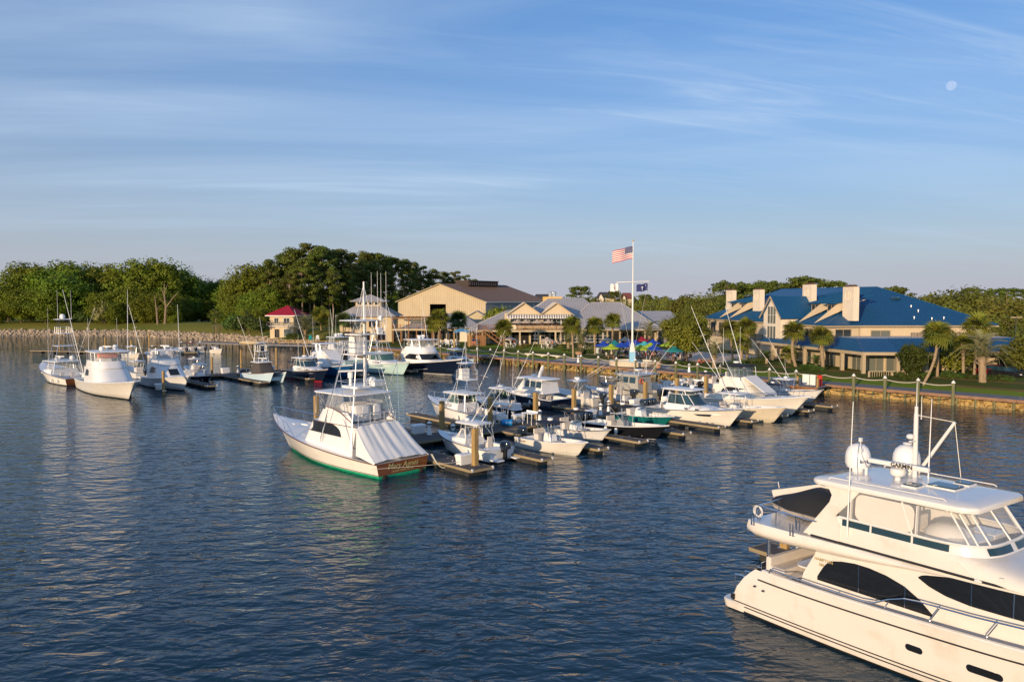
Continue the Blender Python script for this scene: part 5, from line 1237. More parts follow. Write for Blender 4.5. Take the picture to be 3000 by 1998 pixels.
for x, a, b in ((5.12, 2.1, 3.05), (6.72, 2.1, 2.79), (8.75, 2.82, 3.52), (9.9, 2.82, 3.54)): sal.pane(YT, x, x + .03, a, b, SS, n=1, off=.035, name='window_mullion')
MB().box((2.95, 0, 2.2), (.06, 1.8, 1.5)).obj('saloon_door', GLASS, YT)
# boat deck overhang, fairing into the saloon side
ov = MB(); R_ = []
for i in range(18):
    x = lerp(.62, 8.0, i / 17); k = max(0, (x - 1.6) / 6.4); yo = lerp(2.32, 1.95, k ** 1.3); e = .25 * max(0, 1 - (x - .62) / .5) ** 2; bt = lerp(3.06, 3.40, k ** 1.6)
    yo -= e * .8
    R_.append([(x, -yo + .22, bt + e * .3), (x, -yo + .04, lerp(bt, 3.6, .3)), (x, -yo, lerp(bt, 3.6, .55)), (x, -yo + .10, 3.60), (x, yo - .10, 3.60), (x, yo, lerp(bt, 3.6, .55)), (x, yo - .04, lerp(bt, 3.6, .3)), (x, yo - .22, bt + e * .3)])
ov.loft(R_, cap0=True, cap1=True); ov.obj('boat_deck', YW, YT, sharp=60)
for sd in (1, -1): mb = MB(); mb.path([(x, sd * (sal.Y(x, 3.63) + .03 if x > 4 else 1.97), 3.64) for x in [3.3, 4.2, 5, 6, 7, 8, 9, 10, 10.8, 11.4]], .045, 6); mb.obj('deck_band', BOOTBLK, YT)
# flybridge
fly = House([(3.62, 3.15, 13.4, 1.96), (3.85, 3.5, 11.4, 1.95), (4.2, 4.05, 9.15, 1.90)], q=3.6, xm=.55, K=16); fly.build('flybridge', YW, YT, cap=False, closed=False)
MB().prism([(x, y) for x, y, z in fly.ring(3.66)], 3.64, 3.66).obj('bridge_deck', YWT, YT)
gw = House([(4.20, 4.05, 9.15, 1.90), (4.50, 4.25, 8.98, 1.88)], q=3.6, xm=.55, K=16); gw.build('window_frame', YWT, YT, cap=False, closed=False)
for a, b in ((4.45, 5.45), (5.52, 6.85), (6.92, 8.02)): gw.pane(YT, a, b, 4.24, 4.46, GLASSB, n=5, off=.014)
gw.front(YT, -.30, -.015, 4.25, 4.45, GLASSB, .014); gw.front(YT, .015, .30, 4.25, 4.45, GLASSB, .014)
enc = House([(4.50, 4.3, 8.98, 1.87), (5.46, 4.3, 8.25, 1.80)], q=3.6, xm=.55, K=16); enc.build('clear_enclosure', CLEAR, YT, cap=False, closed=False)
fr = MB(); b_, t_ = enc.ring(4.5), enc.ring(5.46); nn = len(b_) - 1
fr.path(b_, .045, 6)
for f in (.06, .245, .315, .38, .5, .62, .685, .755, .94): i = int(round(f * nn)); fr.tube(b_[i], t_[i], .032, n=6)
for sd in (1, -1):
    for x in (4.75, 7.0): fr.bar((x, sd * 1.88, 4.5), (x, sd * 1.81, 5.46), .03, .12)
fr.obj('enclosure_frame', YWT, YT)
for sd in (-1, 1):
    cu = MB(); cu.loft([[(x, sd * lerp(1.895, 1.825, (z - 4.5) / .96), z) for x, z in [(5.9 + a, 4.98 + b) for a, b in rr(2.0, .86, .24, 5)]], [(x, sd * lerp(1.885, 1.815, (z - 4.5) / .96), z) for x, z in [(5.9 + a, 4.98 + b) for a, b in rr(2.02, .88, .24, 5)]]], cap0=True); cu.obj('window_cover', CUSH, YT)
# aft arch plates carrying the hard top
for sd in (1, -1):
    ar = MB()
    pr = [(3.0, 3.66), (3.95, 4.95), (4.02, 5.2), (3.9, 5.40), (3.6, 5.52), (5.05, 5.52), (4.8, 5.2), (4.5, 4.85), (4.2, 4.52), (4.4, 4.2), (4.4, 3.66)]
    ar.loft([[(x, sd * lerp(1.99, 1.86, (z - 3.66) / 1.8), z) for x, z in pr], [(x, sd * lerp(1.87, 1.74, (z - 3.66) / 1.8), z) for x, z in pr]], cap0=True, cap1=True, sm=False); ar.obj('radar_arch', YW, YT)
def tp(f, z): return [(x - (.35 * (y / 2) ** 2 if x > 7 else 0), y * (1 if x < 6 else 1 - .10 * ((x - 6) / 2.9) ** 2), z) for x, y in rr(5.75 - f * 2, 3.95 - f * 2, max(.06, .38 - f * .3), 6, 6.05)]
ht = MB(); ht.loft([tp(.16, 5.44), tp(.02, 5.50), tp(0, 5.58), tp(.03, 5.66), tp(.12, 5.71), tp(.7, 5.76), tp(1.5, 5.79)], cap0=True, cap1=True); ht.obj('hardtop', YWT, YT)
hc = MB()
for x, y, l, w in ((6.25, -.75, .42, .42), (6.95, .0, .85, .62), (7.1, .95, .42, .42)):
    hc.box((x, y, 5.80), (l + .1, w + .1, .06), m=1).box((x, y, 5.845), (l, w, .05), m=0)
hc.obj('roof_hatch', [GLASSB, YWT], YT)
# bridge furniture
fu = MB(); fu.ell((7.3, -.5, 4.25), (.75, .65, .52), 14, 8).box((8.0, -.5, 4.2), (.8, 1.5, .5)).box((7.9, .8, 4.3), (.9, .9, .3)).box((5.6, -1.2, 3.95), (1.8, .6, .55)).box((5.0, .6, 4.0), (.6, 2, .6)); fu.obj('helm_console', YWT, YT, bevel=.05)
MB().box((6.6, -.3, 4.1), (.5, .6, .5)).box((6.35, -.3, 4.5), (.14, .6, .6)).obj('helm_seat', CUSH, YT, bevel=.05)
# gear on the hard top
dome(YT, 3.75, .1, 5.78, .44, .98); dome(YT, 5.0, 1.1, 5.8, .46, 1.0)
rd = MB(); rd.lathe((5.45, -.25, 5.76), [(.10, 0), (.09, .12), (.24, .2), (.27, .3), (.24, .42), (.1, .46)], 12).box((5.45, -.25, 6.30), (2.15, .15, .16)); rd.obj('radar', YWT, YT, bevel=.03)
text('maker_lettering', 'GARMIN', .2, BOOTBLK, YT, (5.62, -.345, 6.30), (R(90), 0, 0), bold=.006)
ms = MB(); ms.tube((5.5, .75, 5.75), (5.5, .75, 8.0), .085, .075, 10).tube((5.5, .75, 8.0), (5.5, .75, 8.25), .06, .06, 8).ell((5.42, .55, 7.2), (.14, .14, .10)).ell((5.35, .5, 6.95), (.17, .12, .05)).box((5.5, .6, 7.05), (.1, .4, .04)); ms.obj('mast', YWT, YT)
bm_ = MB(); bm_.tube((5.2, 1.5, 5.75), (6.45, 1.5, 7.75), .065, .055, 8); bm_.obj('crane_boom', YWT, YT)
rp = MB(); rp.tube((5.5, .75, 7.95), (6.45, 1.5, 7.75), .014, n=4).tube((6.45, 1.5, 7.75), (6.75, 1.4, 5.9), .014, n=4).tube((6.42, 1.5, 7.7), (5.3, 1.55, 5.9), .012, n=4); rp.obj('rigging', ROPEM, YT)
whip(YT, 4.72, -2.03, 3.95, 4.6, (.12, 0), .022); whip(YT, 5.9, .9, 5.75, 2.8, (.05, 0), .02); whip(YT, 5.5, .75, 8.2, .9, (0, 0), .012); whip(YT, 5.6, .9, 7.8, .8, (0, 0), .012)
gs = MB(); gs.tube((4.35, -.35, 5.76), (4.35, -.35, 6.05), .05).tube((4.35, -.35, 6.0), (4.1, -.3, 6.5), .015).tube((4.1, -.3, 6.5), (4.08, -.3, 6.95), .014).box((4.1, -.3, 6.6), (.09, .09, .13)).box((4.08, -.3, 6.98), (.1, .1, .14)); gs.obj('weather_sensor', YWT, YT)
hr = MB()
for sd in (1, -1): hr.path([(3.8, sd * 1.75, 5.72), (3.9, sd * 1.75, 5.78), (7.7, sd * 1.66, 5.80), (7.8, sd * 1.66, 5.75)], .02, 5)
hr.obj('roof_handrail', YWT, YT)
# tender under a black cover and its davit
td = MB(); R_ = []
for i in range(11):
    k = i / 10; x = lerp(.5, 4.3, k); w = lerp(.55, 1.05, min(1, k / .3)); top = pw([(0, 4.2), (.15, 4.38), (.42, 4.82), (.75, 4.66), (1, 4.86)])(k)
    R_.append([(x, y * w, 4.02 + (top - 4.02) * max(0, 1 - abs(y) ** 4)) for y in (-1, -.8, -.45, 0, .45, .8, 1)])
td.loft(R_, 0, closed=False); td.loft([[(r[0][0], r[0][1], 4.02) for r in R_], [(r[0][0], r[0][1] * .55, 3.74) for r in R_]], 1, closed=False); td.loft([[(r[-1][0], r[-1][1], 4.02) for r in R_], [(r[-1][0], r[-1][1] * .55, 3.74) for r in R_]], 1, closed=False)
tn = thing('covered_tender', (0, 0, 0), 'tender boat under a black canvas cover on the aft deck of the cream yacht', 'tender'); tn.matrix_world = YT.matrix_basis.copy()
td.obj('hull_and_cover', [CANVB, CUSH], tn, sharp=70)
dv = MB(); dv.bar((-.25, .65, 4.05), (2.7, .65, 4.95), .22, .26).bar((2.1, .65, 3.6), (2.1, .65, 4.75), .25, .25).tube((-.2, .65, 3.92), (-.2, .65, 3.68), .05).tube((0, .65, 4.3), (-.06, .65, 4.55), .02); dv.obj('davit', YW, YT, bevel=.04)
br = MB()
pts = [(1.05, -1.95), (1.35, -2.08), (3.6, -1.98)]
br.path([(1.05, 1.95, 4.22), (.95, 0, 4.25), (1.05, -1.95, 4.22)], .022, 6).path([(1.05, -1.95, 4.22), (2.2, -2.1, 4.2), (3.55, -2.05, 4.18)], .026, 6)
for x, y in ((1.05, -1.95), (1.9, -2.08), (2.75, -2.1), (1.0, -.7), (1.0, .7), (1.05, 1.95), (2.2, 2.1)): br.tube((x, y, 3.6), (x, y, 4.21), .02, n=6)
for x in (.95, 2.65):
    for d in (0, .12): br.path([(x + d, -2.28, 3.95), (x + d, -2.28, 3.50), (x + d + .1, -2.05, 3.52), (x + d + .1, -2.03, 4.05)], .02, 5)
br.obj('boat_deck_rail', SS, YT)
lr = MB()
for q in range(3):
    for i in range(14):
        a, b = 6.283 * i / 14, 6.283 * (i + 1) / 14; lr.tube((1.0 + .17 * math.cos(a) + q * .06, -2.02 - q * .02, 4.0 + .2 * math.sin(a)), (1.0 + .17 * math.cos(b) + q * .06, -2.02 - q * .02, 4.0 + .2 * math.sin(b)), .014, n=4)
lr.obj('hose_coil', YWT, YT)
# cockpit
ck = MB(); ck.box((1.75, -.2, 1.72), (.75, 3.3, .55)).box((1.45, -.2, 2.05), (.22, 3.4, .55)).box((2.3, 1.5, 1.72), (1.0, .7, .55)); ck.obj('cockpit_settee', CUSH, YT, bevel=.05)
MB().loft([[(x, y, 2.12) for x, y in rr(.8, 1.5, .35, 5, 2.55, -.6)], [(x, y, 2.17) for x, y in rr(.8, 1.5, .35, 5, 2.55, -.6)]], cap0=True, cap1=True).tube((2.55, -.6, 1.45), (2.55, -.6, 2.12), .06).obj('cockpit_table', YWT, YT)
MB().tube((1.35, -1.75, 1.6), (1.35, -1.75, 3.2), .065, n=10).tube((1.35, 1.75, 1.6), (1.35, 1.75, 3.2), .065, n=10).obj('deck_pillar', SS, YT)
# stainless rails
sr = MB()
prof = [(1.75, 1.86), (1.8, 2.02), (2.5, 2.02), (3.4, 2.03), (4.6, 2.04), (5.5, 2.05), (5.95, 2.12), (6.4, 2.36), (6.9, 2.54), (7.4, 2.60), (9, 2.66), (10.6, 2.76), (12.5, 2.92), (14.5, 3.12), (16.4, 3.32)]
for sd in (1, -1):
    P_ = []
    for x, z in prof: y = yh.sheer(yh.T(x))[1] - .10 - .10 * (z - 2); P_.append((x, sd * y, z))
    sr.path(P_, .026, 7)
    for x, zt, dx in ((3.0, 2.02, 0), (4.6, 2.04, 0), (6.3, 2.30, .12), (7.75, 2.6, .28), (9.4, 2.68, .28), (11.1, 2.8, .28), (12.8, 2.95, .28), (14.5, 3.12, .28)):
        a = yh.sheer(yh.T(x)); y = a[1] - .12; sr.tube((x, sd * y, a[2] - .02), (x, sd * y, a[2] + .12), .02, n=6); sr.tube((x, sd * y, a[2] + .12), (x + dx, sd * (y - .03), zt), .02, n=6)
for y in (-1.7, -1.1, -.3):
    sr.path([(-.25, y, .34), (-.25, y, 1.15), (.35, y, 1.2), (.35, y, .5)], .026, 6)
sr.path([(1.3, -2.1, 1.80), (1.3, -2.1, 2.1), (1.3, -1.5, 2.12), (1.3, -1.5, 1.8)], .02, 5)
sr.obj('safety_rail', SS, YT)
def on_hull(x, z):
    t = x / 17.6
    for _ in range(6): t += (x - yh.pt(t, .5)[0]) / 17.6
    f = (z - yh.boot) / (yh.z(t) - yh.boot); return yh.pt(t, f)[1]
for nm, x, z, l, hgt in (('porthole', 7.3, 1.08, .50, .17), ('porthole', 9.35, 1.10, .95, .19), ('porthole', 9.5, .66, .6, .17), ('porthole', 11.3, 1.15, .95, .19)):
    mb = MB()
    for k, (g, off, m_) in enumerate(((.05, .006, 1), (0, .014, 0))):
        mb.loft([[(x + a, -(on_hull(x + a, z + b) + off), z + b) for a, b in rr(l + g, hgt + g, (hgt + g) / 2.02, 5)], [(x + a * .5, -(on_hull(x + a * .5, z) + off + .002), z) for a, b in rr(l + g, hgt + g, (hgt + g) / 2.02, 5)]], m_, cap1=True)
    mb.obj(nm, [GLASS, SS], YT)
MB().box((1.25, -2.42, 1.25), (.1, .04, .05)).box((1.65, -2.45, 1.2), (.1, .04, .05)).box((.2, -2.36, .55), (.16, .05, .2)).obj('hull_fitting', BOOTBLK, YT)
fd = MB(); fd.tube((8.35, -1.95, 4.0), (8.9, -1.98, 3.66), .015).ell((8.95, -2.0, 3.64), (.12, .05, .05)).box((9.6, -1.99, 3.85), (.12, .03, .12)); fd.obj('side_light', YWT, YT)
mb = MB().box((13.2, 0, 2.95), (1.6, 1.5, .22)).box((12.0, -.3, 3.35), (.5, .9, .25), 0); mb.obj('sun_pad', YWT, YT, bevel=.06)
GOLDD = mat('dull_gold_lettering', (.40, .32, .16), .4)
text('yacht_lettering', 'HAMPTON', .15, GOLDD, YT, (3.80, -1.945, 2.84), (R(90), 0, 0), bold=.003); text('yacht_lettering', '580', .13, GOLDD, YT, (3.72, -1.945, 2.66), (R(90), 0, 0), bold=.003)
dl = text('dome_lettering', 'Intellian', .17, mat('blue_lettering', (.01, .04, .16), .4), YT, (0, 0, 0), (0, 0, 0), bold=.006)
for v in dl.data.vertices: a = R(-16) + (v.co.x) / .44; r_ = .456 + v.co.z; v.co = (3.75 + r_ * math.cos(a), .1 + r_ * math.sin(a), 6.17 + v.co.y)
# the cruiser beyond it, mostly out of frame
t, h, H_, d = sportfish('motor_cruiser', 'tan canvas covered motor cruiser showing behind the bow of the cream yacht', P2(25.2, 35.2), HY, 15, 4.6, 2.3, 1.5, GELW, BOTBLK, house=(.16, .7, .6), roof=2.2, winshape='none', rig=False, topz=1.2, stuff='', curtain=CANVT, topm=CANVT, flym=CANVT)
radome(t, 2.8, .3, 5.2, .36); radome(t, 3.8, -.2, 5.2, .36); MB().box((3.2, .1, 5.08), (2.4, .5, .08)).tube((2.6, .4, 5.1), (2.6, .4, 5.7), .04).obj('radar_shelf', WHITE, t)
random.seed(5)
# ---------------------------------------------------------------- floating docks
def dock(label, p, q, w, z=.5, boards=True, group=None, name='floating_dock', cleats=3):
    p, q = Vector((p[0], p[1], 0)), Vector((q[0], q[1], 0)); L = (q - p).length
    t = thing(name, p, label, 'dock', q - p, group)
    n = int(L / .30); b = MB()
    for i in range(n): b.box(((i + .5) * L / n, 0, z - .03 + random.uniform(-.004, .004)), (L / n - .025, w - .16, .06), m=0)
    o = b.obj('deck_boards', PLANK, t); o['kind'] = 'stuff'
    for sd in (1, -1): MB().box((L / 2, sd * (w / 2 - .03), z - .08), (L, .07, .17)).obj('side_beam', FASCIA, t)
    for x in (.03, L - .03): MB().box((x, 0, z - .08), (.07, w - .14, .17)).obj('end_beam', FASCIA, t)
    k = max(2, int(L / 3))
    for i in range(k): MB().box(((i + .5) * L / k, 0, z - .37), (L / k * .72, w * .82, .42)).obj('float', FLOAT, t, bevel=.03)
    c = MB()
    for i in range(cleats):
        x = (i + .5) * L / cleats
        for sd in (1, -1): c.tube((x - .13, sd * (w / 2 - .15), z + .09), (x + .13, sd * (w / 2 - .15), z + .09), .025, n=5).box((x, sd * (w / 2 - .15), z + .03), (.1, .04, .1))
    c.obj('cleat', SS, t)
    MB().box((L - .02, w / 2 - .1, z - .02), (.08, .14, .2)).box((L - .02, -w / 2 + .1, z - .02), (.08, .14, .2)).obj('corner_bumper', WHITE, t)
    return t
CA = Vector((-8.5, 64.5, 0))
def onA(t, o=0): return CA + U * t + V * o
dock('long main floating dock running away from the white varnished transom boat to the gangway', onA(-4), onA(51), 3.0, cleats=12)
dock('short wide finger dock in front with a white dock box and a tall piling', onA(-2.4, 1.5), onA(-2.4, 12.6), 2.0)
nm = {3.2: 'finger dock on the near side of the cream open boat', 9.2: 'finger dock between the cream open boat and the black boat', 14: 'finger dock on the near side of the black hulled boat', 19.8: 'finger dock between the teal skiff and the cabin cruiser', 25: 'finger dock below the cream express cruiser', 30.4: 'finger dock between the cream cruiser and the beige fishing boat', 35.8: 'finger dock hidden behind the beige fishing boat', 41: 'finger dock right of the cream sport fishing boat', 46: 'farthest right finger dock with a white ball fender'}
for k, lb in nm.items(): dock(lb, onA(k, 1.5), onA(k, 13.1), 1.25 if k < 46 else 1.4, group='finger docks on the right of the near main dock')
for k, l, lb in ((2.6, 8.5, 'finger dock behind the varnished transom boat'), (8.8, 12.4, 'finger dock left of the express boat with the tuna tower'), (16.5, 11, 'finger dock left of the navy walkaround boat'), (24, 11, 'finger dock among the boats behind the row of pilings'), (31.5, 10.5, 'finger dock beside the grey patrol boat'), (39, 9, 'short finger dock near the boardwalk')):
    dock(lb, onA(k, -1.5), onA(k, -l), 1.3, group='finger docks on the left of the near main dock')
CB = Vector((-45, 120.5, 0))
def onB(t, o=0): return CB + U * t + V * o
dock('main floating dock of the left marina with boats on both sides', onB(-18), onB(46), 2.8, cleats=12)
for k, l, lb in ((-17.2, 15, 'finger dock beside the big white convertible boat with a piling at its end'), (-6.2, 15, 'finger dock right of the second white sport boat'), (1.0, 15.2, 'long finger dock in front of the blue catamaran'), (8.4, 15, 'finger dock between the catamaran and the navy cruiser'), (17, 15, 'finger dock right of the navy cruiser'), (26, 15, 'finger dock in front of the pale aqua boat'), (33.5, 13, 'finger dock beside the navy sport boat')):
    dock(lb, onB(k, 1.4), onB(k, l), 1.5, group='finger docks of the left marina')
dock('distant floating dock at the left with two pilings', (-107, 178), (-84, 172), 2.4); dock('floating dock behind the white cabin boat at the left', (-86, 167), (-68, 172), 2.2)
dock('finger dock with a white pedestal beyond the stern of the cream yacht', (11.6, 36.8), (23.5, 19.7), 1.5)
# ---------------------------------------------------------------- dock pilings
def piling(x, y, top, label, r=.18, sq=True, m=None, group='dock pilings', base=-1.2):
    t = thing('piling', (x, y, 0), label, 'piling', group=group, rz=math.atan2(V.y, V.x))
    if sq: MB().box((0, 0, (top + base) / 2), (r * 2, r * 2, top - base)).obj('post', m or PILE, t, bevel=.02)
    else: MB().lathe((0, 0, 0), [(r, base), (r, top * .5), (r * .97, top)], 12).obj('post', m or PILE, t)
    mb = MB(); o = r + .05
    mb.box((o, 0, .5), (.05, o * 2 + .05, .10)).box((-o, 0, .5), (.05, o * 2 + .05, .10)).box((0, o, .5), (o * 2 - .05, .05, .10)).box((0, -o, .5), (o * 2 - .05, .05, .10)); mb.obj('pile_guide', SS, t)
    return t
for x, y, top, lb in ((-2.55, 54.4, 3.1, 'tallest looking piling at the end of the front finger dock'), (-6.1, 68.9, 3.1, 'grey piling left of the express boat with the tower'), (-2.0, 72.5, 3.0, 'piling in front of the lettered transom'), (2.25, 75.4, 3.1, 'piling right of the navy walkaround boat'), (6.2, 79.3, 3.0, 'golden piling left of the black canvas top'), (10.3, 82.4, 3.1, 'piling beside the tan canvas top'), (14.5, 86.2, 3.0, 'piling in front of the grey patrol boat'), (18.6, 89.3, 3.1, 'piling before the tall hard top frame'), (22.4, 91.6, 3.1, 'piling left of the cream sport fishing boat'),
                      (-18.0, 72.8, 3.1, 'yellow piling standing alone by the bow of the varnished transom boat'), (-43.6, 99.2, 3.0, 'piling at the end of the finger dock between the left boats'), (-45.8, 121.2, 3.1, 'piling among the white dock boxes'), (-55.7, 113.4, 3.0, 'short piling behind the big white convertible'), (-47.4, 139, 3.1, 'piling standing in open water below the red roofed house'), (-43, 145, 3.1, 'weathered piling left of the pale aqua boat'), (-39.2, 150, 3.1, 'golden piling nearest the pier railing'), (-79, 165, 3.4, 'lone piling beside the white cabin boat'), (-78, 171, 4.6, 'taller thin piling behind the white cabin boat'), (-101, 177.5, 4.2, 'piling on the distant left dock'), (-89, 174, 3.6, 'second piling of the distant left dock'), (12.6, 36.2, 3.0, 'piling seen under the yacht overhang')):
    piling(x, y, top, lb, sq=y < 95 and x > -30)
# ---------------------------------------------------------------- dock boxes and power pedestals
def dock_box(x, y, z=.5, s=1.0, label='', rz=None):
    t = thing('dock_box', (x, y, z), label, 'dock box', group='white dock boxes', rz=math.atan2(U.y, U.x) if rz is None else rz); mb = MB()
    mb.loft([[(a, b, zz) for a, b in rr(l * s, w * s, .06, 2)] for l, w, zz in ((.92, .52, .02), (1.05, .62, .58 * s))], cap0=True, cap1=True, sm=False); mb.obj('box', WHITE, t)
    mb = MB(); mb.loft([[(a, b, zz) for a, b in rr(l * s, w * s, .08, 2)] for l, w, zz in ((1.12, .68, .58 * s), (1.12, .68, .64 * s), (.95, .5, .72 * s))], cap0=True, cap1=True, sm=False); mb.obj('lid', WHITE, t); return t
for x, y, s, lb in ((-3.35, 54.9, 1.05, 'white dock box beside the front piling'), (-8.0, 67.6, 1.1, 'white dock box by the lighthouse pedestal left of the express boat'), (.6, 73.6, 1.1, 'white dock box with a coiled hose near the blue drum'), (7.6, 76.5, 1.1, 'white dock box behind the black boat outboards'), (12.5, 80.6, 1.1, 'white dock box behind the black canvas top'), (13.1, 84.4, 1.15, 'white dock box below the tan canvas top'), (17.0, 86.6, 1.2, 'white dock box left of the cabin cruiser'), (21, 90.2, 1.1, 'white dock box near the cream sport fishing boat'), (-44.2, 122.4, 1.2, 'white dock box on the left main dock by the catamaran motors'), (-47.0, 119.6, 1.2, 'white dock box beside the round white top'), (-48.3, 118.2, 1.2, 'second white dock box beside the round white top'), (-44.6, 100.4, 1.1, 'white dock box at the end of the left finger dock'), (-38.5, 126.6, 1.1, 'pale dock box behind the catamaran')):
    dock_box(x, y, .5, s, lb)
def pedestal(x, y, label, z=.5, h=1.15, group='white lighthouse shaped dock pedestals'):
    t = thing('power_pedestal', (x, y, z), label, 'pedestal', group=group)
    k = h / 1.15
    MB().lathe((0, 0, 0), [(.22 * k, 0), (.2 * k, .06), (.115 * k, .72 * k), (.2 * k, .76 * k), (.2 * k, .80 * k)], 8).obj('pillar', WHITE, t)
    MB().lathe((0, 0, 0), [(.13 * k, .80 * k), (.13 * k, .98 * k)], 8).obj('lantern', CURT, t); MB().lathe((0, 0, 0), [(.22 * k, .98 * k), (.2 * k, 1.02 * k), (.03, 1.17 * k)], 8).obj('cap', WHITE, t); return t
for x, y, lb in ((-7.0, 67.0, 'lighthouse pedestal beside the dock box left of the grey piling'), (-4.9, 65.6, 'lighthouse pedestal with a green hose at the bow of the cuddy boat'), (.1, 74.9, 'lighthouse pedestal behind the blue drum'), (2.6, 74.0, 'lighthouse pedestal right of the blue drum'), (8.8, 78.6, 'lighthouse pedestal left of the black canvas top'), (9.9, 81.0, 'lighthouse pedestal right of the golden piling'), (17.6, 88.4, 'lighthouse pedestal by the stern of the cabin cruiser'), (-42.6, 123.4, 'left lighthouse pedestal behind the catamaran motors'), (-40.8, 125.0, 'right lighthouse pedestal behind the catamaran motors'), (12.9, 35.2, 'white pedestal under the yacht overhang')):
    pedestal(x, y, lb)
# blue drum, fish cleaning table, hose reel
t = thing('blue_drum', (-.4, 71.6, .5), 'bright blue plastic drum lying on its side on the dock', 'drum', rz=-.3)
mb = MB(); N = 14
for k, (x, r) in enumerate(((-.5, .27), (-.45, .29), (-.2, .29), (-.17, .31), (-.13, .29), (.13, .29), (.17, .31), (.2, .29), (.45, .29), (.5, .26))):
    if k: mb.tube((px_, 0, .31), (x, 0, .31), pr_, r, N, caps=k in (1, 9))
    px_, pr_ = x, r
mb.obj('drum', BLUEP, t); MB().tube((.501, 0, .31), (.515, 0, .31), .2, n=14).obj('open_end', GLASSB, t)
t = thing('cleaning_table', (1.6, 72.4, .5), 'white fish cleaning table with curved pipe legs on the dock', 'table', V); mb = MB()
mb.box((0, 0, 1.05), (1.5, .7, .06)).box((0, .33, 1.15), (1.5, .05, .2)); mb.obj('tabletop', WHITE, t, bevel=.02)
for x in (-.6, .6): MB().path([(x, -.3, 1.02), (x + .08, -.34, .7), (x - .04, -.3, .35), (x, -.3, 0)], .03, 6).obj('leg', WPIPE, t); MB().path([(x, .3, 1.02), (x, .3, 0)], .03, 6).obj('leg', WPIPE, t)
t = thing('golf_cart_roofed_locker', (-.9, 73.4, .5), 'white dock cart with a small flat roof behind the blue drum', 'cart', V); t.name = 'dock_cart'; mb = MB()
mb.box((0, 0, .5), (.9, .7, .5)); mb.obj('body', WHITE, t, bevel=.05); MB().prism(rr(1.7, .9, .2, 3), 1.75, 1.82).obj('roof', WHITE, t)
for x, y in ((-.4, -.3), (.4, -.3), (-.4, .3), (.4, .3)): MB().tube((x, y, .7), (x * 1.4, y, 1.75), .03).obj('roof_post', WPIPE, t); MB().tube((x * .8, y * 1.15, .14), (x * .8, y * 1.35, .14), .14, n=10).obj('wheel', BLACK, t)
t = thing('coiled_hose', (.6, 73.0, 1.2), 'black coiled hose hanging on the white dock box', 'hose'); mb = MB()
for q in range(3):
    for i in range(14): a, b = 6.283 * i / 14, 6.283 * (i + 1) / 14; mb.tube((.30 * math.cos(a), -.38 - q * .03, .28 * math.sin(a)), (.30 * math.cos(b), -.38 - q * .03, .28 * math.sin(b)), .03, n=4)
mb.obj('coil', BLACK, t).location.z = -.35
gh = thing('green_hose', (-4.9, 65.4, .5), 'green hose bundled round the pedestal at the cuddy boat bow', 'hose'); mb = MB()
for q in range(5):
    for i in range(10): a, b = 6.283 * i / 10, 6.283 * (i + 1) / 10; mb.tube((.3 * math.cos(a), .3 * math.sin(a), .25 + q * .09), (.3 * math.cos(b), .3 * math.sin(b), .25 + q * .09 + .01), .035, n=4)
mb.obj('coil', TEALG, gh)
# mooring lines
def line(a, b, label, sag=.5, r=.025, m=None):
    a, b = Vector(a), Vector(b); t = thing('mooring_line', a, label, 'rope'); mb = MB(); pts = []
    for i in range(9): k = i / 8; p = (b - a) * k; pts.append(Vector((p.x, p.y, p.z - sag * 4 * k * (1 - k)))) 
    mb.path(pts, r, 5).obj('rope', m or ROPEM, t)
line((-5.6, 55.4, 1.1), (-4.2, 56.1, .55), 'pale mooring line drooping from the varnished transom to the dock', .75, .035); line((-5.7, 55.5, 1.1), (-4.6, 57.0, .55), 'second pale mooring line from the varnished transom', .6, .03)
line((-9.3, 52.1, .75), (-3.4, 54.4, .8), 'thin line stretched across the varnished transom', .05, .012)
line((-8.6, 82.6, 1.9), (-9.6, 79.0, .55), 'dark bow line of the express boat with the tower', .3, .02, DROPE)
line((-45.5, 93.8, 2.4), (-44.2, 99.5, .8), 'bow line of the big white convertible', .5, .03, DROPE)
line((-8.4, 124.4, 2.3), (-16, 128, .6), 'bow line of the navy sport boat', .4, .03); line((18, 75.8, 1.5), (17.5, 74.2, .55), 'bow line of the cream express cruiser', .5, .02)
# ---------------------------------------------------------------- boardwalk
TH = math.atan2(WD.y, WD.x)
bw = thing('boardwalk', walk(0, 0, 0), None, None, WD); bw['kind'] = 'structure'
b = MB(); n = int(WLEN / .45)
for i in range(n): b.box(((i + .5) * WLEN / n, 1.75, 1.17 + random.uniform(-.003, .003)), (WLEN / n - .02, 3.5, .06))
b.obj('deck_boards', PLANKG, bw)['kind'] = 'stuff'
for i in range(19): MB().box((WLEN / 19 * (i + .5), -.03, 1.03), (WLEN / 19 - .03, .08, .32)).obj('fascia_board', BRICKW, bw)
for i in range(int(WLEN / 3.75) * 2): MB().tube((.9 + i * 1.875, .35, -1), (.9 + i * 1.875, .35, 1.1), .13, n=7).obj('support_post', PILEG, bw)
for k in range(29):
    t = 21.0 + k * 3.76
    if 108 < t < 113.5: continue
    p = walk(t, -.20, 0); q = thing('rail_post', p, 'round boardwalk post with a white pointed cap and rope', 'post', group='capped posts along the boardwalk')
    MB().lathe((0, 0, 0), [(.19, -1), (.18, 1), (.17, 2.52)], 10).obj('post', PILEG, q); MB().lathe((0, 0, 0), [(.235, 2.52), (.22, 2.58), (.02, 2.84)], 10).obj('cap', TRIMW, q)
rp = thing('rope_railing', walk(21, -.2, 0), 'white rope slung between the boardwalk posts', 'rope', WD); mb = MB()
for k in range(28):
    pts = [((k + j / 8) * 3.76, .19, 2.36 - .22 * 4 * (j / 8) * (1 - j / 8)) for j in range(9)]
    mb.path(pts, .035, 5)
mb.obj('rope', ROPEM, rp)
lr = MB()
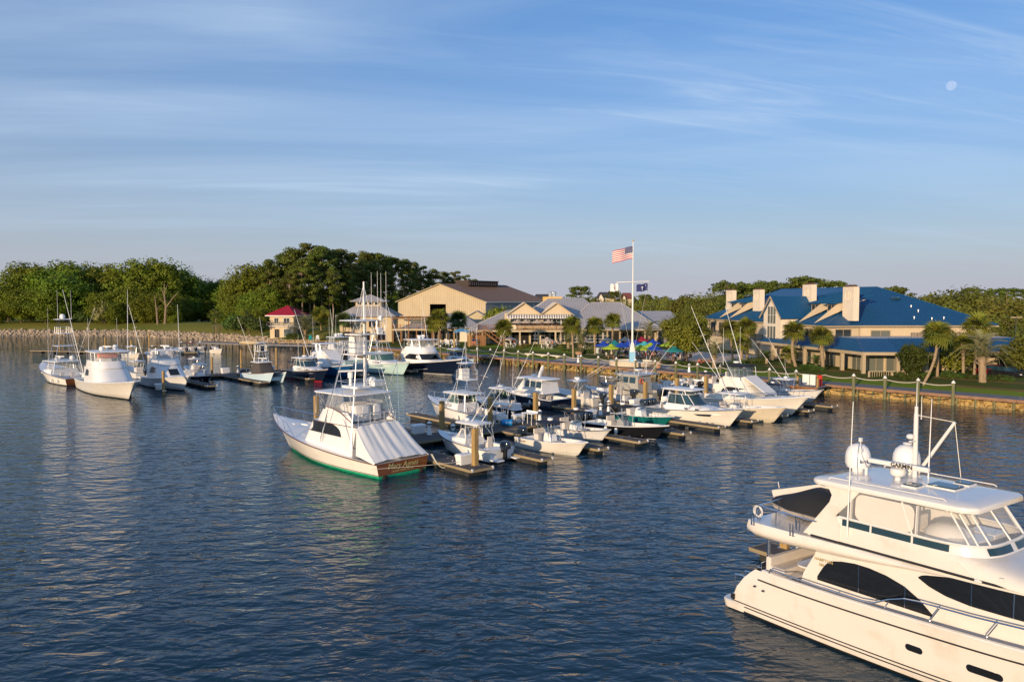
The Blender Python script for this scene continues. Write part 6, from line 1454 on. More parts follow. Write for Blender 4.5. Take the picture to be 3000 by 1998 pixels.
for k in range(16, 28):
    lr.path([((k + j / 8) * 3.76, .02, .92 - .42 * 4 * (j / 8) * (1 - j / 8)) for j in range(9)], .035, 5)
q = thing('lower_rope', walk(21, -.2, 0), 'sagging ropes hanging below the boardwalk edge on the right', 'rope', WD); lr.obj('rope', DROPE, q)
for px, py, lb in ((1694, 1062, 'white lighthouse pedestal on the boardwalk before the restaurant lawn'), (2019, 1090, 'white lighthouse pedestal on the boardwalk before the oak')):
    p = G(px, py, 1.2); pedestal(p.x, p.y, lb, 1.2, 1.25)
# landing stage and gangway
ls = thing('landing_stage', (36.6, 101.3, 0), 'wooden landing stage with information boards at the head of the gangway', 'platform', WD)
MB().box((1.2, -1.2, 1.12), (5.4, 3.0, .1)).obj('deck', PLANKG, ls); MB().box((1.2, -2.73, .95), (5.4, .08, .4)).obj('fascia_board', WOODO, ls)
for x in (-1.3, 1.2, 3.6): MB().box((x, -2.5, .2), (.3, .3, 2.0)).obj('support_post', PILE, ls)
for x in (-1.3, 1.2, 3.8): MB().box((x, -2.55, 1.75), (.22, .22, 1.2)).obj('rail_post', PILE, ls)
for x, w_, m_ in ((1.3, .9, TRIMW), (2.2, .7, TRIMW), (3.1, .6, RED)): MB().box((x, -.6, 1.85), (w_, .12, 1.3)).obj('notice_board', m_, ls)
gg = thing('gangway', (30.4, 98.6, .55), 'aluminium gangway sloping from the boardwalk to the near dock', 'gangway', (5.6, 1.9)); mb = MB()
mb.box((3, 0, .32), (6.3, 1.2, .06), 0, 0, 0, -.11); mb.obj('ramp', GREYDECK, gg); mb = MB()
for sd in (1, -1):
    for zz in (.45, .8, 1.1): mb.tube((0, sd * .6, zz - .3), (6.1, sd * .6, zz + .37), .025, n=5)
    for i in range(8): mb.tube((i * .87, sd * .6, .0 + i * .095), (i * .87, sd * .6, .8 + i * .095), .02, n=5); mb.tube((i * .87, sd * .6, .0 + i * .095), ((i + 1) * .87 if i < 7 else i * .87, sd * .6, .8 + i * .095), .015, n=4)
mb.obj('side_truss', ALU, gg)
# ---------------------------------------------------------------- left pier
pr = thing('pier', (-36, 181.5, 0), None, None, (-40, 15.5)); pr['kind'] = 'structure'
b = MB()
for i in range(140): b.box((.15 + i * .31, 0, 1.27), (.28, 4.2, .06))
b.obj('deck_boards', PLANKG, pr)['kind'] = 'stuff'; MB().box((21.5, 2.13, 1.1), (43.2, .1, .36)).obj('fascia_board', PLANKG, pr)
for i in range(22): MB().tube((1 + i * 2, 1.8, -1), (1 + i * 2, 1.8, 1.2), .16, n=7).obj('support_post', FLOAT, pr)
rl = thing('wooden_railing', (-36.6, 179.6, 1.3), 'golden wooden railing along the pier below the red roofed house', 'railing', (-40, 15.5)); 
for i in range(8): MB().box((1 + i * 2.6, .1, .55), (.16, .16, 1.1)).obj('rail_post', PILE, rl)
for z_ in (.55, 1.05): MB().box((10.1, .1, z_), (18.3, .07, .12)).obj('rail', PILE, rl)
t = thing('upturned_dinghy', (-62, 188, 1.35), 'pale covered dinghy lying along the pier', 'dinghy', (-40, 15)); MB().ell((0, 0, .25), (3.2, .8, .55), 14, 8).obj('hull_and_cover', CANVT, t)
t = thing('dock_ladder', (-41.5, 181.4, 1.3), 'white curved pipe ladder on the pier edge', 'ladder', (-40, 15.5)); mb = MB()
for x in (0, .8): mb.path([(x, .1, 1.0), (x, .5, .9), (x, .5, -.4)], .06, 5)
mb.obj('ladder_rail', WPIPE, t)
random.seed(9)
# ---------------------------------------------------------------- roofs
def seam_mat(name, col, rough=.38, metal=.25):
    m = mat(name, col, rough, metal=metal, var=.07, vscale=.35); return m
ROOFG = seam_mat('grey_metal_roof', (.43, .40, .38), .5, .05)
ROOFB = seam_mat("blue_metal_roof", (.010, .085, .20), .42, .15)
ROOFR = seam_mat('red_metal_roof', (.40, .012, .03), .4, .1)
ROOFBR = seam_mat('brown_metal_roof', (.13, .085, .062), .55, .1)
def roof_face(mb, pts, seam=.6, th=.10, h=.05, m=0, ms=1, dirv=None):
    """roof plane with real standing seams; pts[0]-pts[1] is the eave"""
    P = [Vector(p) for p in pts]; n = (P[1] - P[0]).cross(P[-1] - P[0]).normalized()
    if n.z < 0: n = -n
    mb.loft([[p for p in P], [p - n * th for p in P]], m, closed=True, cap0=True, cap1=True, sm=False)
    e = (P[1] - P[0]); L = e.length; e.normalize(); up = n.cross(e)
    if up.z < 0: up = -up
    # clip seam lines (perpendicular to the eave, in the plane) against the polygon
    Q = [((p - P[0]).dot(e), (p - P[0]).dot(up)) for p in P]; xs = [q[0] for q in Q]; x = min(xs) + seam / 2
    while x < max(xs):
        ys = []
        for (x0, y0), (x1, y1) in zip(Q, Q[1:] + Q[:1]):
            if (x0 - x) * (x1 - x) < 0: ys.append(y0 + (y1 - y0) * (x - x0) / (x1 - x0))
        if len(ys) >= 2:
            a = P[0] + e * x + up * min(ys) + n * h * .5; b = P[0] + e * x + up * max(ys) + n * h * .5; mb.bar(a, b, .045, h, ms)
        x += seam
    return mb
def roof(par, name, faces, mtl, seam=.6, **k):
    for f in faces: roof_face(MB(), f, seam, ms=0).obj(name, mtl, par, **k)
def ridge(par, pts, mtl, name='ridge_cap', r=.09):
    mb = MB()
    for a, b in pts: mb.tube(a, b, r, n=5)
    mb.obj(name, mtl, par)
def wall(par, a, b, z0, z1, mtl, th=.2, name='wall'):
    A_, B_ = Vector((*a, 0)), Vector((*b, 0)); d = (B_ - A_); L = d.length; c = (A_ + B_) / 2
    o = MB().box((0, 0, 0), (L, th, z1 - z0)).obj(name, mtl, par); o.location = (c.x, c.y, (z0 + z1) / 2); o.rotation_euler = (0, 0, math.atan2(d.y, d.x)); return o
def window(par, a, b, k, z0, z1, w, glass=WGLASS, frame=TRIMW, out=.15, nx=2, ny=1, name='window', fw=.08):
    """window with frame and muntins in wall a-b (a..b runs so that outside is on the right of a->b)"""
    A_, B_ = Vector((*a, 0)), Vector((*b, 0)); d = (B_ - A_).normalized(); n = Vector((d.y, -d.x, 0)); c = A_.lerp(B_, k) + n * out
    t = MB(); t.box((0, .0, 0), (w, .03, z1 - z0)); o = t.obj(name, glass, par); o.location = (c.x, c.y, (z0 + z1) / 2); o.rotation_euler = (0, 0, math.atan2(d.y, d.x))
    f = MB(); h = z1 - z0
    f.box((0, -.03, h / 2), (w + fw * 2, .08, fw)).box((0, -.03, -h / 2), (w + fw * 2, .10, fw))
    for i in range(nx + 1): f.box((-w / 2 + w * i / nx, -.03, 0), (fw if i in (0, nx) else fw * .6, .07, h - fw))
    for i in range(1, ny): f.box((0, -.035, -h / 2 + h * i / ny), (w - fw, .06, fw * .6))
    f.obj('window_frame', frame, o); return o
def rail_fence(par, a, b, z, h=1.05, m=None, step=1.6, bal=.18, name='railing', bm=None):
    A_, B_ = Vector((*a, z)), Vector((*b, z)); L = (B_ - A_).length; mb = MB(); n = max(1, round(L / step))
    for i in range(n + 1): p = A_.lerp(B_, i / n); mb.box((p.x, p.y, z + h / 2), (.12, .12, h), math.atan2(B_.y - A_.y, B_.x - A_.x))
    mb.bar(A_ + Vector((0, 0, h)), B_ + Vector((0, 0, h)), .12, .07); mb.bar(A_ + Vector((0, 0, .12)), B_ + Vector((0, 0, .12)), .06, .06)
    k = int(L / bal)
    for i in range(k): p = A_.lerp(B_, (i + .5) / k); mb.bar(p + Vector((0, 0, .12)), p + Vector((0, 0, h)), .045, .045)
    return mb.obj(name, m or WOODO, par)
def post(par, x, y, z0, z1, w=.25, m=None, name='column'): return MB().box((x, y, (z0 + z1) / 2), (w, w, z1 - z0)).obj(name, m or TRIM, par)
def bld(name, label): return thing(name, (0, 0, 0), label, 'building')

# ---------------------------------------------------------------- red roofed house
h = bld('red_roofed_house', 'small two storey cream house with a bright red hipped metal roof')
K0 = Vector((-55.7, 203)); fd, rd_ = Vector((-.97, .23)), Vector((.23, .97)); S_ = 6.6
c = [K0 + fd * S_, K0, K0 + rd_ * S_, K0 + fd * S_ + rd_ * S_]; c = [(p.x, p.y) for p in c]
for i in range(4): wall(h, c[i], c[(i + 1) % 4], 1.8, 7.8, STUCCO)
ce = sum((Vector(p) for p in c), Vector((0, 0))) / 4
def grow(p, k): d = (Vector(p) - ce); return tuple(ce + d * k)
E_ = [(*grow(p, 1.28), 7.75) for p in c]; ap = (ce.x, ce.y, 10.2)
roof(h, 'roof', [[E_[i], E_[(i + 1) % 4], ap] for i in range(4)], ROOFR, .5); ridge(h, [(E_[i], ap) for i in range(4)], ROOFR)
for i in range(4): MB().bar((*grow(c[i], 1.27), 7.62), (*grow(c[(i + 1) % 4], 1.27), 7.62), .15, .22).obj('eave_board', TRIMW, h)
for i in (0, 1): MB().bar((*grow(c[i], 1.18), 4.95), (*grow(c[(i + 1) % 4], 1.18), 4.95), .5, .18).obj('balcony_slab', TRIMW, h); rail_fence(h, grow(c[i], 1.2), grow(c[(i + 1) % 4], 1.2), 5.05, .95, DPIPE, 1.5, .3)
for k in (.28, .72): window(h, c[0], c[1], k, 5.6, 7.1, 1.2 if k < .5 else 1.7)
window(h, c[0], c[1], .3, 2.0, 4.2, 1.3, GLASS, TRIM, name='door'); window(h, c[0], c[1], .74, 2.3, 4.3, 2.0, CURT, ny=2)
for k in (.25, .55): window(h, c[1], c[2], k, 5.6, 7.1, 1.2)
window(h, c[1], c[2], .4, 2.1, 4.2, 2.0, GLASS)
# ---------------------------------------------------------------- clubhouse with a cupola
h = bld('clubhouse', 'cream clubhouse with a grey hipped roof and a small lantern cupola')
Y0 = 188; x0, x1 = -40.6, -28.4
fp = [(x0, Y0), (x1, Y0), (x1, Y0 + 12), (x0, Y0 + 12)]
for i in range(4): wall(h, fp[i], fp[(i + 1) % 4], 1.8, 7.9, STUCCO2)
e = [(x0 - 1, Y0 - 1, 7.85), (x1 + 1, Y0 - 1, 7.85), (x1 + 1, Y0 + 13, 7.85), (x0 - 1, Y0 + 13, 7.85)]; t_ = [(-37.6, Y0 + 3, 10.2), (-31.4, Y0 + 3, 10.2), (-31.4, Y0 + 9, 10.2), (-37.6, Y0 + 9, 10.2)]
roof(h, 'roof', [[e[i], e[(i + 1) % 4], t_[(i + 1) % 4], t_[i]] for i in range(4)], ROOFG, .6)
cf = [(-37.4, Y0 + 3.2), (-31.6, Y0 + 3.2), (-31.6, Y0 + 8.8), (-37.4, Y0 + 8.8)]
for i in range(4): wall(h, cf[i], cf[(i + 1) % 4], 10.0, 11.4, STUCCO2, name='cupola_wall')
for k in (.14, .38, .62, .86): window(h, cf[0], cf[1], k, 10.45, 11.1, 1.0, GLASS, nx=1)
ct_ = [(-38.7, Y0 + 2, 11.35), (-30.3, Y0 + 2, 11.35), (-30.3, Y0 + 10, 11.35), (-38.7, Y0 + 10, 11.35)]; a_ = (-34.5, Y0 + 6, 13.0)
roof(h, 'cupola_roof', [[ct_[i], ct_[(i + 1) % 4], a_] for i in range(4)], ROOFG, .6)
for k, w_ in ((.15, 1.8), (.66, 2.4)): window(h, fp[0], fp[1], k, 5.3, 6.9, w_, GLASS, WOODO)
for k in (.15, .5, .8): window(h, fp[0], fp[1], k, 2.2, 4.2, 1.8, GLASS, WOODO)
# pergola deck wing
h2 = bld('pergola_wing', 'two storey wing with a timber pergola deck above brown posts')
dx0, dx1 = -27.6, -16.4
MB().box(((dx0 + dx1) / 2, 186.5, 4.85), (dx1 - dx0, 6.5, .35)).obj('deck', STUCCO2, h2); wall(h2, (dx0, 190), (dx1, 190), 1.8, 7.2, STUCCO2); wall(h2, (dx0 + .3, 189.8), (dx1, 189.8), 1.9, 4.4, DARK, name='dark_backing')  # matte near-black sheet behind the windows, painted as an unlit interior
for i in range(7):
    x = lerp(dx0 + .2, dx1 - .2, i / 6); post(h2, x, 183.4, 1.8, 4.7, .26, WOODO)
    if i % 2 == 0 or i == 6: post(h2, x, 183.4, 5.0, 7.5, .2, WOODO, 'pergola_post')
for y in (183.4, 186, 188.6): MB().box(((dx0 + dx1) / 2, y, 7.55), (dx1 - dx0 + .6, .16, .25)).obj('pergola_beam', WOODO, h2)
for i in range(14): MB().box((lerp(dx0, dx1, i / 13), 186, 7.76), (.10, 6.2, .16)).obj('rafter', WOODO, h2)
rail_fence(h2, (dx0, 183.3), (dx1, 183.3), 5.02, 1.0, WOODO, 1.9, .3)
for i in range(9): window(h2, (dx0, 189.8), (dx1, 189.8), (i + .5) / 9, 2.1, 4.2, 1.0, GLASS, TRIM, nx=1)
# low link building with grey hip roof
h3 = bld('low_grey_roofed_building', 'low cream building with a shaded grey hipped roof between pergola and restaurant')
fp = [(-17.5, 188), (-8.2, 188), (-8.2, 204), (-17.5, 204)]
for i in range(4): wall(h3, fp[i], fp[(i + 1) % 4], 1.8, 5.2, STUCCO2)
e = [(-26.5, 186.6, 5.1), (-6.8, 186.6, 5.1), (-6.8, 205, 5.1), (-26.5, 205, 5.1)]; r_ = [(-18.5, 196, 8.4), (-12.5, 196, 8.4)]
roof(h3, 'roof', [[e[0], e[1], r_[1], r_[0]], [e[1], e[2], r_[1]], [e[2], e[3], r_[0], r_[1]], [e[3], e[0], r_[0]]], ROOFG)
for k in (.1, .3, .5): window(h3, fp[0], fp[1], k, 2.2, 4.4, 1.4, GLASS, TRIM)
MB().box((-10.0, 187.3, 3.0), (4.6, .15, 2.4)).obj('board_fence', STUCCOL, h3)
# ---------------------------------------------------------------- boat storage barn
h = bld('boat_barn', 'huge cream corrugated boat barn with a brown metal roof and dark doorway')
RB = Vector((-20.7, 230)); d = Vector((.55, .835)).normalized(); g_ = Vector((d.y, -d.x)); W_, LB = 16.0, 33.5
fl_, fr_ = RB - g_ * W_, RB + g_ * W_; bl_, br_ = fl_ + d * LB, fr_ + d * LB; ze, zr = 11.15, 16.2
BARN = mat('barn_cladding', (.50, .41, .27), .7, var=.06, vscale=.5); BARNG = mat('barn_shaded_cladding', (.34, .34, .35), .7, var=.06, vscale=.4)  # side cladding: same cream walls with their shade painted in as cooler grey
# gable wall with real ribs, doorway cut out
mb = MB(); nb = 46; dw0, dw1, dh = -3.7, 2.0, 10.4
def gz(u): return zr - (zr - ze) * abs(u) / W_
for i in range(nb * 2):
    u0, u1 = lerp(-W_, W_, i / nb / 2), lerp(-W_, W_, (i + 1) / nb / 2); zb0 = dh if dw0 <= (u0 + u1) / 2 <= dw1 else 1.6; o = -.07 if i % 2 else 0
    p, q = RB + g_ * u0 + d * o, RB + g_ * u1 + d * o
    mb.poly([(p.x, p.y, zb0), (q.x, q.y, zb0), (q.x, q.y, gz(u1)), (p.x, p.y, gz(u0))])
    if i: p2 = RB + g_ * u0 + d * (0 if i % 2 else -.07); mb.poly([(p.x, p.y, zb0), (p2.x, p2.y, zb0), (p2.x, p2.y, gz(u0)), (p.x, p.y, gz(u0))])
mb.obj('gable_wall', BARN, h)
def P3(p, z): return (p.x, p.y, z)
wall(h, tuple(fr_), tuple(br_), 1.6, ze, BARNG, .2); wall(h, tuple(bl_), tuple(fl_), 1.6, ze, BARNG, .2)
MB().poly([P3(bl_, 1.6), P3(br_, 1.6), P3(br_, ze), P3(RB + d * LB, zr), P3(bl_, ze)]).obj('back_wall', BARNG, h)
for i in range(1, 4): p = fr_ + d * (LB * i / 4) + g_ * .15; MB().box((p.x, p.y, 6), (.25, .25, 9)).obj('downpipe', TRIMW, h)
o1 = d * -.6; E1, E2, E3, E4 = fr_ + o1 + g_ * .6, br_ + d * .5 + g_ * .6, bl_ + d * .5 - g_ * .6, fl_ + o1 - g_ * .6; ra, rb_ = RB + o1, RB + d * (LB + .5); dz = (zr - ze) / W_ * .6
roof(h, 'roof', [[P3(E1, ze - dz + .12), P3(E2, ze - dz + .12), P3(rb_, zr + .12), P3(ra, zr + .12)], [P3(E3, ze - dz + .12), P3(E4, ze - dz + .12), P3(ra, zr + .12), P3(rb_, zr + .12)]], ROOFBR, .9)
MB().bar(P3(E1, ze - dz), P3(E2, ze - dz), .3, .25).obj('gutter', TRIMW, h)
for a, b in ((E1, ra), (E4, ra)): MB().bar(P3(a, ze - dz + .05) , P3(b, zr + .05), .12, .22).obj('barge_board', TRIM, h)
c0, c1 = RB + d * 10.5, RB + d * 26; mb = MB(); 
for sd in (1, -1): mb.bar(P3(c0 + g_ * 2.4 * sd, zr + .35), P3(c1 + g_ * 2.4 * sd, zr + .35), .12, 1.5)
for q in (c0, c1): mb.bar(P3(q - g_ * 2.4, zr + .35), P3(q + g_ * 2.4, zr + .35), .12, 1.5)
mb.obj('roof_ventilator', mat('dark_brown_metal', (.045, .03, .022), .6), h); MB().bar(P3(c0 - d * .3, zr + 1.15), P3(c1 + d * .3, zr + 1.15), 5.4, .14).obj('ventilator_roof', ROOFBR, h)
for i in range(14): q = c0.lerp(c1, (i + .5) / 14) + g_ * 2.5; MB().box((q.x, q.y, zr + .4), (.12, .12, 1.1)).obj('louvre', ROOFBR, h)
# flat dim sheet behind the doorway, the barn's inner shade put into its colour
q0, q1 = RB + g_ * (dw0 - 3) + d * 9, RB + g_ * (dw1 + 3) + d * 9; MB().poly([P3(q0, 1.6), P3(q1, 1.6), P3(q1, 12), P3(q0, 12)]).obj('interior_shade_sheet', SHADE, h)
h = bld('small_gabled_building', 'small cream building with a shallow gable in front of the boat barn')
p0, p1 = A(1350, 944, 205), A(1440, 944, 205); mb = MB(); za, zb_ = A(1400, 912, 205).z, A(1400, 938, 205).z
mb.loft([[(p0.x, 205, 1.8), (p1.x, 205, 1.8), (p1.x, 205, zb_), ((p0.x + p1.x) / 2, 205, za), (p0.x, 205, zb_)], [(p0.x, 213, 1.8), (p1.x, 213, 1.8), (p1.x, 213, zb_), ((p0.x + p1.x) / 2, 213, za), (p0.x, 213, zb_)]], cap0=True, cap1=True, sm=False); mb.obj('wall', STUCCO2, h)
xm = (p0.x + p1.x) / 2; roof(h, 'roof', [[(p1.x + .5, 204.4, zb_ - .1), (p1.x + .5, 213.5, zb_ - .1), (xm, 213.5, za + .15), (xm, 204.4, za + .15)], [(p0.x - .5, 213.5, zb_ - .1), (p0.x - .5, 204.4, zb_ - .1), (xm, 204.4, za + .15), (xm, 213.5, za + .15)]], ROOFG)
# ---------------------------------------------------------------- waterfront restaurant
h = bld('waterfront_restaurant', 'sprawling two storey restaurant with twin cream gables, timber deck and grey metal roofs')
YF = 172.0; zd_ = 5.2
# upper storey behind the deck
wall(h, (-1.5, YF + 4.5), (12.8, YF + 4.5), zd_, 8.8, STUCCO); wall(h, (12.8, YF + 4.5), (12.8, YF + 16), zd_, 8.8, STUCCO); wall(h, (-1.5, YF + 16), (-1.5, YF + 4.5), zd_, 8.8, STUCCO)
for gx0, gx1 in ((-.9, 6.3), (6.5, 13.2)):
    xm = (gx0 + gx1) / 2; yf = YF + 3.4
    mb = MB(); mb.loft([[(gx0, yf, 8.55), (gx1, yf, 8.55), (xm, yf, 11.0)], [(gx0, yf + .25, 8.55), (gx1, yf + .25, 8.55), (xm, yf + .25, 11.0)]], cap0=True, cap1=True, sm=False); mb.obj('gable', STUCCO, h)
    roof(h, 'roof', [[(gx1 + .45, yf - .45, 8.4), (gx1 + .45, YF + 18, 8.4), (xm, YF + 18, 11.15), (xm, yf - .45, 11.15)], [(gx0 - .45, YF + 18, 8.4), (gx0 - .45, yf - .45, 8.4), (xm, yf - .45, 11.15), (xm, YF + 18, 11.15)]], ROOFG, .55)
    for s_, q in ((gx0 - .45, xm), (gx1 + .45, xm)): MB().bar((s_, yf - .5, 8.32), (q, yf - .5, 11.07), .10, .18).obj('barge_board', TRIM, h)
    # striped awning
    n = 26
    for k in range(2):
        mb = MB()
        for i in range(k, n, 2):
            a, b = lerp(gx0 - .2, gx1 - .1, i / n), lerp(gx0 - .2, gx1 - .1, (i + 1) / n); mb.poly([(a, yf - .05, 8.5), (b, yf - .05, 8.5), (b, yf - 1.2, 7.95), (a, yf - 1.2, 7.95)]).poly([(a, yf - 1.2, 7.95), (b, yf - 1.2, 7.95), (b, yf - 1.21, 7.65), (a, yf - 1.21, 7.65)])
        mb.obj('awning_stripes', [TRIMW, mat('awning_grey', (.22, .21, .21), .8)][k], h)
    for k_ in (.2, .5, .8): window(h, (gx0, YF + 4.4), (gx1, YF + 4.4), k_, 5.9, 7.6, 1.9, WGLASS, ny=2)
# timber deck with railing
MB().box((2.9, YF + 2.2, zd_ - .2), (20.4, 4.6, .4)).obj('deck', STUCCO2, h)
rail_fence(h, (-7.2, YF - .1), (9.6, YF - .1), zd_, 1.15, WOODO, 1.6, .17); rail_fence(h, (9.6, YF - .1), (13.2, YF + 1.6), zd_, 1.15, WOODO, 1.6, .17); rail_fence(h, (-7.2, YF + 4), (-7.2, YF - .1), zd_, 1.15, WOODO, 1.6, .17)
for x in (-6.4, -2.4, 1.7, 5.7, 9.4): post(h, x, YF + .1, 1.9, zd_ - .4, .34, STUCCO2)
MB().box((.25, YF - .22, zd_ + .62), (1.15, .06, 1.0)).obj('sign_panel', STUCCOL, h, bevel=.1)
MB().box((.25, YF - .27, zd_ + .75), (.5, .03, .35)).box((.25, YF - .27, zd_ + .4), (.8, .03, .07)).obj('sign_emblem', GOLD, h)
wall(h, (-7, YF + 5), (13, YF + 5), 1.9, zd_ - .3, STUCCO2)
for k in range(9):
    if k in (3, 4): MB().box((-6 + k * 2.2, YF + 4.8, 3.2), (1.7, .12, 2.5)).obj('opening_shade_panel', DARK, h)  # near-black panel on the solid wall, painting the shade of an opening
    else: window(h, (-7, YF + 5), (13, YF + 5), (k + .5) / 9.1, 2.3, 4.6, 1.8, GLASS, TRIMW, nx=2, ny=3, fw=.10)
# timber stair and bar at the left
st = MB(); n = 12
for i in range(n): st.box((-6.0 + i * .32 * 1.1 , YF - 1.0, zd_ - .15 - i * .27), (.34, 1.5, .08))
st.obj('stair_treads', WOODO, h); mb = MB()
for y in (YF - 1.75, YF - .3): mb.bar((-6.3, y, zd_ + .9), (-2.0, y, 2.9), .08, .12); mb.bar((-6.3, y, zd_ - .25), (-2.0, y, 1.95), .08, .3)
for i in range(7): mb.bar((-6.2 + i * .7, YF - 1.75, zd_ - .2 - i * .53), (-6.2 + i * .7, YF - 1.75, zd_ + .85 - i * .53), .08, .08)
mb.obj('stair_rail', WOODO, h)
for i in range(9): MB().box((-7.6, YF - 1.9, 2.0 + i * .26), (4.0, .06, .235)).obj('skirt_board', WOODO, h)
rail_fence(h, (-9.6, YF - 1.9), (-5.6, YF - 1.9), 4.25, .9, WOODO, 1.3, .2)
# left hip roof and its striped awning
e = [(-9.4, YF - .2, 5.25), (-.5, YF - .2, 5.25), (-1.0, YF + 17, 9.1), (-9.4, YF + 22, 5.25)]; rg = [(-1.4, YF + 12, 9.15), (3, YF + 12, 9.15)]
roof(h, 'roof', [[(-9.4, YF + 2.2, 5.5), (-1.6, YF + 2.2, 5.5), (1.5, YF + 13, 9.3), (-1.2, YF + 13, 9.3)], [(-9.4, YF + 24, 5.5), (-9.4, YF + 2.2, 5.5), (-1.2, YF + 13, 9.3)]], ROOFG, .55)
for k in range(2):
    mb = MB()
    for i in range(k, 24, 2): a, b = lerp(-9.3, -4.6, i / 24), lerp(-9.3, -4.6, (i + 1) / 24); mb.poly([(a, YF + 2.1, 5.4), (b, YF + 2.1, 5.4), (b, YF + .6, 5.0), (a, YF + .6, 5.0)]).poly([(a, YF + .6, 5.0), (b, YF + .6, 5.0), (b, YF + .59, 4.6), (a, YF + .59, 4.6)])
    mb.obj('awning_stripes', [TRIMW, MATS['awning_grey']][k], h)
for x in (-9.0, -8.3): post(h, x, YF + .8, 1.9, 4.9, .25)
wall(h, (-9.2, YF + 3), (-5, YF + 3), 1.9, 5.3, STUCCO2); MB().box((-7.2, YF + 2.85, 3.9), (2.4, .06, .9)).obj('opening_shade_panel', DARK, h)  # bar hatch is a flat panel with its inner shade painted on
# big right hand roof
ex0, ex1, ey0, ey1 = 11.2, 33.0, YF + 1, YF + 34; zz = 5.3
R0, R1 = (18.6, YF + 16, 11.1), (25.6, YF + 16, 11.1)
roof(h, 'roof', [[(ex0, ey0, zz), (ex1, ey0, zz), R1, R0], [(ex1, ey0, zz), (ex1, ey1, zz), R1], [(ex1, ey1, zz), (ex0, ey1, zz), R0, R1], [(ex0, ey1, zz), (ex0, ey0, zz), R0]], ROOFG, .6)
ridge(h, [((ex0, ey0, zz), R0), ((ex1, ey0, zz), R1), (R0, R1)], ROOFG)
Q0, Q1 = (9.0, YF + 22, 12.2), (17.4, YF + 22, 12.2)
roof(h, 'upper_roof', [[(2, YF + 8, 7.4), (21.4, YF + 8, 7.4), Q1, Q0], [(21.4, YF + 8, 7.4), (21.4, YF + 36, 7.4), Q1], [(2, YF + 36, 7.4), (2, YF + 8, 7.4), Q0]], ROOFG, .6)
roof(h, 'roof', [[(30.5, YF + 6, 5.9), (39.5, YF + 6, 5.9), (38.5, YF + 22, 9.0), (30.5, YF + 22, 9.0)]], ROOFG, .6)
wall(h, (12.4, YF + 4), (32.0, YF + 4), 1.8, 5.4, STUCCO2); MB().box((22.5, YF + 3.8, 3.2), (17.8, .1, 2.5)).obj('opening_shade_panel', DARK, h); wall(h, (31.8, YF + 8), (39, YF + 8), 1.8, 6.0, mat('shaded_grey_wall', (.2, .2, .21), .8))  # long near-black panel paints the shade under the eave rooms
MB().bar((ex0, ey0, zz - .12), (ex1, ey0, zz - .12), .14, .28).obj('eave_board', TRIM, h)
for i in range(8): post(h, lerp(12.6, 31.8, i / 7), YF + 2, 1.8, 5.2, .3)
for i in range(5): window(h, (12.4, YF + 3.7), (22, YF + 3.7), (i + .5) / 5, 2.4, 4.6, 1.7, WGLASS, TRIMW, ny=3, fw=.1)
YEL = mat('yellow_stucco', (.62, .40, .12), .8); ch = A(1618, 872, 195); MB().box((ch.x, 195, ch.z - 1), (4.6, 3, 2.4)).obj('rooftop_unit', YEL, h)
for dx in (-.5, .5): MB().lathe((ch.x + dx, 195, ch.z + .2), [(.4, 0), (.4, .6), (.55, .7), (.55, 1.1), (.2, 1.3)], 10).obj('vent', ALU, h)
# ---------------------------------------------------------------- blue roofed hotel
h = bld('blue_roofed_hotel', 'large cream hotel with a bright blue standing seam roof and square chimneys')
p0, p1, p2, p3, p4 = (40.05, 167.0), (47.4, 120.4), (53.4, 121.9), (74.7, 122.2), (69.2, 168.8)
ze = 8.0; Ra, Rb = (62.8, 137.4, 14.0), (57.0, 168.8, 14.0)
hs_ = Vector((p0[0] - p1[0], p0[1] - p1[1])).normalized(); hin = Vector((hs_.y, -hs_.x))
def HP(s, i, z=0): q = Vector(p1) + hs_ * s + hin * i; return (q.x, q.y, z)
def P_(p, z): return (p[0], p[1], z)
faces = [[P_(p1, ze), P_(p0, ze), Rb, Ra], [P_(p2, ze), P_(p1, ze), Ra], [P_(p3, ze), P_(p2, ze), Ra], [P_(p4, ze), P_(p3, ze), Ra, Rb], [P_(p0, ze), P_(p4, ze), Rb]]
roof(h, 'roof', faces, ROOFB, .5); ridge(h, [(P_(p2, ze), Ra), (P_(p1, ze), Ra), (P_(p3, ze), Ra), (Ra, Rb), (P_(p0, ze), Rb)], ROOFB)
for a, b in ((p0, p1), (p1, p2), (p2, p3), (p3, p4)): MB().bar(P_(a, ze - .22), P_(b, ze - .22), .14, .20).obj('eave_board', TRIM, h)
ceh = Vector((57, 142))
def ins(p, k=.045): q = Vector(p).lerp(ceh, k); return (q.x, q.y)
w0, w1, w2, w3, w4 = [ins(p) for p in (p0, p1, p2, p3, p4)]
for a, b in ((w0, w1), (w1, w2), (w2, w3), (w3, w4)): wall(h, a, b, 1.4, ze + .05, STUCCO, .25)
def roofz(i): return ze + i * (14.0 - ze) / 13.9
RUST = mat('rusty_cap', (.10, .055, .035), .8)
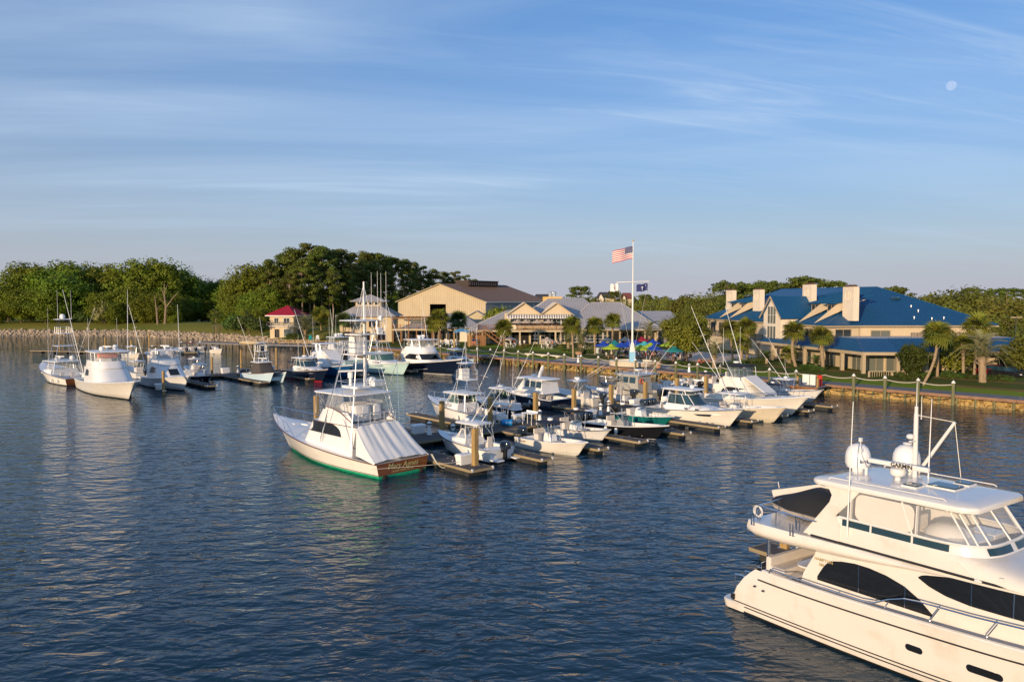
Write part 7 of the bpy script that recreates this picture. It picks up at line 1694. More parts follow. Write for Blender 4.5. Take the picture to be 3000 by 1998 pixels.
for k, s in enumerate((1.8, 14.0, 32.6, 45.0)):
    top = (13.8, 14.35, 13.7, 13.7)[k]; a = HP(s, 5.2); o = MB().box((0, 0, 0), (.95, 2.9, top - 8.6)).obj('chimney', STUCCOL, h); o.location = (a[0], a[1], (top + 8.6) / 2); o.rotation_euler = (0, 0, math.atan2(hin.y, hin.x))
    mb = MB(); N = 20
    for i in range(N): q, r_ = 6.283 * i / N, 6.283 * (i + 1) / N; mb.tube((-.49, .72 * math.cos(q), .72 * math.sin(q)), (-.49, .72 * math.cos(r_), .72 * math.sin(r_)), .05, n=4)
    mb.box((-.49, 0, 0), (.07, .12, 1.3)); e_ = mb.obj('chimney_emblem', STUCCOL, o); e_.location = (0, 0, (top - 8.6) / 2 - 1.4)
    MB().box((0, 0, (top - 8.6) / 2 + .15), (.7, 2.2, .3)).obj('chimney_cap', RUST, o)
# shed dormers with long sloping cream cheeks
for s in (5.2, 10.0, 36.4, 41.0):
    wd = 3.0; i0, i1 = 4.2, 10.0; zt0, zt1 = roofz(i0) + 1.45, roofz(i1) + .3
    roof(h, 'dormer_roof', [[HP(s - wd / 2 - .4, i0 - .8, zt0 - .02), HP(s + wd / 2 + .4, i0 - .8, zt0 - .02), HP(s + wd / 2 + .4, i1, zt1), HP(s - wd / 2 - .4, i1, zt1)]], ROOFB, .5)
    MB().poly([HP(s - wd / 2, i0, roofz(i0) - .1), HP(s + wd / 2, i0, roofz(i0) - .1), HP(s + wd / 2, i0, zt0), HP(s - wd / 2, i0, zt0)]).obj('dormer_wall', STUCCO, h)
    e_ = -1; MB().loft([[HP(s + e_ * wd / 2, .3, roofz(.3) + .05), HP(s + e_ * wd / 2, i1 - 1, roofz(i1 - 1)), HP(s + e_ * wd / 2, i0, zt0 - .05)], [HP(s + e_ * (wd / 2 - .15), .3, roofz(.3) + .05), HP(s + e_ * (wd / 2 - .15), i1 - 1, roofz(i1 - 1)), HP(s + e_ * (wd / 2 - .15), i0, zt0 - .05)]], cap0=True, cap1=True, sm=False).obj('dormer_cheek', STUCCO, h)
    a, b = HP(s + wd / 2, i0), HP(s - wd / 2, i0); window(h, a[:2], b[:2], .5, roofz(i0) + .25, zt0 - .25, 2.2, WGLASS, TRIM)
# projecting gabled bay
s0, s1 = 11.1, 17.2; i0 = -1.3; zb = 9.3; zt = 12.4; sm_ = (s0 + s1) / 2
for a, b in ((HP(s1, i0), HP(s0, i0)), (HP(s0, i0), HP(s0, 5)), (HP(s1, 5), HP(s1, i0))): wall(h, a[:2], b[:2], 4.0, zb, STUCCOL, .2, 'bay_wall')
MB().loft([[HP(s1, i0 - .1, zb), HP(s0, i0 - .1, zb), HP(sm_, i0 - .1, zt - .05)], [HP(s1, i0 + .1, zb), HP(s0, i0 + .1, zb), HP(sm_, i0 + .1, zt - .05)]], cap0=True, cap1=True, sm=False).obj('bay_gable', STUCCOL, h)
roof(h, 'bay_roof', [[HP(s0 - .7, i0 - .5, zb - .55), HP(s0 - .7, 9.5, zb - .55), HP(sm_, 9.5, zt), HP(sm_, i0 - .5, zt)], [HP(s1 + .7, 9.5, zb - .55), HP(s1 + .7, i0 - .5, zb - .55), HP(sm_, i0 - .5, zt), HP(sm_, 9.5, zt)]], ROOFB, .5)
for s_ in (s0 - .7, s1 + .7): MB().bar(HP(s_, i0 - .55, zb - .62), HP(sm_, i0 - .55, zt - .07), .12, .2).obj('barge_board', TRIM, h)
a, b = HP(s1, i0 - .02)[:2], HP(s0, i0 - .02)[:2]; window(h, a, b, .5, 7.8, 10.7, 3.0, CURT, TRIMW, nx=3, ny=2); window(h, a, b, .5, 4.9, 7.4, 3.1, CURT, TRIMW, nx=3)
for k, w_ in ((.07, 2.5), (.16, 2.5), (.25, 2.5), (.46, 2.5), (.80, 2.5), (.90, 2.5)): window(h, w0, w1, k, 5.2, 7.3, w_, GLASS, TRIM)
rail_fence(h, HP(48, -.6)[:2], HP(19, -.6)[:2], 4.6, 1.1, DPIPE, 3, .3, 'balcony_railing'); rail_fence(h, HP(9, -.6)[:2], HP(1, -.6)[:2], 4.6, 1.1, DPIPE, 3, .3, 'balcony_railing')
window(h, w1, w2, .5, 4.8, 7.3, 2.8, WGLASS, TRIM); rail_fence(h, (48.6, 120.6), (53.6, 121.4), 4.6, 1.1, DPIPE, 2, .25, 'balcony_railing')
window(h, w2, w3, .16, 5.6, 7.1, 3.0, CURT, TRIM); window(h, w2, w3, .88, 5.9, 7.0, 1.4, WGLASS, TRIM)
MB().bar((w2[0] - .1, w2[1] - .3, 4.4), (w2[0] - .1, w2[1] - .3, 7.7), .13, .13).obj('downpipe', TRIM, h)
WW = mat('weathered_wood', (.25, .2, .15), .9, var=.2)
for i in range(14): MB().box((60.4 + i * .9, 119.6, 6.4), (.8, .3, 1.0)).obj('screen_panel', WW, h)
# porch round the ground floor, flat roof behind it
g0, g1, g2, g3 = (42.1, 136.4), (47.6, 107.8), (52.4, 107.5), (73, 110); zi, zo = 6.3, 4.85
i0_, i1_, i2_, i3_ = (45.9, 138.0), (49.4, 114.2), (53.6, 114.0), (74, 116.2)
roof(h, 'porch_roof', [[P_(g1, zo), P_(g0, zo), P_(i0_, zi), P_(i1_, zi)], [P_(g2, zo), P_(g1, zo), P_(i1_, zi), P_(i2_, zi)], [P_(g3, zo), P_(g2, zo), P_(i2_, zi), P_(i3_, zi)]], ROOFB, .5); ridge(h, [(P_(g1, zo), P_(i1_, zi))], ROOFB)
MB().poly([P_(i1_, zi - .06), P_(i2_, zi - .06), P_(i3_, zi - .06), (75, 123, zi - .06), (49.5, 122.3, zi - .06)]).obj('flat_roof', mat('pale_flat_roof', (.5, .48, .45), .8), h)
for a, b in ((g0, g1), (g1, g2), (g2, g3)): MB().bar(P_(a, zo - .3), P_(b, zo - .3), .25, .42).obj('porch_beam', TRIM, h)
gw0, gw1, gw2, gw3 = (45.7, 138), (49.8, 111.6), (52.2, 111.2), (73.5, 113.6)
for a, b in ((gw0, gw1), (gw1, gw2), (gw2, gw3)): wall(h, a, b, 1.3, 5.0, STUCCO2, .2, 'porch_wall')
for i in range(7): q = Vector(g0).lerp(Vector(g1), i / 6); post(h, q.x + .15, q.y + .1, 1.3, 4.5, .45)
post(h, g2[0] - .1, g2[1] + .15, 1.3, 4.5, .45)
for i in range(1, 6): q = Vector(g2).lerp(Vector(g3), i / 5); post(h, q.x - .1, q.y + .2, 1.3, 4.5, .45)
for k in (.1, .22, .42, .55, .68, .8, .92): window(h, gw0, gw1, k, 1.7, 4.3, 2.2, CURT if k > .6 else GLASS, TRIM)
window(h, gw1, gw2, .5, 1.5, 4.4, 2.0, CURT, TRIM, nx=2)
for k in (.06, .18, .32, .5, .66, .84): window(h, gw2, gw3, k, 1.7, 4.3, 2.4, CURT if k < .1 else GLASS, TRIM)
MB().box((50.2, 106.6, 1.35), (6.6, 3.4, .3)).obj('terrace', PAVE, h)
rail_fence(h, (47.2, 105.0), (53.4, 105.0), 1.45, .95, STUCCO2, 2.6, .3, 'terrace_railing')
def on_front(px, py):
    a, b, c_ = Vector(P_(p2, ze)), Vector(P_(p3, ze)), Vector(Ra); n = (b - a).cross(c_ - a); r = Vector(ray(px, py)); o = Vector((0, 0, CAM_H)); return o + r * ((a - o).dot(n) / r.dot(n))
for px, py in ((2669, 901), (2690, 914), (2678, 934), (2730, 937), (2765, 935)): q = on_front(px, py); MB().lathe(tuple(q), [(.07, -.3), (.07, .2), (.16, .22), (.16, .34), (.03, .44)], 8).obj('roof_vent', ALU, h)
q = on_front(2622, 876); MB().ell((q.x, q.y, q.z + .05), (.9, .7, .35)).obj('skylight', GLASSB, h)
# ---------------------------------------------------------------- distant houses over the trees
for px, py, w_, lb in ((1580, 868, 60, 'distant dark roofed house over the restaurant roofs'), (1770, 862, 62, 'distant cream gabled house with a dark roof left of the flagpole'), (1835, 864, 40, 'distant house with a reddish roof right behind the flagpole')):
    hh = bld('distant_house', lb); p = A(px, py + 6, 420); W2 = w_ / FOC * 420 / 2; mb = MB()
    mb.loft([[(p.x - W2 * .5, 420, 4), (p.x - W2 * .05, 420, 4), (p.x - W2 * .05, 420, p.z - 1.2), (p.x - W2 * .28, 420, p.z + .8), (p.x - W2 * .5, 420, p.z - 1.2)], [(p.x - W2 * .5, 430, 4), (p.x - W2 * .05, 430, 4), (p.x - W2 * .05, 430, p.z - 1.2), (p.x - W2 * .28, 430, p.z + .8), (p.x - W2 * .5, 430, p.z - 1.2)]], cap0=True, cap1=True, sm=False); mb.obj('gable_wall', STUCCOL, hh)
    MB().box((p.x + W2 * .3, 426, 8), (W2 * 1.4, 8, 8)).obj('wall', STUCCO2, hh); mb = MB()
    mb.loft([[(p.x - W2 * .6, 421, p.z - 1.0), (p.x + W2 * 1.05, 421, p.z - 1.0), (p.x + W2 * .9, 426, p.z + 2.2), (p.x - W2 * .3, 426, p.z + 2.2)], [(p.x - W2 * .6, 432, p.z - 1.0), (p.x + W2 * 1.05, 432, p.z - 1.0), (p.x + W2 * .9, 427, p.z + 2.2), (p.x - W2 * .3, 427, p.z + 2.2)]], cap0=True, cap1=True, sm=False); mb.obj('roof', mat('dark_shingle', (.05, .05, .06), .9) if px != 1835 else mat('red_shingle', (.2, .06, .05), .9), hh)
random.seed(21)
GZ = 1.5
# ---------------------------------------------------------------- lawns, paving, beds
def sheet(name, pts, z, m, kind='structure'):
    mb = MB(); mb.poly([(x, y, z) for x, y in pts]); return mb.obj(name, m, kind=kind)
def W2(t, off): p = walk(t, off); return (p.x, p.y)
lw = MB(); lw.loft([[tuple(walk(t, 3.5, 1.19)) for t in range(18, 72, 6)], [tuple(walk(t, 12, 1.88)) for t in range(18, 72, 6)], [tuple(walk(t, 19, 2.02)) for t in range(18, 72, 6)]], closed=False); lw.obj('lawn', LAWN, kind='structure')
lw = MB(); lw.loft([[tuple(walk(t, 3.5, 1.19)) for t in range(84, 194, 6)], [tuple(walk(t, 6.5, 1.45)) for t in range(84, 194, 6)]], closed=False); lw.obj('lawn', LAWN, kind='structure')
lw = MB(); lw.loft([[tuple(walk(t, 6.5, 1.454)) for t in range(96, 194, 6)], [tuple(walk(t, 12.5, 1.93)) for t in range(96, 194, 6)]], closed=False); lw.obj('planting_bed', MULCH, kind='structure')
lw = MB(); lw.loft([[tuple(walk(t, 3.5, 1.194)) for t in (60, 66, 72, 78, 84, 88)], [tuple(walk(t, 11.8, 1.87)) for t in (60, 66, 72, 78, 84, 88)], [tuple(walk(t, 30, 2.02)) for t in (58, 66, 72, 78, 86, 92)]], closed=False); lw.obj('patio', PAVE, kind='structure')
# ---------------------------------------------------------------- flagpole, fountain, flags
fc = Vector((19.3, 127.5, 0))
fo = thing('fountain', (fc.x, fc.y, 1.35), 'round fountain basin with a cream rim below the flagpole', 'fountain')
N = 40
mb = MB(); mb.loft([[(r * math.cos(6.2832 * i / N), r * math.sin(6.2832 * i / N), z) for i in range(N)] for r, z in ((3.6, 0), (3.6, .62), (3.7, .64), (3.7, .72), (3.2, .72), (3.2, .35))]); mb.obj('basin_rim', STUCCOL, fo)
mb = MB(); mb.poly([(3.2 * math.cos(6.2832 * i / N), 3.2 * math.sin(6.2832 * i / N), .5) for i in range(N)]); mb.obj('pool_water', mat('pool_water', (.16, .45, .55), .08), fo)
mb = MB()
for i in range(N): mb.box((3.66 * math.cos(6.2832 * (i + .5) / N), 3.66 * math.sin(6.2832 * (i + .5) / N), .36), (.03, .5, .5), 6.2832 * (i + .5) / N)
mb.obj('rim_tiles', mat('cream_tile', (.62, .50, .38), .7), fo)
fp_ = thing('flagpole', (fc.x, fc.y, 1.7), 'tall white yardarm flagpole on a pale blue and white base', 'flagpole')
MB().box((0, 0, .9), (.9, .9, 1.8)).obj('base_block', mat('pale_blue_paint', (.28, .55, .72), .6), fp_, bevel=.05); MB().loft([[(a * 1, b, 1.8) for a, b in rr(.9, .9, .1, 2)], [(a, b, 3.3) for a, b in rr(.42, .42, .08, 2)]], cap1=True).obj('base_top', TRIMW, fp_)
PW = mat('white_paint', (.80, .78, .74), .35)
MB().tube((0, 0, 1.6), (0, 0, 12.6), .17, .13, 12).tube((0, 0, 12.6), (0, 0, 19.4), .10, .06, 10).obj('pole', PW, fp_); MB().ell((0, 0, 19.52), (.16, .16, .16)).obj('finial', GOLD, fp_)
ya = math.atan2(-.5, 1); MB().tube((-2.55, .4, 12.9), (2.55, -.4, 13.05), .07, .05, 8).obj('yardarm', PW, fp_)
MB().tube((-2.4, .38, 12.9), (-.3, 0, 2.2), .014, n=4).tube((2.4, -.38, 13.0), (.3, 0, 2.2), .014, n=4).obj('halyard', ROPEM, fp_)
def flag(name, label, o, dx, L, Hh, cell, nx=26, ny=13, droop=.25, wave=.12):
    t = thing(name, o, label, 'flag'); vs = {}; mats_ = []; mb = MB()
    def P_(u, v): return (dx * L * u, wave * 2 * math.sin(u * 7 + v) * u ** .5, -Hh * v - droop * L * u ** 1.3 + .06 * math.sin(u * 9))
    for i in range(nx):
        for j in range(ny): mb.add([P_(i / nx, j / ny), P_((i + 1) / nx, j / ny), P_((i + 1) / nx, (j + 1) / ny), P_(i / nx, (j + 1) / ny)], [(0, 1, 2, 3)], cell((i + .5) / nx, (j + .5) / ny), True)
    ms = [mat('flag_white', (.78, .77, .75), .8), mat('flag_red', (.46, .025, .04), .8), mat('flag_blue', (.02, .03, .13), .8)]
    mb.obj('cloth', ms, t); return t, P_, ms
def us(u, v): return 2 if u < .40 and v < 7 / 13 else (1 if int(v * 13) % 2 == 0 else 0)
t, P_, ms = flag('flag', 'American flag with red and white stripes flying left at the top of the pole', (fc.x - .08, fc.y, 20.3), -1, 3.2, 1.95, us)
mb = MB()
for r_ in range(9):
    for c_ in range(6 if r_ % 2 == 0 else 5):
        u = .40 * ((c_ * 2 + 1 + (r_ % 2)) / 12); v = 7 / 13 * (r_ + 1) / 10; p = P_(u, v)
        pts = []
        for q in range(10): rad = .05 if q % 2 == 0 else .02; a = math.pi / 2 + q * math.pi / 5; pts.append((p[0] + rad * math.cos(a), p[1] - .012, p[2] + rad * math.sin(a)))
        mb.poly(pts)
mb.obj('stars', ms[0], t)
flag('flag', 'small white flag on the left halyard of the yardarm', (fc.x - 2.3, fc.y + .4, 14.4), -1, 1.2, 1.2, lambda u, v: 1 if abs(u - .5) < .08 and abs(v - .5) < .1 else 0, 12, 10, .1)
def sc(u, v):   # palmetto tree and crescent on blue
    if abs(u - .5) < .035 and .45 < v < .85: return 0
    if (u - .5) ** 2 * 2.2 + (v - .40) ** 2 < .018: return 0
    if (u - .2) ** 2 * 2.2 + (v - .25) ** 2 < .008 and not (u - .225) ** 2 * 2.2 + (v - .22) ** 2 < .006: return 0
    return 2
flag('flag', 'dark blue state flag with a white palm on the right halyard', (fc.x + 2.3, fc.y - .4, 14.4), -1, 1.75, 1.15, sc, 40, 26, .12)
# ---------------------------------------------------------------- umbrellas, tables and chairs
def umbrella_proto(name, colm, r=1.55, h=2.35, n=8):
    t = thing(name, (0, 0, -500), '', 'umbrella'); mb = MB(); a = [6.2832 * i / n for i in range(n)]
    for i in range(n):
        p, q = a[i], a[(i + 1) % n]; m_ = (p + a[i] + 6.2832 / n) / 2; m2 = p + 3.1416 / n
        A_, B_ = (r * math.cos(p), r * math.sin(p), h - .62), (r * math.cos(q), r * math.sin(q), h - .62); M_ = (r * .93 * math.cos(m2), r * .93 * math.sin(m2), h - .58)
        mb.add([A_, M_, (0, 0, h)], [(0, 1, 2)]); mb.add([M_, B_, (0, 0, h)], [(0, 1, 2)])
        mb.add([A_, M_, (M_[0], M_[1], M_[2] - .13), (A_[0], A_[1], A_[2] - .13)], [(0, 1, 2, 3)]); mb.add([M_, B_, (B_[0], B_[1], B_[2] - .13), (M_[0], M_[1], M_[2] - .13)], [(0, 1, 2, 3)])
    mb.lathe((0, 0, h), [(.4, -.12), (.38, -.02), (.05, .14)], 8); mb.obj('canopy', colm, t)
    rb = MB()
    for p in a: rb.tube((0, 0, h - .06), (r * .97 * math.cos(p), r * .97 * math.sin(p), h - .64), .012, n=4)
    rb.obj('rib', TEAK, t); MB().tube((0, 0, 0), (0, 0, h + .1), .03, n=6).obj('pole', ALU, t); MB().lathe((0, 0, 0), [(.28, 0), (.26, .08), (.05, .12)], 10).obj('base', DPIPE, t); return t
UC = {'blue': (.008, .06, .42), 'teal': (.01, .22, .22), 'aqua': (.07, .45, .47), 'lime': (.36, .48, .03), 'beige': (.50, .40, .31), 'red': (.36, .012, .04)}
PROT = {k: umbrella_proto('patio_umbrella', mat('umbrella_' + k, c, .85, var=.06)) for k, c in UC.items()}
first = set(UC)
def umb(px, py, col, zc, lab, gz):
    p = G(px, py, zc) if zc < 6 else A(px, py, 173.7)
    if col in first: first.discard(col); o = PROT[col]; o.location = (p.x, p.y, gz); o.rotation_euler.z = random.random(); tag(o, lab, None, 'patio umbrellas')
    else: o = dup(PROT[col], (p.x, p.y, gz), random.random(), lab, group='patio umbrellas')
    if zc > 6: o.scale = (.95, .95, .9)
    return p
spots = []
for px, py, col, lab in ((1768, 1005, 'blue', 'blue umbrella farthest left on the patio'), (1801, 1002, 'teal', 'teal umbrella between two blue ones left of the flagpole'), (1791, 1013, 'lime', 'lime green umbrella in front on the left of the patio'), (1821, 1008, 'blue', 'blue umbrella right of the left lime one'), (1842, 1003, 'blue', 'blue umbrella just left of the flagpole base'), (1861, 1001, 'blue', 'blue umbrella just right of the flagpole'), (1888, 1005, 'aqua', 'pale aqua umbrella right of the flagpole'), (1876, 1016, 'lime', 'lime green umbrella in front right of the flagpole base'), (1906, 1009, 'lime', 'lime green umbrella between the aqua and blue ones'), (1916, 1015, 'blue', 'blue umbrella in front at the right of the patio'), (1913, 999, 'blue', 'blue umbrella at the back right of the patio'), (1958, 1005, 'lime', 'lime green umbrella beside the round oak'), (1979, 1004, 'aqua', 'aqua umbrella half hidden by the round oak'), (1975, 1020, 'teal', 'teal umbrella below the oak crown'), (2006, 1016, 'aqua', 'aqua umbrella deep behind the oak')):
    p = umb(px, py, col, 4.1, lab, GZ + .45); spots.append((p.x, p.y, GZ + .45))
for px, py, col, lab in ((1777, 989, 'beige', 'beige umbrella under the restaurant eave left of the flagpole'), (1831, 988, 'beige', 'beige umbrella in shade behind the flagpole'), (1880, 988, 'red', 'dark red umbrella at the back of the patio'), (1716, 990, 'beige', 'beige umbrella between two palms'), (1495, 986, 'beige', 'beige umbrella on the lower terrace beside the left palm'), (1603, 989, 'beige', 'beige umbrella on the lower terrace under the deck')):
    p = umb(px, py, col, 4.25, lab, GZ + .4); spots.append((p.x, p.y, GZ + .45))
for px, lab in ((1480, 'beige umbrella at the left end of the upper deck'), (1517, 'second beige umbrella on the upper deck'), (1541, 'third beige umbrella on the upper deck'), (1574, 'fourth beige umbrella on the upper deck'), (1607, 'beige umbrella at the right end of the upper deck')):
    umb(px, 932, 'beige', 7.42, lab, 5.25)
for px, lab in ((1568, 'furled beige umbrella before the dark doorway'), (1643, 'furled beige umbrella right of the doorway')):
    p = G(px, 1012, 2.0); t = thing('furled_umbrella', (p.x, p.y, 1.95), lab, 'umbrella'); MB().lathe((0, 0, 0), [(.12, .9), (.3, 1.1), (.22, 2.0), (.05, 2.9)], 8).obj('canopy', MATS['umbrella_beige'], t); MB().tube((0, 0, 0), (0, 0, 2.9), .03).obj('pole', ALU, t)
def chair_proto(m):
    t = thing('patio_chair', (0, 0, -500), '', 'chair'); MB().box((0, 0, .44), (.46, .46, .05)).obj('seat', m, t); mb = MB()
    for i in range(4): mb.box((-.22, -.165 + i * .11, .70), (.035, .07, .48))
    mb.box((-.22, 0, .95), (.05, .48, .07)); mb.obj('backrest', m, t)
    for x in (-.2, .2):
        for y in (-.2, .2): MB().tube((x, y, .44), (x * 1.15, y * 1.1, 0), .022, n=5).obj('leg', m, t)
    return t
def table_proto(m):
    t = thing('patio_table', (0, 0, -500), '', 'table'); MB().lathe((0, 0, 0), [(.5, .70), (.5, .74)], 14).obj('tabletop', m, t); MB().tube((0, 0, 0), (0, 0, .7), .04).obj('pedestal_leg', m, t); MB().lathe((0, 0, 0), [(.3, 0), (.1, .06)], 10).obj('foot', m, t); return t
DKF = mat('dark_bronze_frame', (.05, .035, .03), .5)
CW, CD, TW, TD = chair_proto(TRIMW), chair_proto(DKF), table_proto(TRIMW), table_proto(DKF)
used = set()
def put(src, loc, rz, lab, grp):
    if src.name not in used: used.add(src.name); src.location = loc; src.rotation_euler = (0, 0, rz); tag(src, lab, None, grp); return src
    return dup(src, loc, rz, lab, group=grp)
seats = []
for i, (x, y, z) in enumerate(spots):
    dark = i < 15; y += .0
    put(TD if dark else TW, (x, y, z - .02), 0, 'round dark patio table under a coloured umbrella' if dark else 'round white terrace table under a beige umbrella', 'dark tables on the fountain patio' if dark else 'white tables on the restaurant terrace')
    for k in range(3 + (i % 2)):
        a = 6.2832 * k / (3 + i % 2) + i * .7; cx, cy = x + 1.0 * math.cos(a), y + 1.0 * math.sin(a)
        put(CD if dark else CW, (cx, cy, z - .02), a + math.pi, 'dark slatted chair drawn up to a patio table' if dark else 'white slatted chair at a terrace table', 'dark chairs on the fountain patio' if dark else 'white chairs on the restaurant terrace')
        seats.append((cx, cy, z - .02, a + math.pi))
for px, py in ((1500, 1013), (1512, 1011), (1525, 1012), (1600, 1014), (1612, 1013), (1625, 1012), (1640, 1013), (1590, 1013), (1935, 1003), (1942, 1004), (1950, 1003)):
    p = G(px, py, 1.95); put(CW, (p.x, p.y, 1.95), random.uniform(0, 6), 'white slatted chair at a terrace table', 'white chairs on the restaurant terrace'); seats.append((p.x, p.y, 1.95, 0))
# adirondack chairs on the lawn
def adirondack(m):
    t = thing('lawn_chair', (0, 0, -500), '', 'lawn chair'); mb = MB()
    for i in range(5): mb.box((.05 + .0, -.22 + i * .11, .36), (.55, .095, .03), 0, 0, 0, .22)
    mb.obj('seat', m, t)
    for i in range(5): MB().box((-.34, -.22 + i * .11, .74 - abs(i - 2) * .02), (.03, .095, .85 - abs(i - 2) * .05), 0, 0, 0, -.32).obj('back_slat', m, t)
    for s_ in (-1, 1): MB().box((.02, s_ * .33, .56), (.72, .11, .03)).obj('arm', m, t); MB().box((.28, s_ * .33, .28), (.08, .05, .56)).obj('leg', m, t); MB().box((-.22, s_ * .30, .22), (.85, .04, .09), 0, 0, 0, .3).obj('leg', m, t)
    return t
AD = adirondack(TRIMW)
for i, (px, py, rz) in enumerate(((1278, 1012, 2.4), (1290, 1011, -1.2), (1305, 1010, -1.6), (1311, 1013, -1.5), (1320, 1012, -1.9), (1332, 1012, .4), (1340, 1010, .6))):
    p = G(px, py, 1.95); o = put(AD, (p.x, p.y, 1.93), rz, 'white slatted lawn chair in the group before the low grey building', 'white lawn chairs on the grass'); o.scale = (1.15, 1.15, 1.15)
ADT = adirondack(mat('turquoise_paint', (.02, .36, .36), .5)); p = G(911, 1000, 1.9); ADT.location = (p.x, p.y, 1.9); ADT.scale = (1.3,) * 3; tag(ADT, 'turquoise lawn chair right of the red roofed house'); ADT.rotation_euler.z = -1
p = G(930, 1000, 1.9); dup(AD, (p.x, p.y, 1.9), -1.4, 'white lawn chair beside the turquoise one', scale=1.3)
# swing seat with blue canopy
p = G(1375, 1023, 1.3); sw_ = thing('arched_gateway', (p.x - 1.6, p.y, 1.25), 'timber posts carrying an arched blue banner at the boardwalk corner', 'gateway')
for x in (-1.6, 1.6): MB().box((x, 0, 1.9), (.3, .3, 3.8)).obj('post', PILE, sw_)
mb = MB(); mb.loft([[(x, -.12, 3.2 + .55 * math.cos(x / 1.8 * 1.4) + dz) for x in [lerp(-1.75, 1.75, i / 12) for i in range(13)]] for dz in (0, .62)] , closed=False); mb.loft([[(x, .12, 3.2 + .55 * math.cos(x / 1.8 * 1.4) + dz) for x in [lerp(-1.75, 1.75, i / 12) for i in range(13)]] for dz in (0, .62)], closed=False); mb.obj('banner', mat('blue_banner', (.02, .16, .38), .6), sw_)
# bench, planters, board
p = G(1590, 1046, 1.3); b_ = thing('stone_bench', (p.x, p.y, 1.3), 'long pale bench behind the boardwalk rope', 'bench', WD); MB().box((0, 0, .42), (9, .6, .14)).obj('seat', STUCCOL, b_)
for x in (-3.8, 0, 3.8): MB().box((x, 0, .17), (.4, .5, .36)).obj('leg', STUCCOL, b_)
for px, py, lb in ((1926, 1078, 'terracotta planter of silver foliage right of the fountain'), (1697, 1046, 'planter of pale foliage by the left boardwalk pedestal')):
    p = G(px, py, 1.3); pl = thing('planter', (p.x, p.y, 1.3), lb, 'planter'); MB().lathe((0, 0, 0), [(.55, 0), (.75, .9), (.8, 1.0), (.7, 1.0)], 14).obj('pot', mat('terracotta', (.42, .25, .15), .8), pl); mb = MB(); leaves(mb, (0, 0, 1.35), (.9, .9, .5), 160, .13, random.Random(3)); mb.obj('plant', LEAFY, pl)
p = G(1752, 1040, 1.6); t = thing('serving_cart', (p.x, p.y, 1.6), 'pale blue grey cart at the left edge of the patio', 'cart'); MB().box((0, 0, .7), (1.3, .8, 1.3)).obj('body', mat('pale_grey_paint', (.5, .55, .58), .6), t, bevel=.04)
for x in (-.5, .5): MB().tube((x, -.42, .12), (x, .42, .12), .12, n=8).obj('wheel', BLACK, t)
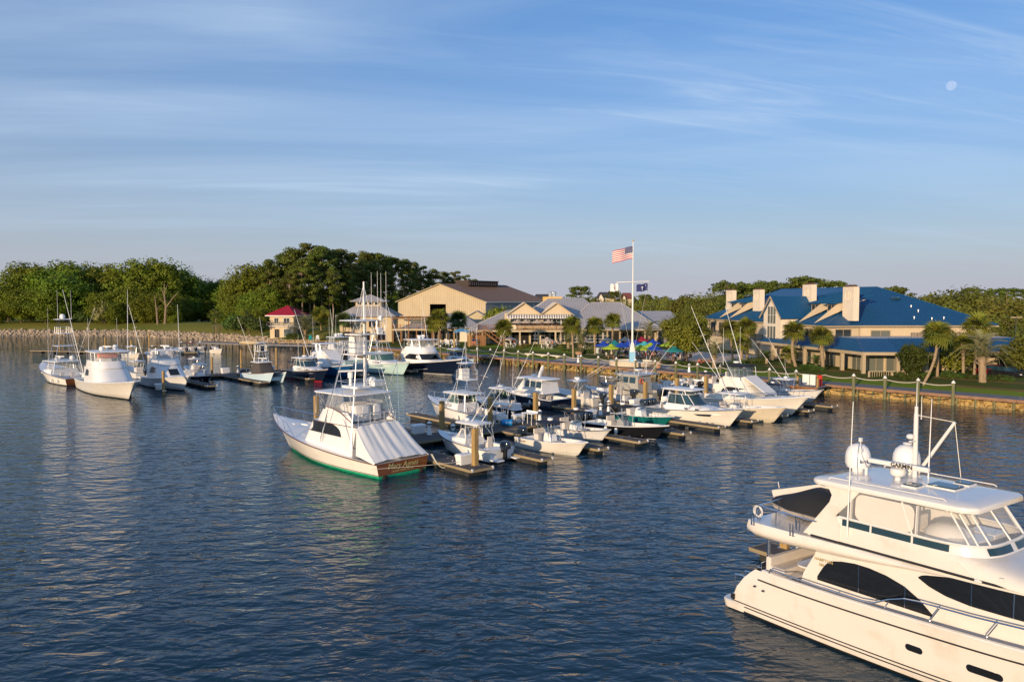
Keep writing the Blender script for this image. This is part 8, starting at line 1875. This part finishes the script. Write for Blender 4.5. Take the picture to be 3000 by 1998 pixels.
# ---------------------------------------------------------------- people
def person_mesh(pose):
    J = {'pel': (0, 0, .95), 'wst': (0, 0, 1.10), 'chs': (0, 0, 1.32), 'nck': (0, 0, 1.50), 'hd': (.02, 0, 1.60), 'top': (.02, 0, 1.72)}
    rad = {'pel': (.15, .115), 'wst': (.135, .10), 'chs': (.16, .11), 'nck': (.055, .055), 'hd': (.085, .095), 'top': (.065, .075)}
    E = [('pel', 'wst'), ('wst', 'chs'), ('chs', 'nck'), ('nck', 'hd'), ('hd', 'top')]
    for s, k in ((1, 'l'), (-1, 'r')):
        if pose == 'stand': d = {'hip': (0, .09 * s, .88), 'kne': (.02 * s, .10 * s, .50), 'ank': (-.02 + .05 * s, .10 * s, .09), 'toe': (.14 + .05 * s, .12 * s, .04), 'sho': (0, .19 * s, 1.42), 'elb': (-.02, .25 * s, 1.14), 'wri': (.08, .25 * s, .90), 'fin': (.11, .24 * s, .80)}
        elif pose == 'sit': d = {'hip': (.02, .10 * s, .50), 'kne': (.44, .12 * s, .50), 'ank': (.40, .12 * s, .09), 'toe': (.56, .14 * s, .04), 'sho': (0, .19 * s, .98), 'elb': (.08, .25 * s, .74), 'wri': (.32, .18 * s, .74), 'fin': (.41, .16 * s, .75)}
        else: d = {'hip': (.02, .10 * s, .36), 'kne': (.42, .14 * s, .42 + .16 * (s > 0)), 'ank': (.80 - .2 * (s > 0), .14 * s, .12), 'toe': (.92 - .2 * (s > 0), .16 * s, .16), 'sho': (-.36, .19 * s, .70), 'elb': (-.24, .27 * s, .46), 'wri': (.0, .22 * s, .44), 'fin': (.09, .2 * s, .44)}
        for a, b in d.items(): J[a + k] = b
        rad.update({'hip' + k: (.10, .09), 'kne' + k: (.06, .06), 'ank' + k: (.04, .04), 'toe' + k: (.04, .03), 'sho' + k: (.065, .06), 'elb' + k: (.045, .045), 'wri' + k: (.033, .03), 'fin' + k: (.035, .018)})
        E += [('pel', 'hip' + k), ('hip' + k, 'kne' + k), ('kne' + k, 'ank' + k), ('ank' + k, 'toe' + k), ('chs', 'sho' + k), ('sho' + k, 'elb' + k), ('elb' + k, 'wri' + k), ('wri' + k, 'fin' + k)]
    if pose == 'sit': J.update({'pel': (0, 0, .54), 'wst': (-.02, 0, .68), 'chs': (0, 0, .90), 'nck': (.02, 0, 1.08), 'hd': (.05, 0, 1.18), 'top': (.05, 0, 1.30)})
    if pose == 'recline': J.update({'pel': (0, 0, .38), 'wst': (-.10, 0, .46), 'chs': (-.28, 0, .62), 'nck': (-.42, 0, .76), 'hd': (-.47, 0, .86), 'top': (-.53, 0, .96)})
    nm = list(J); me = bpy.data.meshes.new('person'); me.from_pydata([J[n] for n in nm], [(nm.index(a), nm.index(b)) for a, b in E], [])
    o = bpy.data.objects.new('person', me); COL.objects.link(o); o.modifiers.new('s', 'SKIN'); sv = me.skin_vertices[0].data
    for i, n_ in enumerate(nm): sv[i].radius = rad[n_]; sv[i].use_root = n_ == 'pel'
    ss = o.modifiers.new('u', 'SUBSURF'); ss.levels = 1
    bpy.context.view_layer.update(); r = bpy.data.meshes.new_from_object(o.evaluated_get(bpy.context.evaluated_depsgraph_get())); bpy.data.objects.remove(o)
    r.materials.clear()
    for _ in range(4): r.materials.append(mat('skin', (.42, .22, .14), .6))
    segs = [(Vector(J[a]), Vector(J[b]), a, b) for a, b in E]
    for p in r.polygons:
        c = p.center; best = min(segs, key=lambda s: ((c - s[0]) - (s[1] - s[0]) * max(0, min(1, (c - s[0]).dot(s[1] - s[0]) / (s[1] - s[0]).length_squared))).length); k = best[2] + best[3]
        p.use_smooth = True
        p.material_index = 1 if any(q in k for q in ('wstchs', 'chsnck', 'chssho')) or k.startswith('sho') or k == 'pelwst' else 2 if k.startswith('pelhip') or k.startswith('hip') else 0
    return r, J
PM = {k: person_mesh(k) for k in ('stand', 'sit', 'recline')}
SK = [mat('skin_tone', (.45, .24, .15), .55), mat('tan_skin_tone', (.32, .15, .085), .55), mat('dark_skin_tone', (.12, .06, .035), .55)]
CL = {'red': (.42, .03, .03), 'white': (.72, .70, .68), 'navy': (.02, .03, .10), 'pale blue': (.25, .38, .55), 'dark grey': (.05, .05, .055), 'green': (.05, .2, .13), 'coral': (.6, .2, .14), 'tan': (.42, .32, .2)}
CM = {k: mat('cloth_' + k.replace(' ', '_'), c, .85) for k, c in CL.items()}
HR = [mat('brown_hair', (.06, .035, .02), .7), mat('blond_hair', (.34, .24, .11), .7), mat('dark_hair', (.012, .01, .01), .7)]
def person(pose, loc, rz, shirt, lab, sk=0, shorts='navy', hair=0, hat=None):
    me, J = PM[pose]; o = bpy.data.objects.new('person', me); COL.objects.link(o); o.location = loc; o.rotation_euler = (0, 0, rz); tag(o, lab, 'person')
    for i, m_ in enumerate((SK[sk], CM[shirt] if shirt else SK[sk], CM[shorts], SK[sk])): o.material_slots[i].link = 'OBJECT'; o.material_slots[i].material = m_
    t_ = Vector(J['top']); h_ = Vector(J['hd']); d = (t_ - h_).normalized(); c = h_.lerp(t_, .62) - Vector((.022, 0, 0)); mb = MB(); mb.ell(tuple(c), (.105, .10, .105), 10, 6); mb.obj('hair', HR[hair], o)
    f = MB(); f.ell((h_.x + .098, 0, h_.z - .005), (.022, .014, .022), 6, 4)
    for s_ in (-1, 1): f.ell((h_.x - .0, s_ * .098, h_.z), (.022, .012, .032), 6, 4)
    f.obj('nose_and_ears', SK[sk], o)
    e = MB()
    for s_ in (-1, 1): e.ell((h_.x + .088, s_ * .035, h_.z + .03), (.012, .014, .009), 6, 4)
    e.obj('eyes', HR[2], o)
    if hat: MB().lathe(tuple(c + Vector((0, 0, .0))), [(.2, .02), (.2, .04), (.11, .05), (.1, .13), (.02, .15)], 10).obj('hat', CM[hat], o)
    return o
ch = ['red', 'white', 'navy', 'pale blue', 'dark grey', 'coral', 'green', 'white', 'tan']
vis = sorted([s for s in seats[:60] if True], key=lambda s: s[1])
for i, s in enumerate(vis[:26]):
    c = ch[i % 9]; where = 'left of the flagpole' if s[0] < 17.5 else 'just behind the fountain' if s[0] < 20.5 else 'right of the flagpole' if s[0] < 25 else 'under the round oak'
    person('sit', (s[0], s[1], s[2]), s[3], c, f'seated {("brown", "fair", "black")[(i + i // 9) % 3]} haired person in {c} {where}', (0, 0, 1, 0, 2)[i % 5], ('navy', 'tan', 'dark grey')[i % 3], (i + i // 9) % 3)
for i, (px, py, c) in enumerate(((1505, 1012, 'red'), (1522, 1011, 'navy'), (1536, 1012, 'white'), (1607, 1013, 'green'), (1618, 1013, 'coral'), (1632, 1012, 'white'))):
    p = G(px, py, 1.95); person('sit', (p.x, p.y, 1.95), random.uniform(0, 6), c, f'seated person in a {c} top on the restaurant terrace {"by the left palm" if px < 1560 else "right of the doorway"}', i % 2, 'tan', i % 3)
p = G(1385, 1014, 1.95); person('stand', (p.x, p.y, 1.95), -1.2, 'navy', 'person in a navy top standing beside the timber stair skirt', 0, 'coral', 0); p = G(1391, 1014, 1.95); person('stand', (p.x, p.y, 1.95), -2, 'navy', 'second standing person in navy nearest the timber stair skirt', 1, 'coral', 2)
p = G(1600, 998, 2.0); person('stand', (p.x, p.y, 2.0), -1.5, 'green', 'waiter in a green top standing under the terrace umbrella', 1, 'dark grey', 2)
def lounger(x, y, z, rz, lab):
    t = thing('sun_lounger', (x, y, z), lab, 'sun lounger', rz=rz); MB().box((.35, 0, .26), (1.25, .6, .06)).obj('seat', DKF, t); MB().box((-.50, 0, .50), (.75, .6, .05), 0, 0, 0, .75).obj('backrest', DKF, t)
    for xx in (-.2, .9):
        for yy in (-.25, .25): MB().tube((xx, yy, 0), (xx, yy, .25), .025).obj('leg', DKF, t)
for i, (px, py, c, lb) in enumerate(((2046, 1068, 'coral', 'left'), (2058, 1069, None, 'middle'), (2076, 1069, None, 'right'))):
    p = G(px, py, 1.5); lounger(p.x, p.y, 1.5, -2.3, f'dark sun lounger, {lb} of three behind the boardwalk right of the oak'); person('recline', (p.x, p.y, 1.5), -2.3, c, f'reclining sunbather on the {lb} lounger right of the oak', 1, ('coral', 'red', 'navy')[i], i)
p = G(1977, 1062, 1.5); person('sit', (p.x, p.y, 1.5), -2.4, None, 'bare backed person seated beside the oak trunk', 1, 'tan', 0); put(CD, (p.x, p.y, 1.5), -2.4, 'dark slatted chair drawn up to a patio table', 'dark chairs on the fountain patio')
# ---------------------------------------------------------------- palms
def pal(base_px, base_py, cx, cy, lab, z=GZ, Y=None, n=34, fm=None, fs=1.0, r=.18, bend=0, **k):
    b = G(base_px, base_py, z) if Y is None else Vector((A(base_px, base_py, Y).x, Y, z)); c = A(cx, cy, b.y)
    return palm((b.x, b.y, z), (c.x, c.y, c.z), lab, n, fm or FR, r, fs, bend=bend, **k)
pal(2336, 1084, 2327, 975, 'tall cabbage palm with curved trunk before the hotel porch', fs=1.3, r=.22, bend=-.5, n=44)
pal(2413, 1092, 2405, 990, 'tall cabbage palm with a rough pale trunk right of the curved one', fs=1.3, r=.24, n=44)
pal(2703, 1126, 2746, 985, 'leaning cabbage palm with a long bare slanting trunk', fs=1.35, n=44, r=.16, bend=.5, boots=False)
pal(2746, 1113, 2748, 978, 'straight cabbage palm behind the leaning one', fs=1.25, n=40)
pal(2853, 1106, 2864, 962, 'tall cabbage palm behind the silver feather palm', fs=1.45, n=46)
pal(2822, 1112, 2822, 1010, 'cabbage palm with hidden trunk left of the silver feather palm', fs=1.1, n=30)
pal(2879, 1127, 2877, 1045, 'big silver feather palm with a thick pineapple trunk near the parked cars', n=34, fm=FEA, fs=1.25, r=.42, spread=(-25, 75))
pal(2148, 1064, 2140, 972, 'cabbage palm with slim trunk left of the hotel bay', fs=1.45, n=44, r=.17); pal(2188, 1062, 2188, 962, 'cabbage palm close to the hotel bay', fs=1.3, n=40, Y=131); pal(2172, 1070, 2172, 1008, 'short broad cabbage palm below the taller pair', fs=1.25, n=36, r=.25)
pal(2092, 1077, 2092, 1040, 'silver feather palm between the oak and the hotel', n=30, fm=FEA, fs=.95, r=.3, spread=(-20, 75))
pal(2314, 1085, 2312, 1040, 'silver fan palm behind the curved trunk', n=30, fs=1.1, r=.25, Y=121)
pal(2246, 1072, 2246, 1050, 'dark cycad left of the hotel porch posts', n=26, fm=FEAD, fs=.75, r=.22, spread=(-15, 60), boots=False); pal(2391, 1088, 2391, 1066, 'dark cycad between the two tall palm trunks', n=26, fm=FEAD, fs=.75, r=.22, spread=(-15, 60), boots=False)
pal(1680, 1051, 1676, 958, 'cabbage palm at the left edge of the fountain patio', 1.3, fs=1.45, n=44); pal(1743, 1046, 1743, 959, 'cabbage palm right behind the patio corner', 1.4, fs=1.45, n=44)
pal(1795, 1012, 1795, 944, 'cabbage palm standing against the big grey roof', 2.0, fs=1.5, n=40, Y=166)
pal(1699, 1036, 1703, 1010, 'silver feather palm beside the patio palms', 1.5, n=28, fm=FEA, fs=1.2, r=.35, spread=(-20, 75)); pal(1665, 1030, 1665, 1003, 'second silver feather palm left of the patio palms', 1.6, n=28, fm=FEA, fs=1.0, r=.3, spread=(-20, 75)); pal(1902, 1010, 1902, 983, 'feather palm under the right restaurant eave', 2.0, n=28, fm=FEA, fs=1.3, r=.3, spread=(-20, 75), Y=164)
pal(1478, 1028, 1476, 965, 'cabbage palm standing before the timber stair', 1.6, fs=1.5, n=44)
pal(1286, 1013, 1287, 938, 'tallest cabbage palm on the lawn by the pergola', 1.9, fs=1.75, n=46); pal(1272, 1012, 1270, 952, 'shorter cabbage palm left of the tallest lawn palm', 1.9, fs=1.5, n=40); pal(1341, 1008, 1342, 942, 'cabbage palm against the barn gable', 1.9, fs=1.7, n=42, fm=FRD)
pal(943, 985, 937, 927, 'left palm of the pair right of the red roofed house', 2.0, Y=208, fs=1.9, n=42); pal(955, 988, 955, 940, 'right palm of the pair right of the red roofed house', 2.0, Y=205, fs=1.7, n=40)
pal(894, 988, 894, 966, 'silver feather palm at the corner of the red roofed house', 2.0, Y=198, n=30, fm=FEA, fs=1.5, r=.35, spread=(-20, 75)); pal(1006, 990, 1006, 941, 'palm at the left corner of the clubhouse', 2.0, Y=185, fs=1.5, n=38, fm=FRD)
# ---------------------------------------------------------------- oak, bushes
OK_ = broad_tree(60, 8.8, 10.2, .17, .17, 80, 150, LEAFL, 'oak_tree', 'round dense oak between the patio and the hotel', .15)
p = G(2012, 1066, GZ); OK_.location = (p.x, p.y + .3, GZ)
MB().tube((-2.2, 0, -.2), (-1.8, 0, 3.4), .28, .18, 8).obj('trunk', BARKL, OK_)
MG = broad_tree(61, 5.2, 4.6, .10, .15, 50, 70, HEDGE, 'magnolia_bush', 'dark glossy small tree in front of the hotel pavilion', .16); p = G(2672, 1112, GZ); MG.location = (p.x, p.y, GZ)
bt = broad_tree(62, 6.5, 7, .02, .2, 50, 70, LEAFF, 'leafy_bush', 'big leafy bush at the right edge above the parked cars', .17); p = G(3010, 1105, GZ); bt.location = (p.x, p.y, GZ)
b2 = broad_tree(63, 6.2, 9, .06, .2, 60, 60, LEAFL, 'leafy_tree', 'leafy tree behind the leaning palm', .16); p = G(2800, 1100, GZ); b2.location = (p.x, p.y, GZ)
b3 = broad_tree(64, 6.5, 8.5, .02, .3, 50, 60, LEAFF, 'leafy_tree', 'green tree in front of the small gabled building beside the barn', .18); p = G(1468, 985, 2); b3.location = (A(1468, 950, 190).x, 190, 4.0)
for i, (px, py, s_) in enumerate(((2350, 1088, 1), (2372, 1090, 1.1), (2395, 1094, 1), (2300, 1080, .9), (2310, 1082, 1), (2335, 1090, .8), (2640, 1112, 1), (2668, 1116, .9), (2690, 1112, 1), (2715, 1112, 1), (2770, 1114, 1.2), (2790, 1116, 1.1), (2820, 1116, 1), (2845, 1118, 1), (2905, 1124, 1), (2925, 1124, 1.1), (2960, 1126, 1), (2230, 1070, 1.3), (2205, 1070, 1.2), (2160, 1072, 1.1), (2120, 1076, .8), (2010, 1072, .7), (1990, 1070, .8), (2030, 1074, .6), (1760, 1040, 1.2), (1725, 1042, 1.2), (1655, 1035, 1.1))):
    p = G(px, py, GZ); dup(S2, (p.x, p.y, GZ - .1), random.uniform(0, 6), 'low rounded shrub in the bed behind the boardwalk lawn', scale=s_, group='low shrubs in the planting beds')
for px, py, s_ in ((1500, 1022, .8), (1520, 1024, .7), (1545, 1022, .8), (1563, 1020, .8), (1580, 1021, .7), (1610, 1022, .7), (1640, 1024, .9), (1530, 1026, .7)):
    p = G(px, py, 1.6); dup(S4, (p.x, p.y, 1.75), random.uniform(0, 6), 'small pale shrub edging the restaurant lawn', scale=s_ * 1.4, group='pale shrubs edging the restaurant lawn')
for px, py, s_ in ((860, 994, 1), (845, 994, .9), (985, 1000, 1.4), (1000, 1002, 1.3), (960, 1000, 1.2)): p = G(px, py, 2); dup(S2, (p.x, p.y, 1.9), 0, 'yellow green shrub near the red roofed house', scale=s_ * 1.5, group='shrubs near the red roofed house')
# ornamental grasses on the patio edge
gs = MB(); rnd = random.Random(8)
for px0, px1, py in ((1745, 1800, 1030), (1700, 1745, 1036), (1800, 1870, 1022)):
    for i in range(160):
        p = G(rnd.uniform(px0, px1), py + rnd.uniform(-4, 4), 1.6); h_ = rnd.uniform(.9, 1.7); a = rnd.uniform(0, 6.28); gs.poly([(p.x - .04, p.y, 1.6), (p.x + .04, p.y, 1.6), (p.x + .35 * math.cos(a), p.y + .35 * math.sin(a), 1.6 + h_)])
gs.obj('ornamental_grass', LEAFY, kind='stuff', label='tall tufted ornamental grass along the patio', cat='grass')
# ---------------------------------------------------------------- parked cars and lamp
def car(px, py, rz, m, lab, z=1.6):
    p = G(px, py, z); t = thing('parked_car', (p.x, p.y, z), lab, 'car', rz=rz); mb = MB(); S_ = []
    for x, z0, z1, w in ((-2.3, .5, .75, .75), (-2.2, .3, .98, .86), (-1.2, .28, 1.02, .92), (.6, .28, 1.02, .92), (1.9, .3, .92, .88), (2.25, .45, .72, .78)): S_.append([(x, -w, z0), (x, -w, z1 - .1), (x, -w + .1, z1), (x, w - .1, z1), (x, w, z1 - .1), (x, w, z0)])
    mb.loft(S_, cap0=True, cap1=True); mb.obj('body', m, t); mb = MB(); mb.loft([[(a, b, zz) for a, b in rr(l, w, .25, 3, c_)] for l, w, zz, c_ in ((3.0, 1.68, 1.0, -.3), (2.0, 1.35, 1.48, -.4), (1.7, 1.2, 1.52, -.4))], cap1=True); mb.obj('cabin_glass', GLASSB, t)
    MB().prism(rr(1.9, 1.32, .2, 3, -.4), 1.49, 1.54).obj('roof', m, t)
    for x in (-1.4, 1.4):
        for y in (-.82, .82): w_ = MB().tube((x, y - .1, .33), (x, y + .1, .33), .33, n=14).obj('wheel', BLACK, t); MB().tube((x, y - .11, .33), (x, y + .11, .33), .19, n=10).obj('rim', SS, w_)
    for y in (-.6, .6): MB().box((2.24, y, .68), (.06, .3, .14)).obj('headlight', WHITE, t)
    MB().box((2.28, 0, .52), (.05, .9, .16)).obj('grille', SS, t)
car(2918, 1102, -.9, mat('car_red', (.20, .01, .015), .15, coat=.6), 'dark red parked car behind the silver feather palm'); car(2952, 1108, -1.2, mat('car_black', (.015, .015, .018), .15, coat=.6), 'black parked car with a chrome grille beside the red one'); car(2988, 1100, -1.2, mat('car_blue_black', (.01, .02, .06), .15, coat=.6), 'very dark blue parked car under the right edge bush')
p = A(2977, 930, 135); lp = thing('parking_lamp', (p.x, 135, 1.8), 'tall twin headed parking lamp among the trees at the right', 'lamp post'); MB().tube((0, 0, 0), (0, 0, p.z - 1.8), .10, .07).obj('pole', DPIPE, lp); MB().box((-.5, 0, p.z - 1.8), (.8, .35, .16)).box((.5, 0, p.z - 1.8), (.8, .35, .16)).obj('lamp_head', TRIM, lp)
# staked frame by the young pine
p = G(636, 1004, .8); t = thing('channel_marker', (p.x, p.y, .5), 'bare wooden frame of two poles standing on the bank rocks', 'frame')
for x in (-.7, .7): MB().tube((x, 0, -.5), (x, 0, 4.6), .1).obj('pole', BARK, t)
MB().box((0, 0, 4.6), (2.6, .12, .2)).obj('crossbar', BARK, t)
# ---------------------------------------------------------------- moon
mv = Vector(ray(2787, 252)).normalized(); MR = 5200 * 11.5 / FOC
mm = bpy.data.materials.new('moon_surface'); mm.use_nodes = True; nt = mm.node_tree; nt.nodes.remove(nt.nodes['Principled BSDF'])
tr = nt.nodes.new('ShaderNodeBsdfTransparent'); em = nt.nodes.new('ShaderNodeEmission'); ad = nt.nodes.new('ShaderNodeAddShader'); nz = nt.nodes.new('ShaderNodeTexNoise'); tc = nt.nodes.new('ShaderNodeTexCoord'); mr = nt.nodes.new('ShaderNodeMapRange')
nz.inputs['Scale'].default_value = .055; nt.links.new(tc.outputs['Object'], nz.inputs['Vector']); mr.inputs['From Min'].default_value = .4; mr.inputs['From Max'].default_value = .62; mr.inputs['To Min'].default_value = .13; mr.inputs['To Max'].default_value = .20
nt.links.new(nz.outputs['Fac'], mr.inputs['Value']); nt.links.new(mr.outputs[0], em.inputs['Strength']); em.inputs['Color'].default_value = (1, .72, .40, 1)
nt.links.new(tr.outputs[0], ad.inputs[0]); nt.links.new(em.outputs[0], ad.inputs[1]); nt.links.new(ad.outputs[0], nt.nodes['Material Output'].inputs[0])
bm = bmesh.new(); bmesh.ops.create_uvsphere(bm, u_segments=32, v_segments=20, radius=MR); 
bmesh.ops.delete(bm, geom=[v for v in bm.verts if v.co.dot(mv) > MR * .05], context='VERTS'); me = bpy.data.meshes.new('moon'); bm.to_mesh(me); bm.free(); me.materials.append(mm)
me.polygons.foreach_set('use_smooth', [True] * len(me.polygons))
o = bpy.data.objects.new('moon', me); COL.objects.link(o); o.location = Vector((0, 0, CAM_H)) + mv * 5200; tag(o, 'pale daytime moon high in the blue sky at the right', 'moon'); o.visible_shadow = True
# prototypes still parked out of the way were never placed: drop them
for o in [o for o in COL.objects if o.parent is None and o.location.z < -400]:
    retire(o)
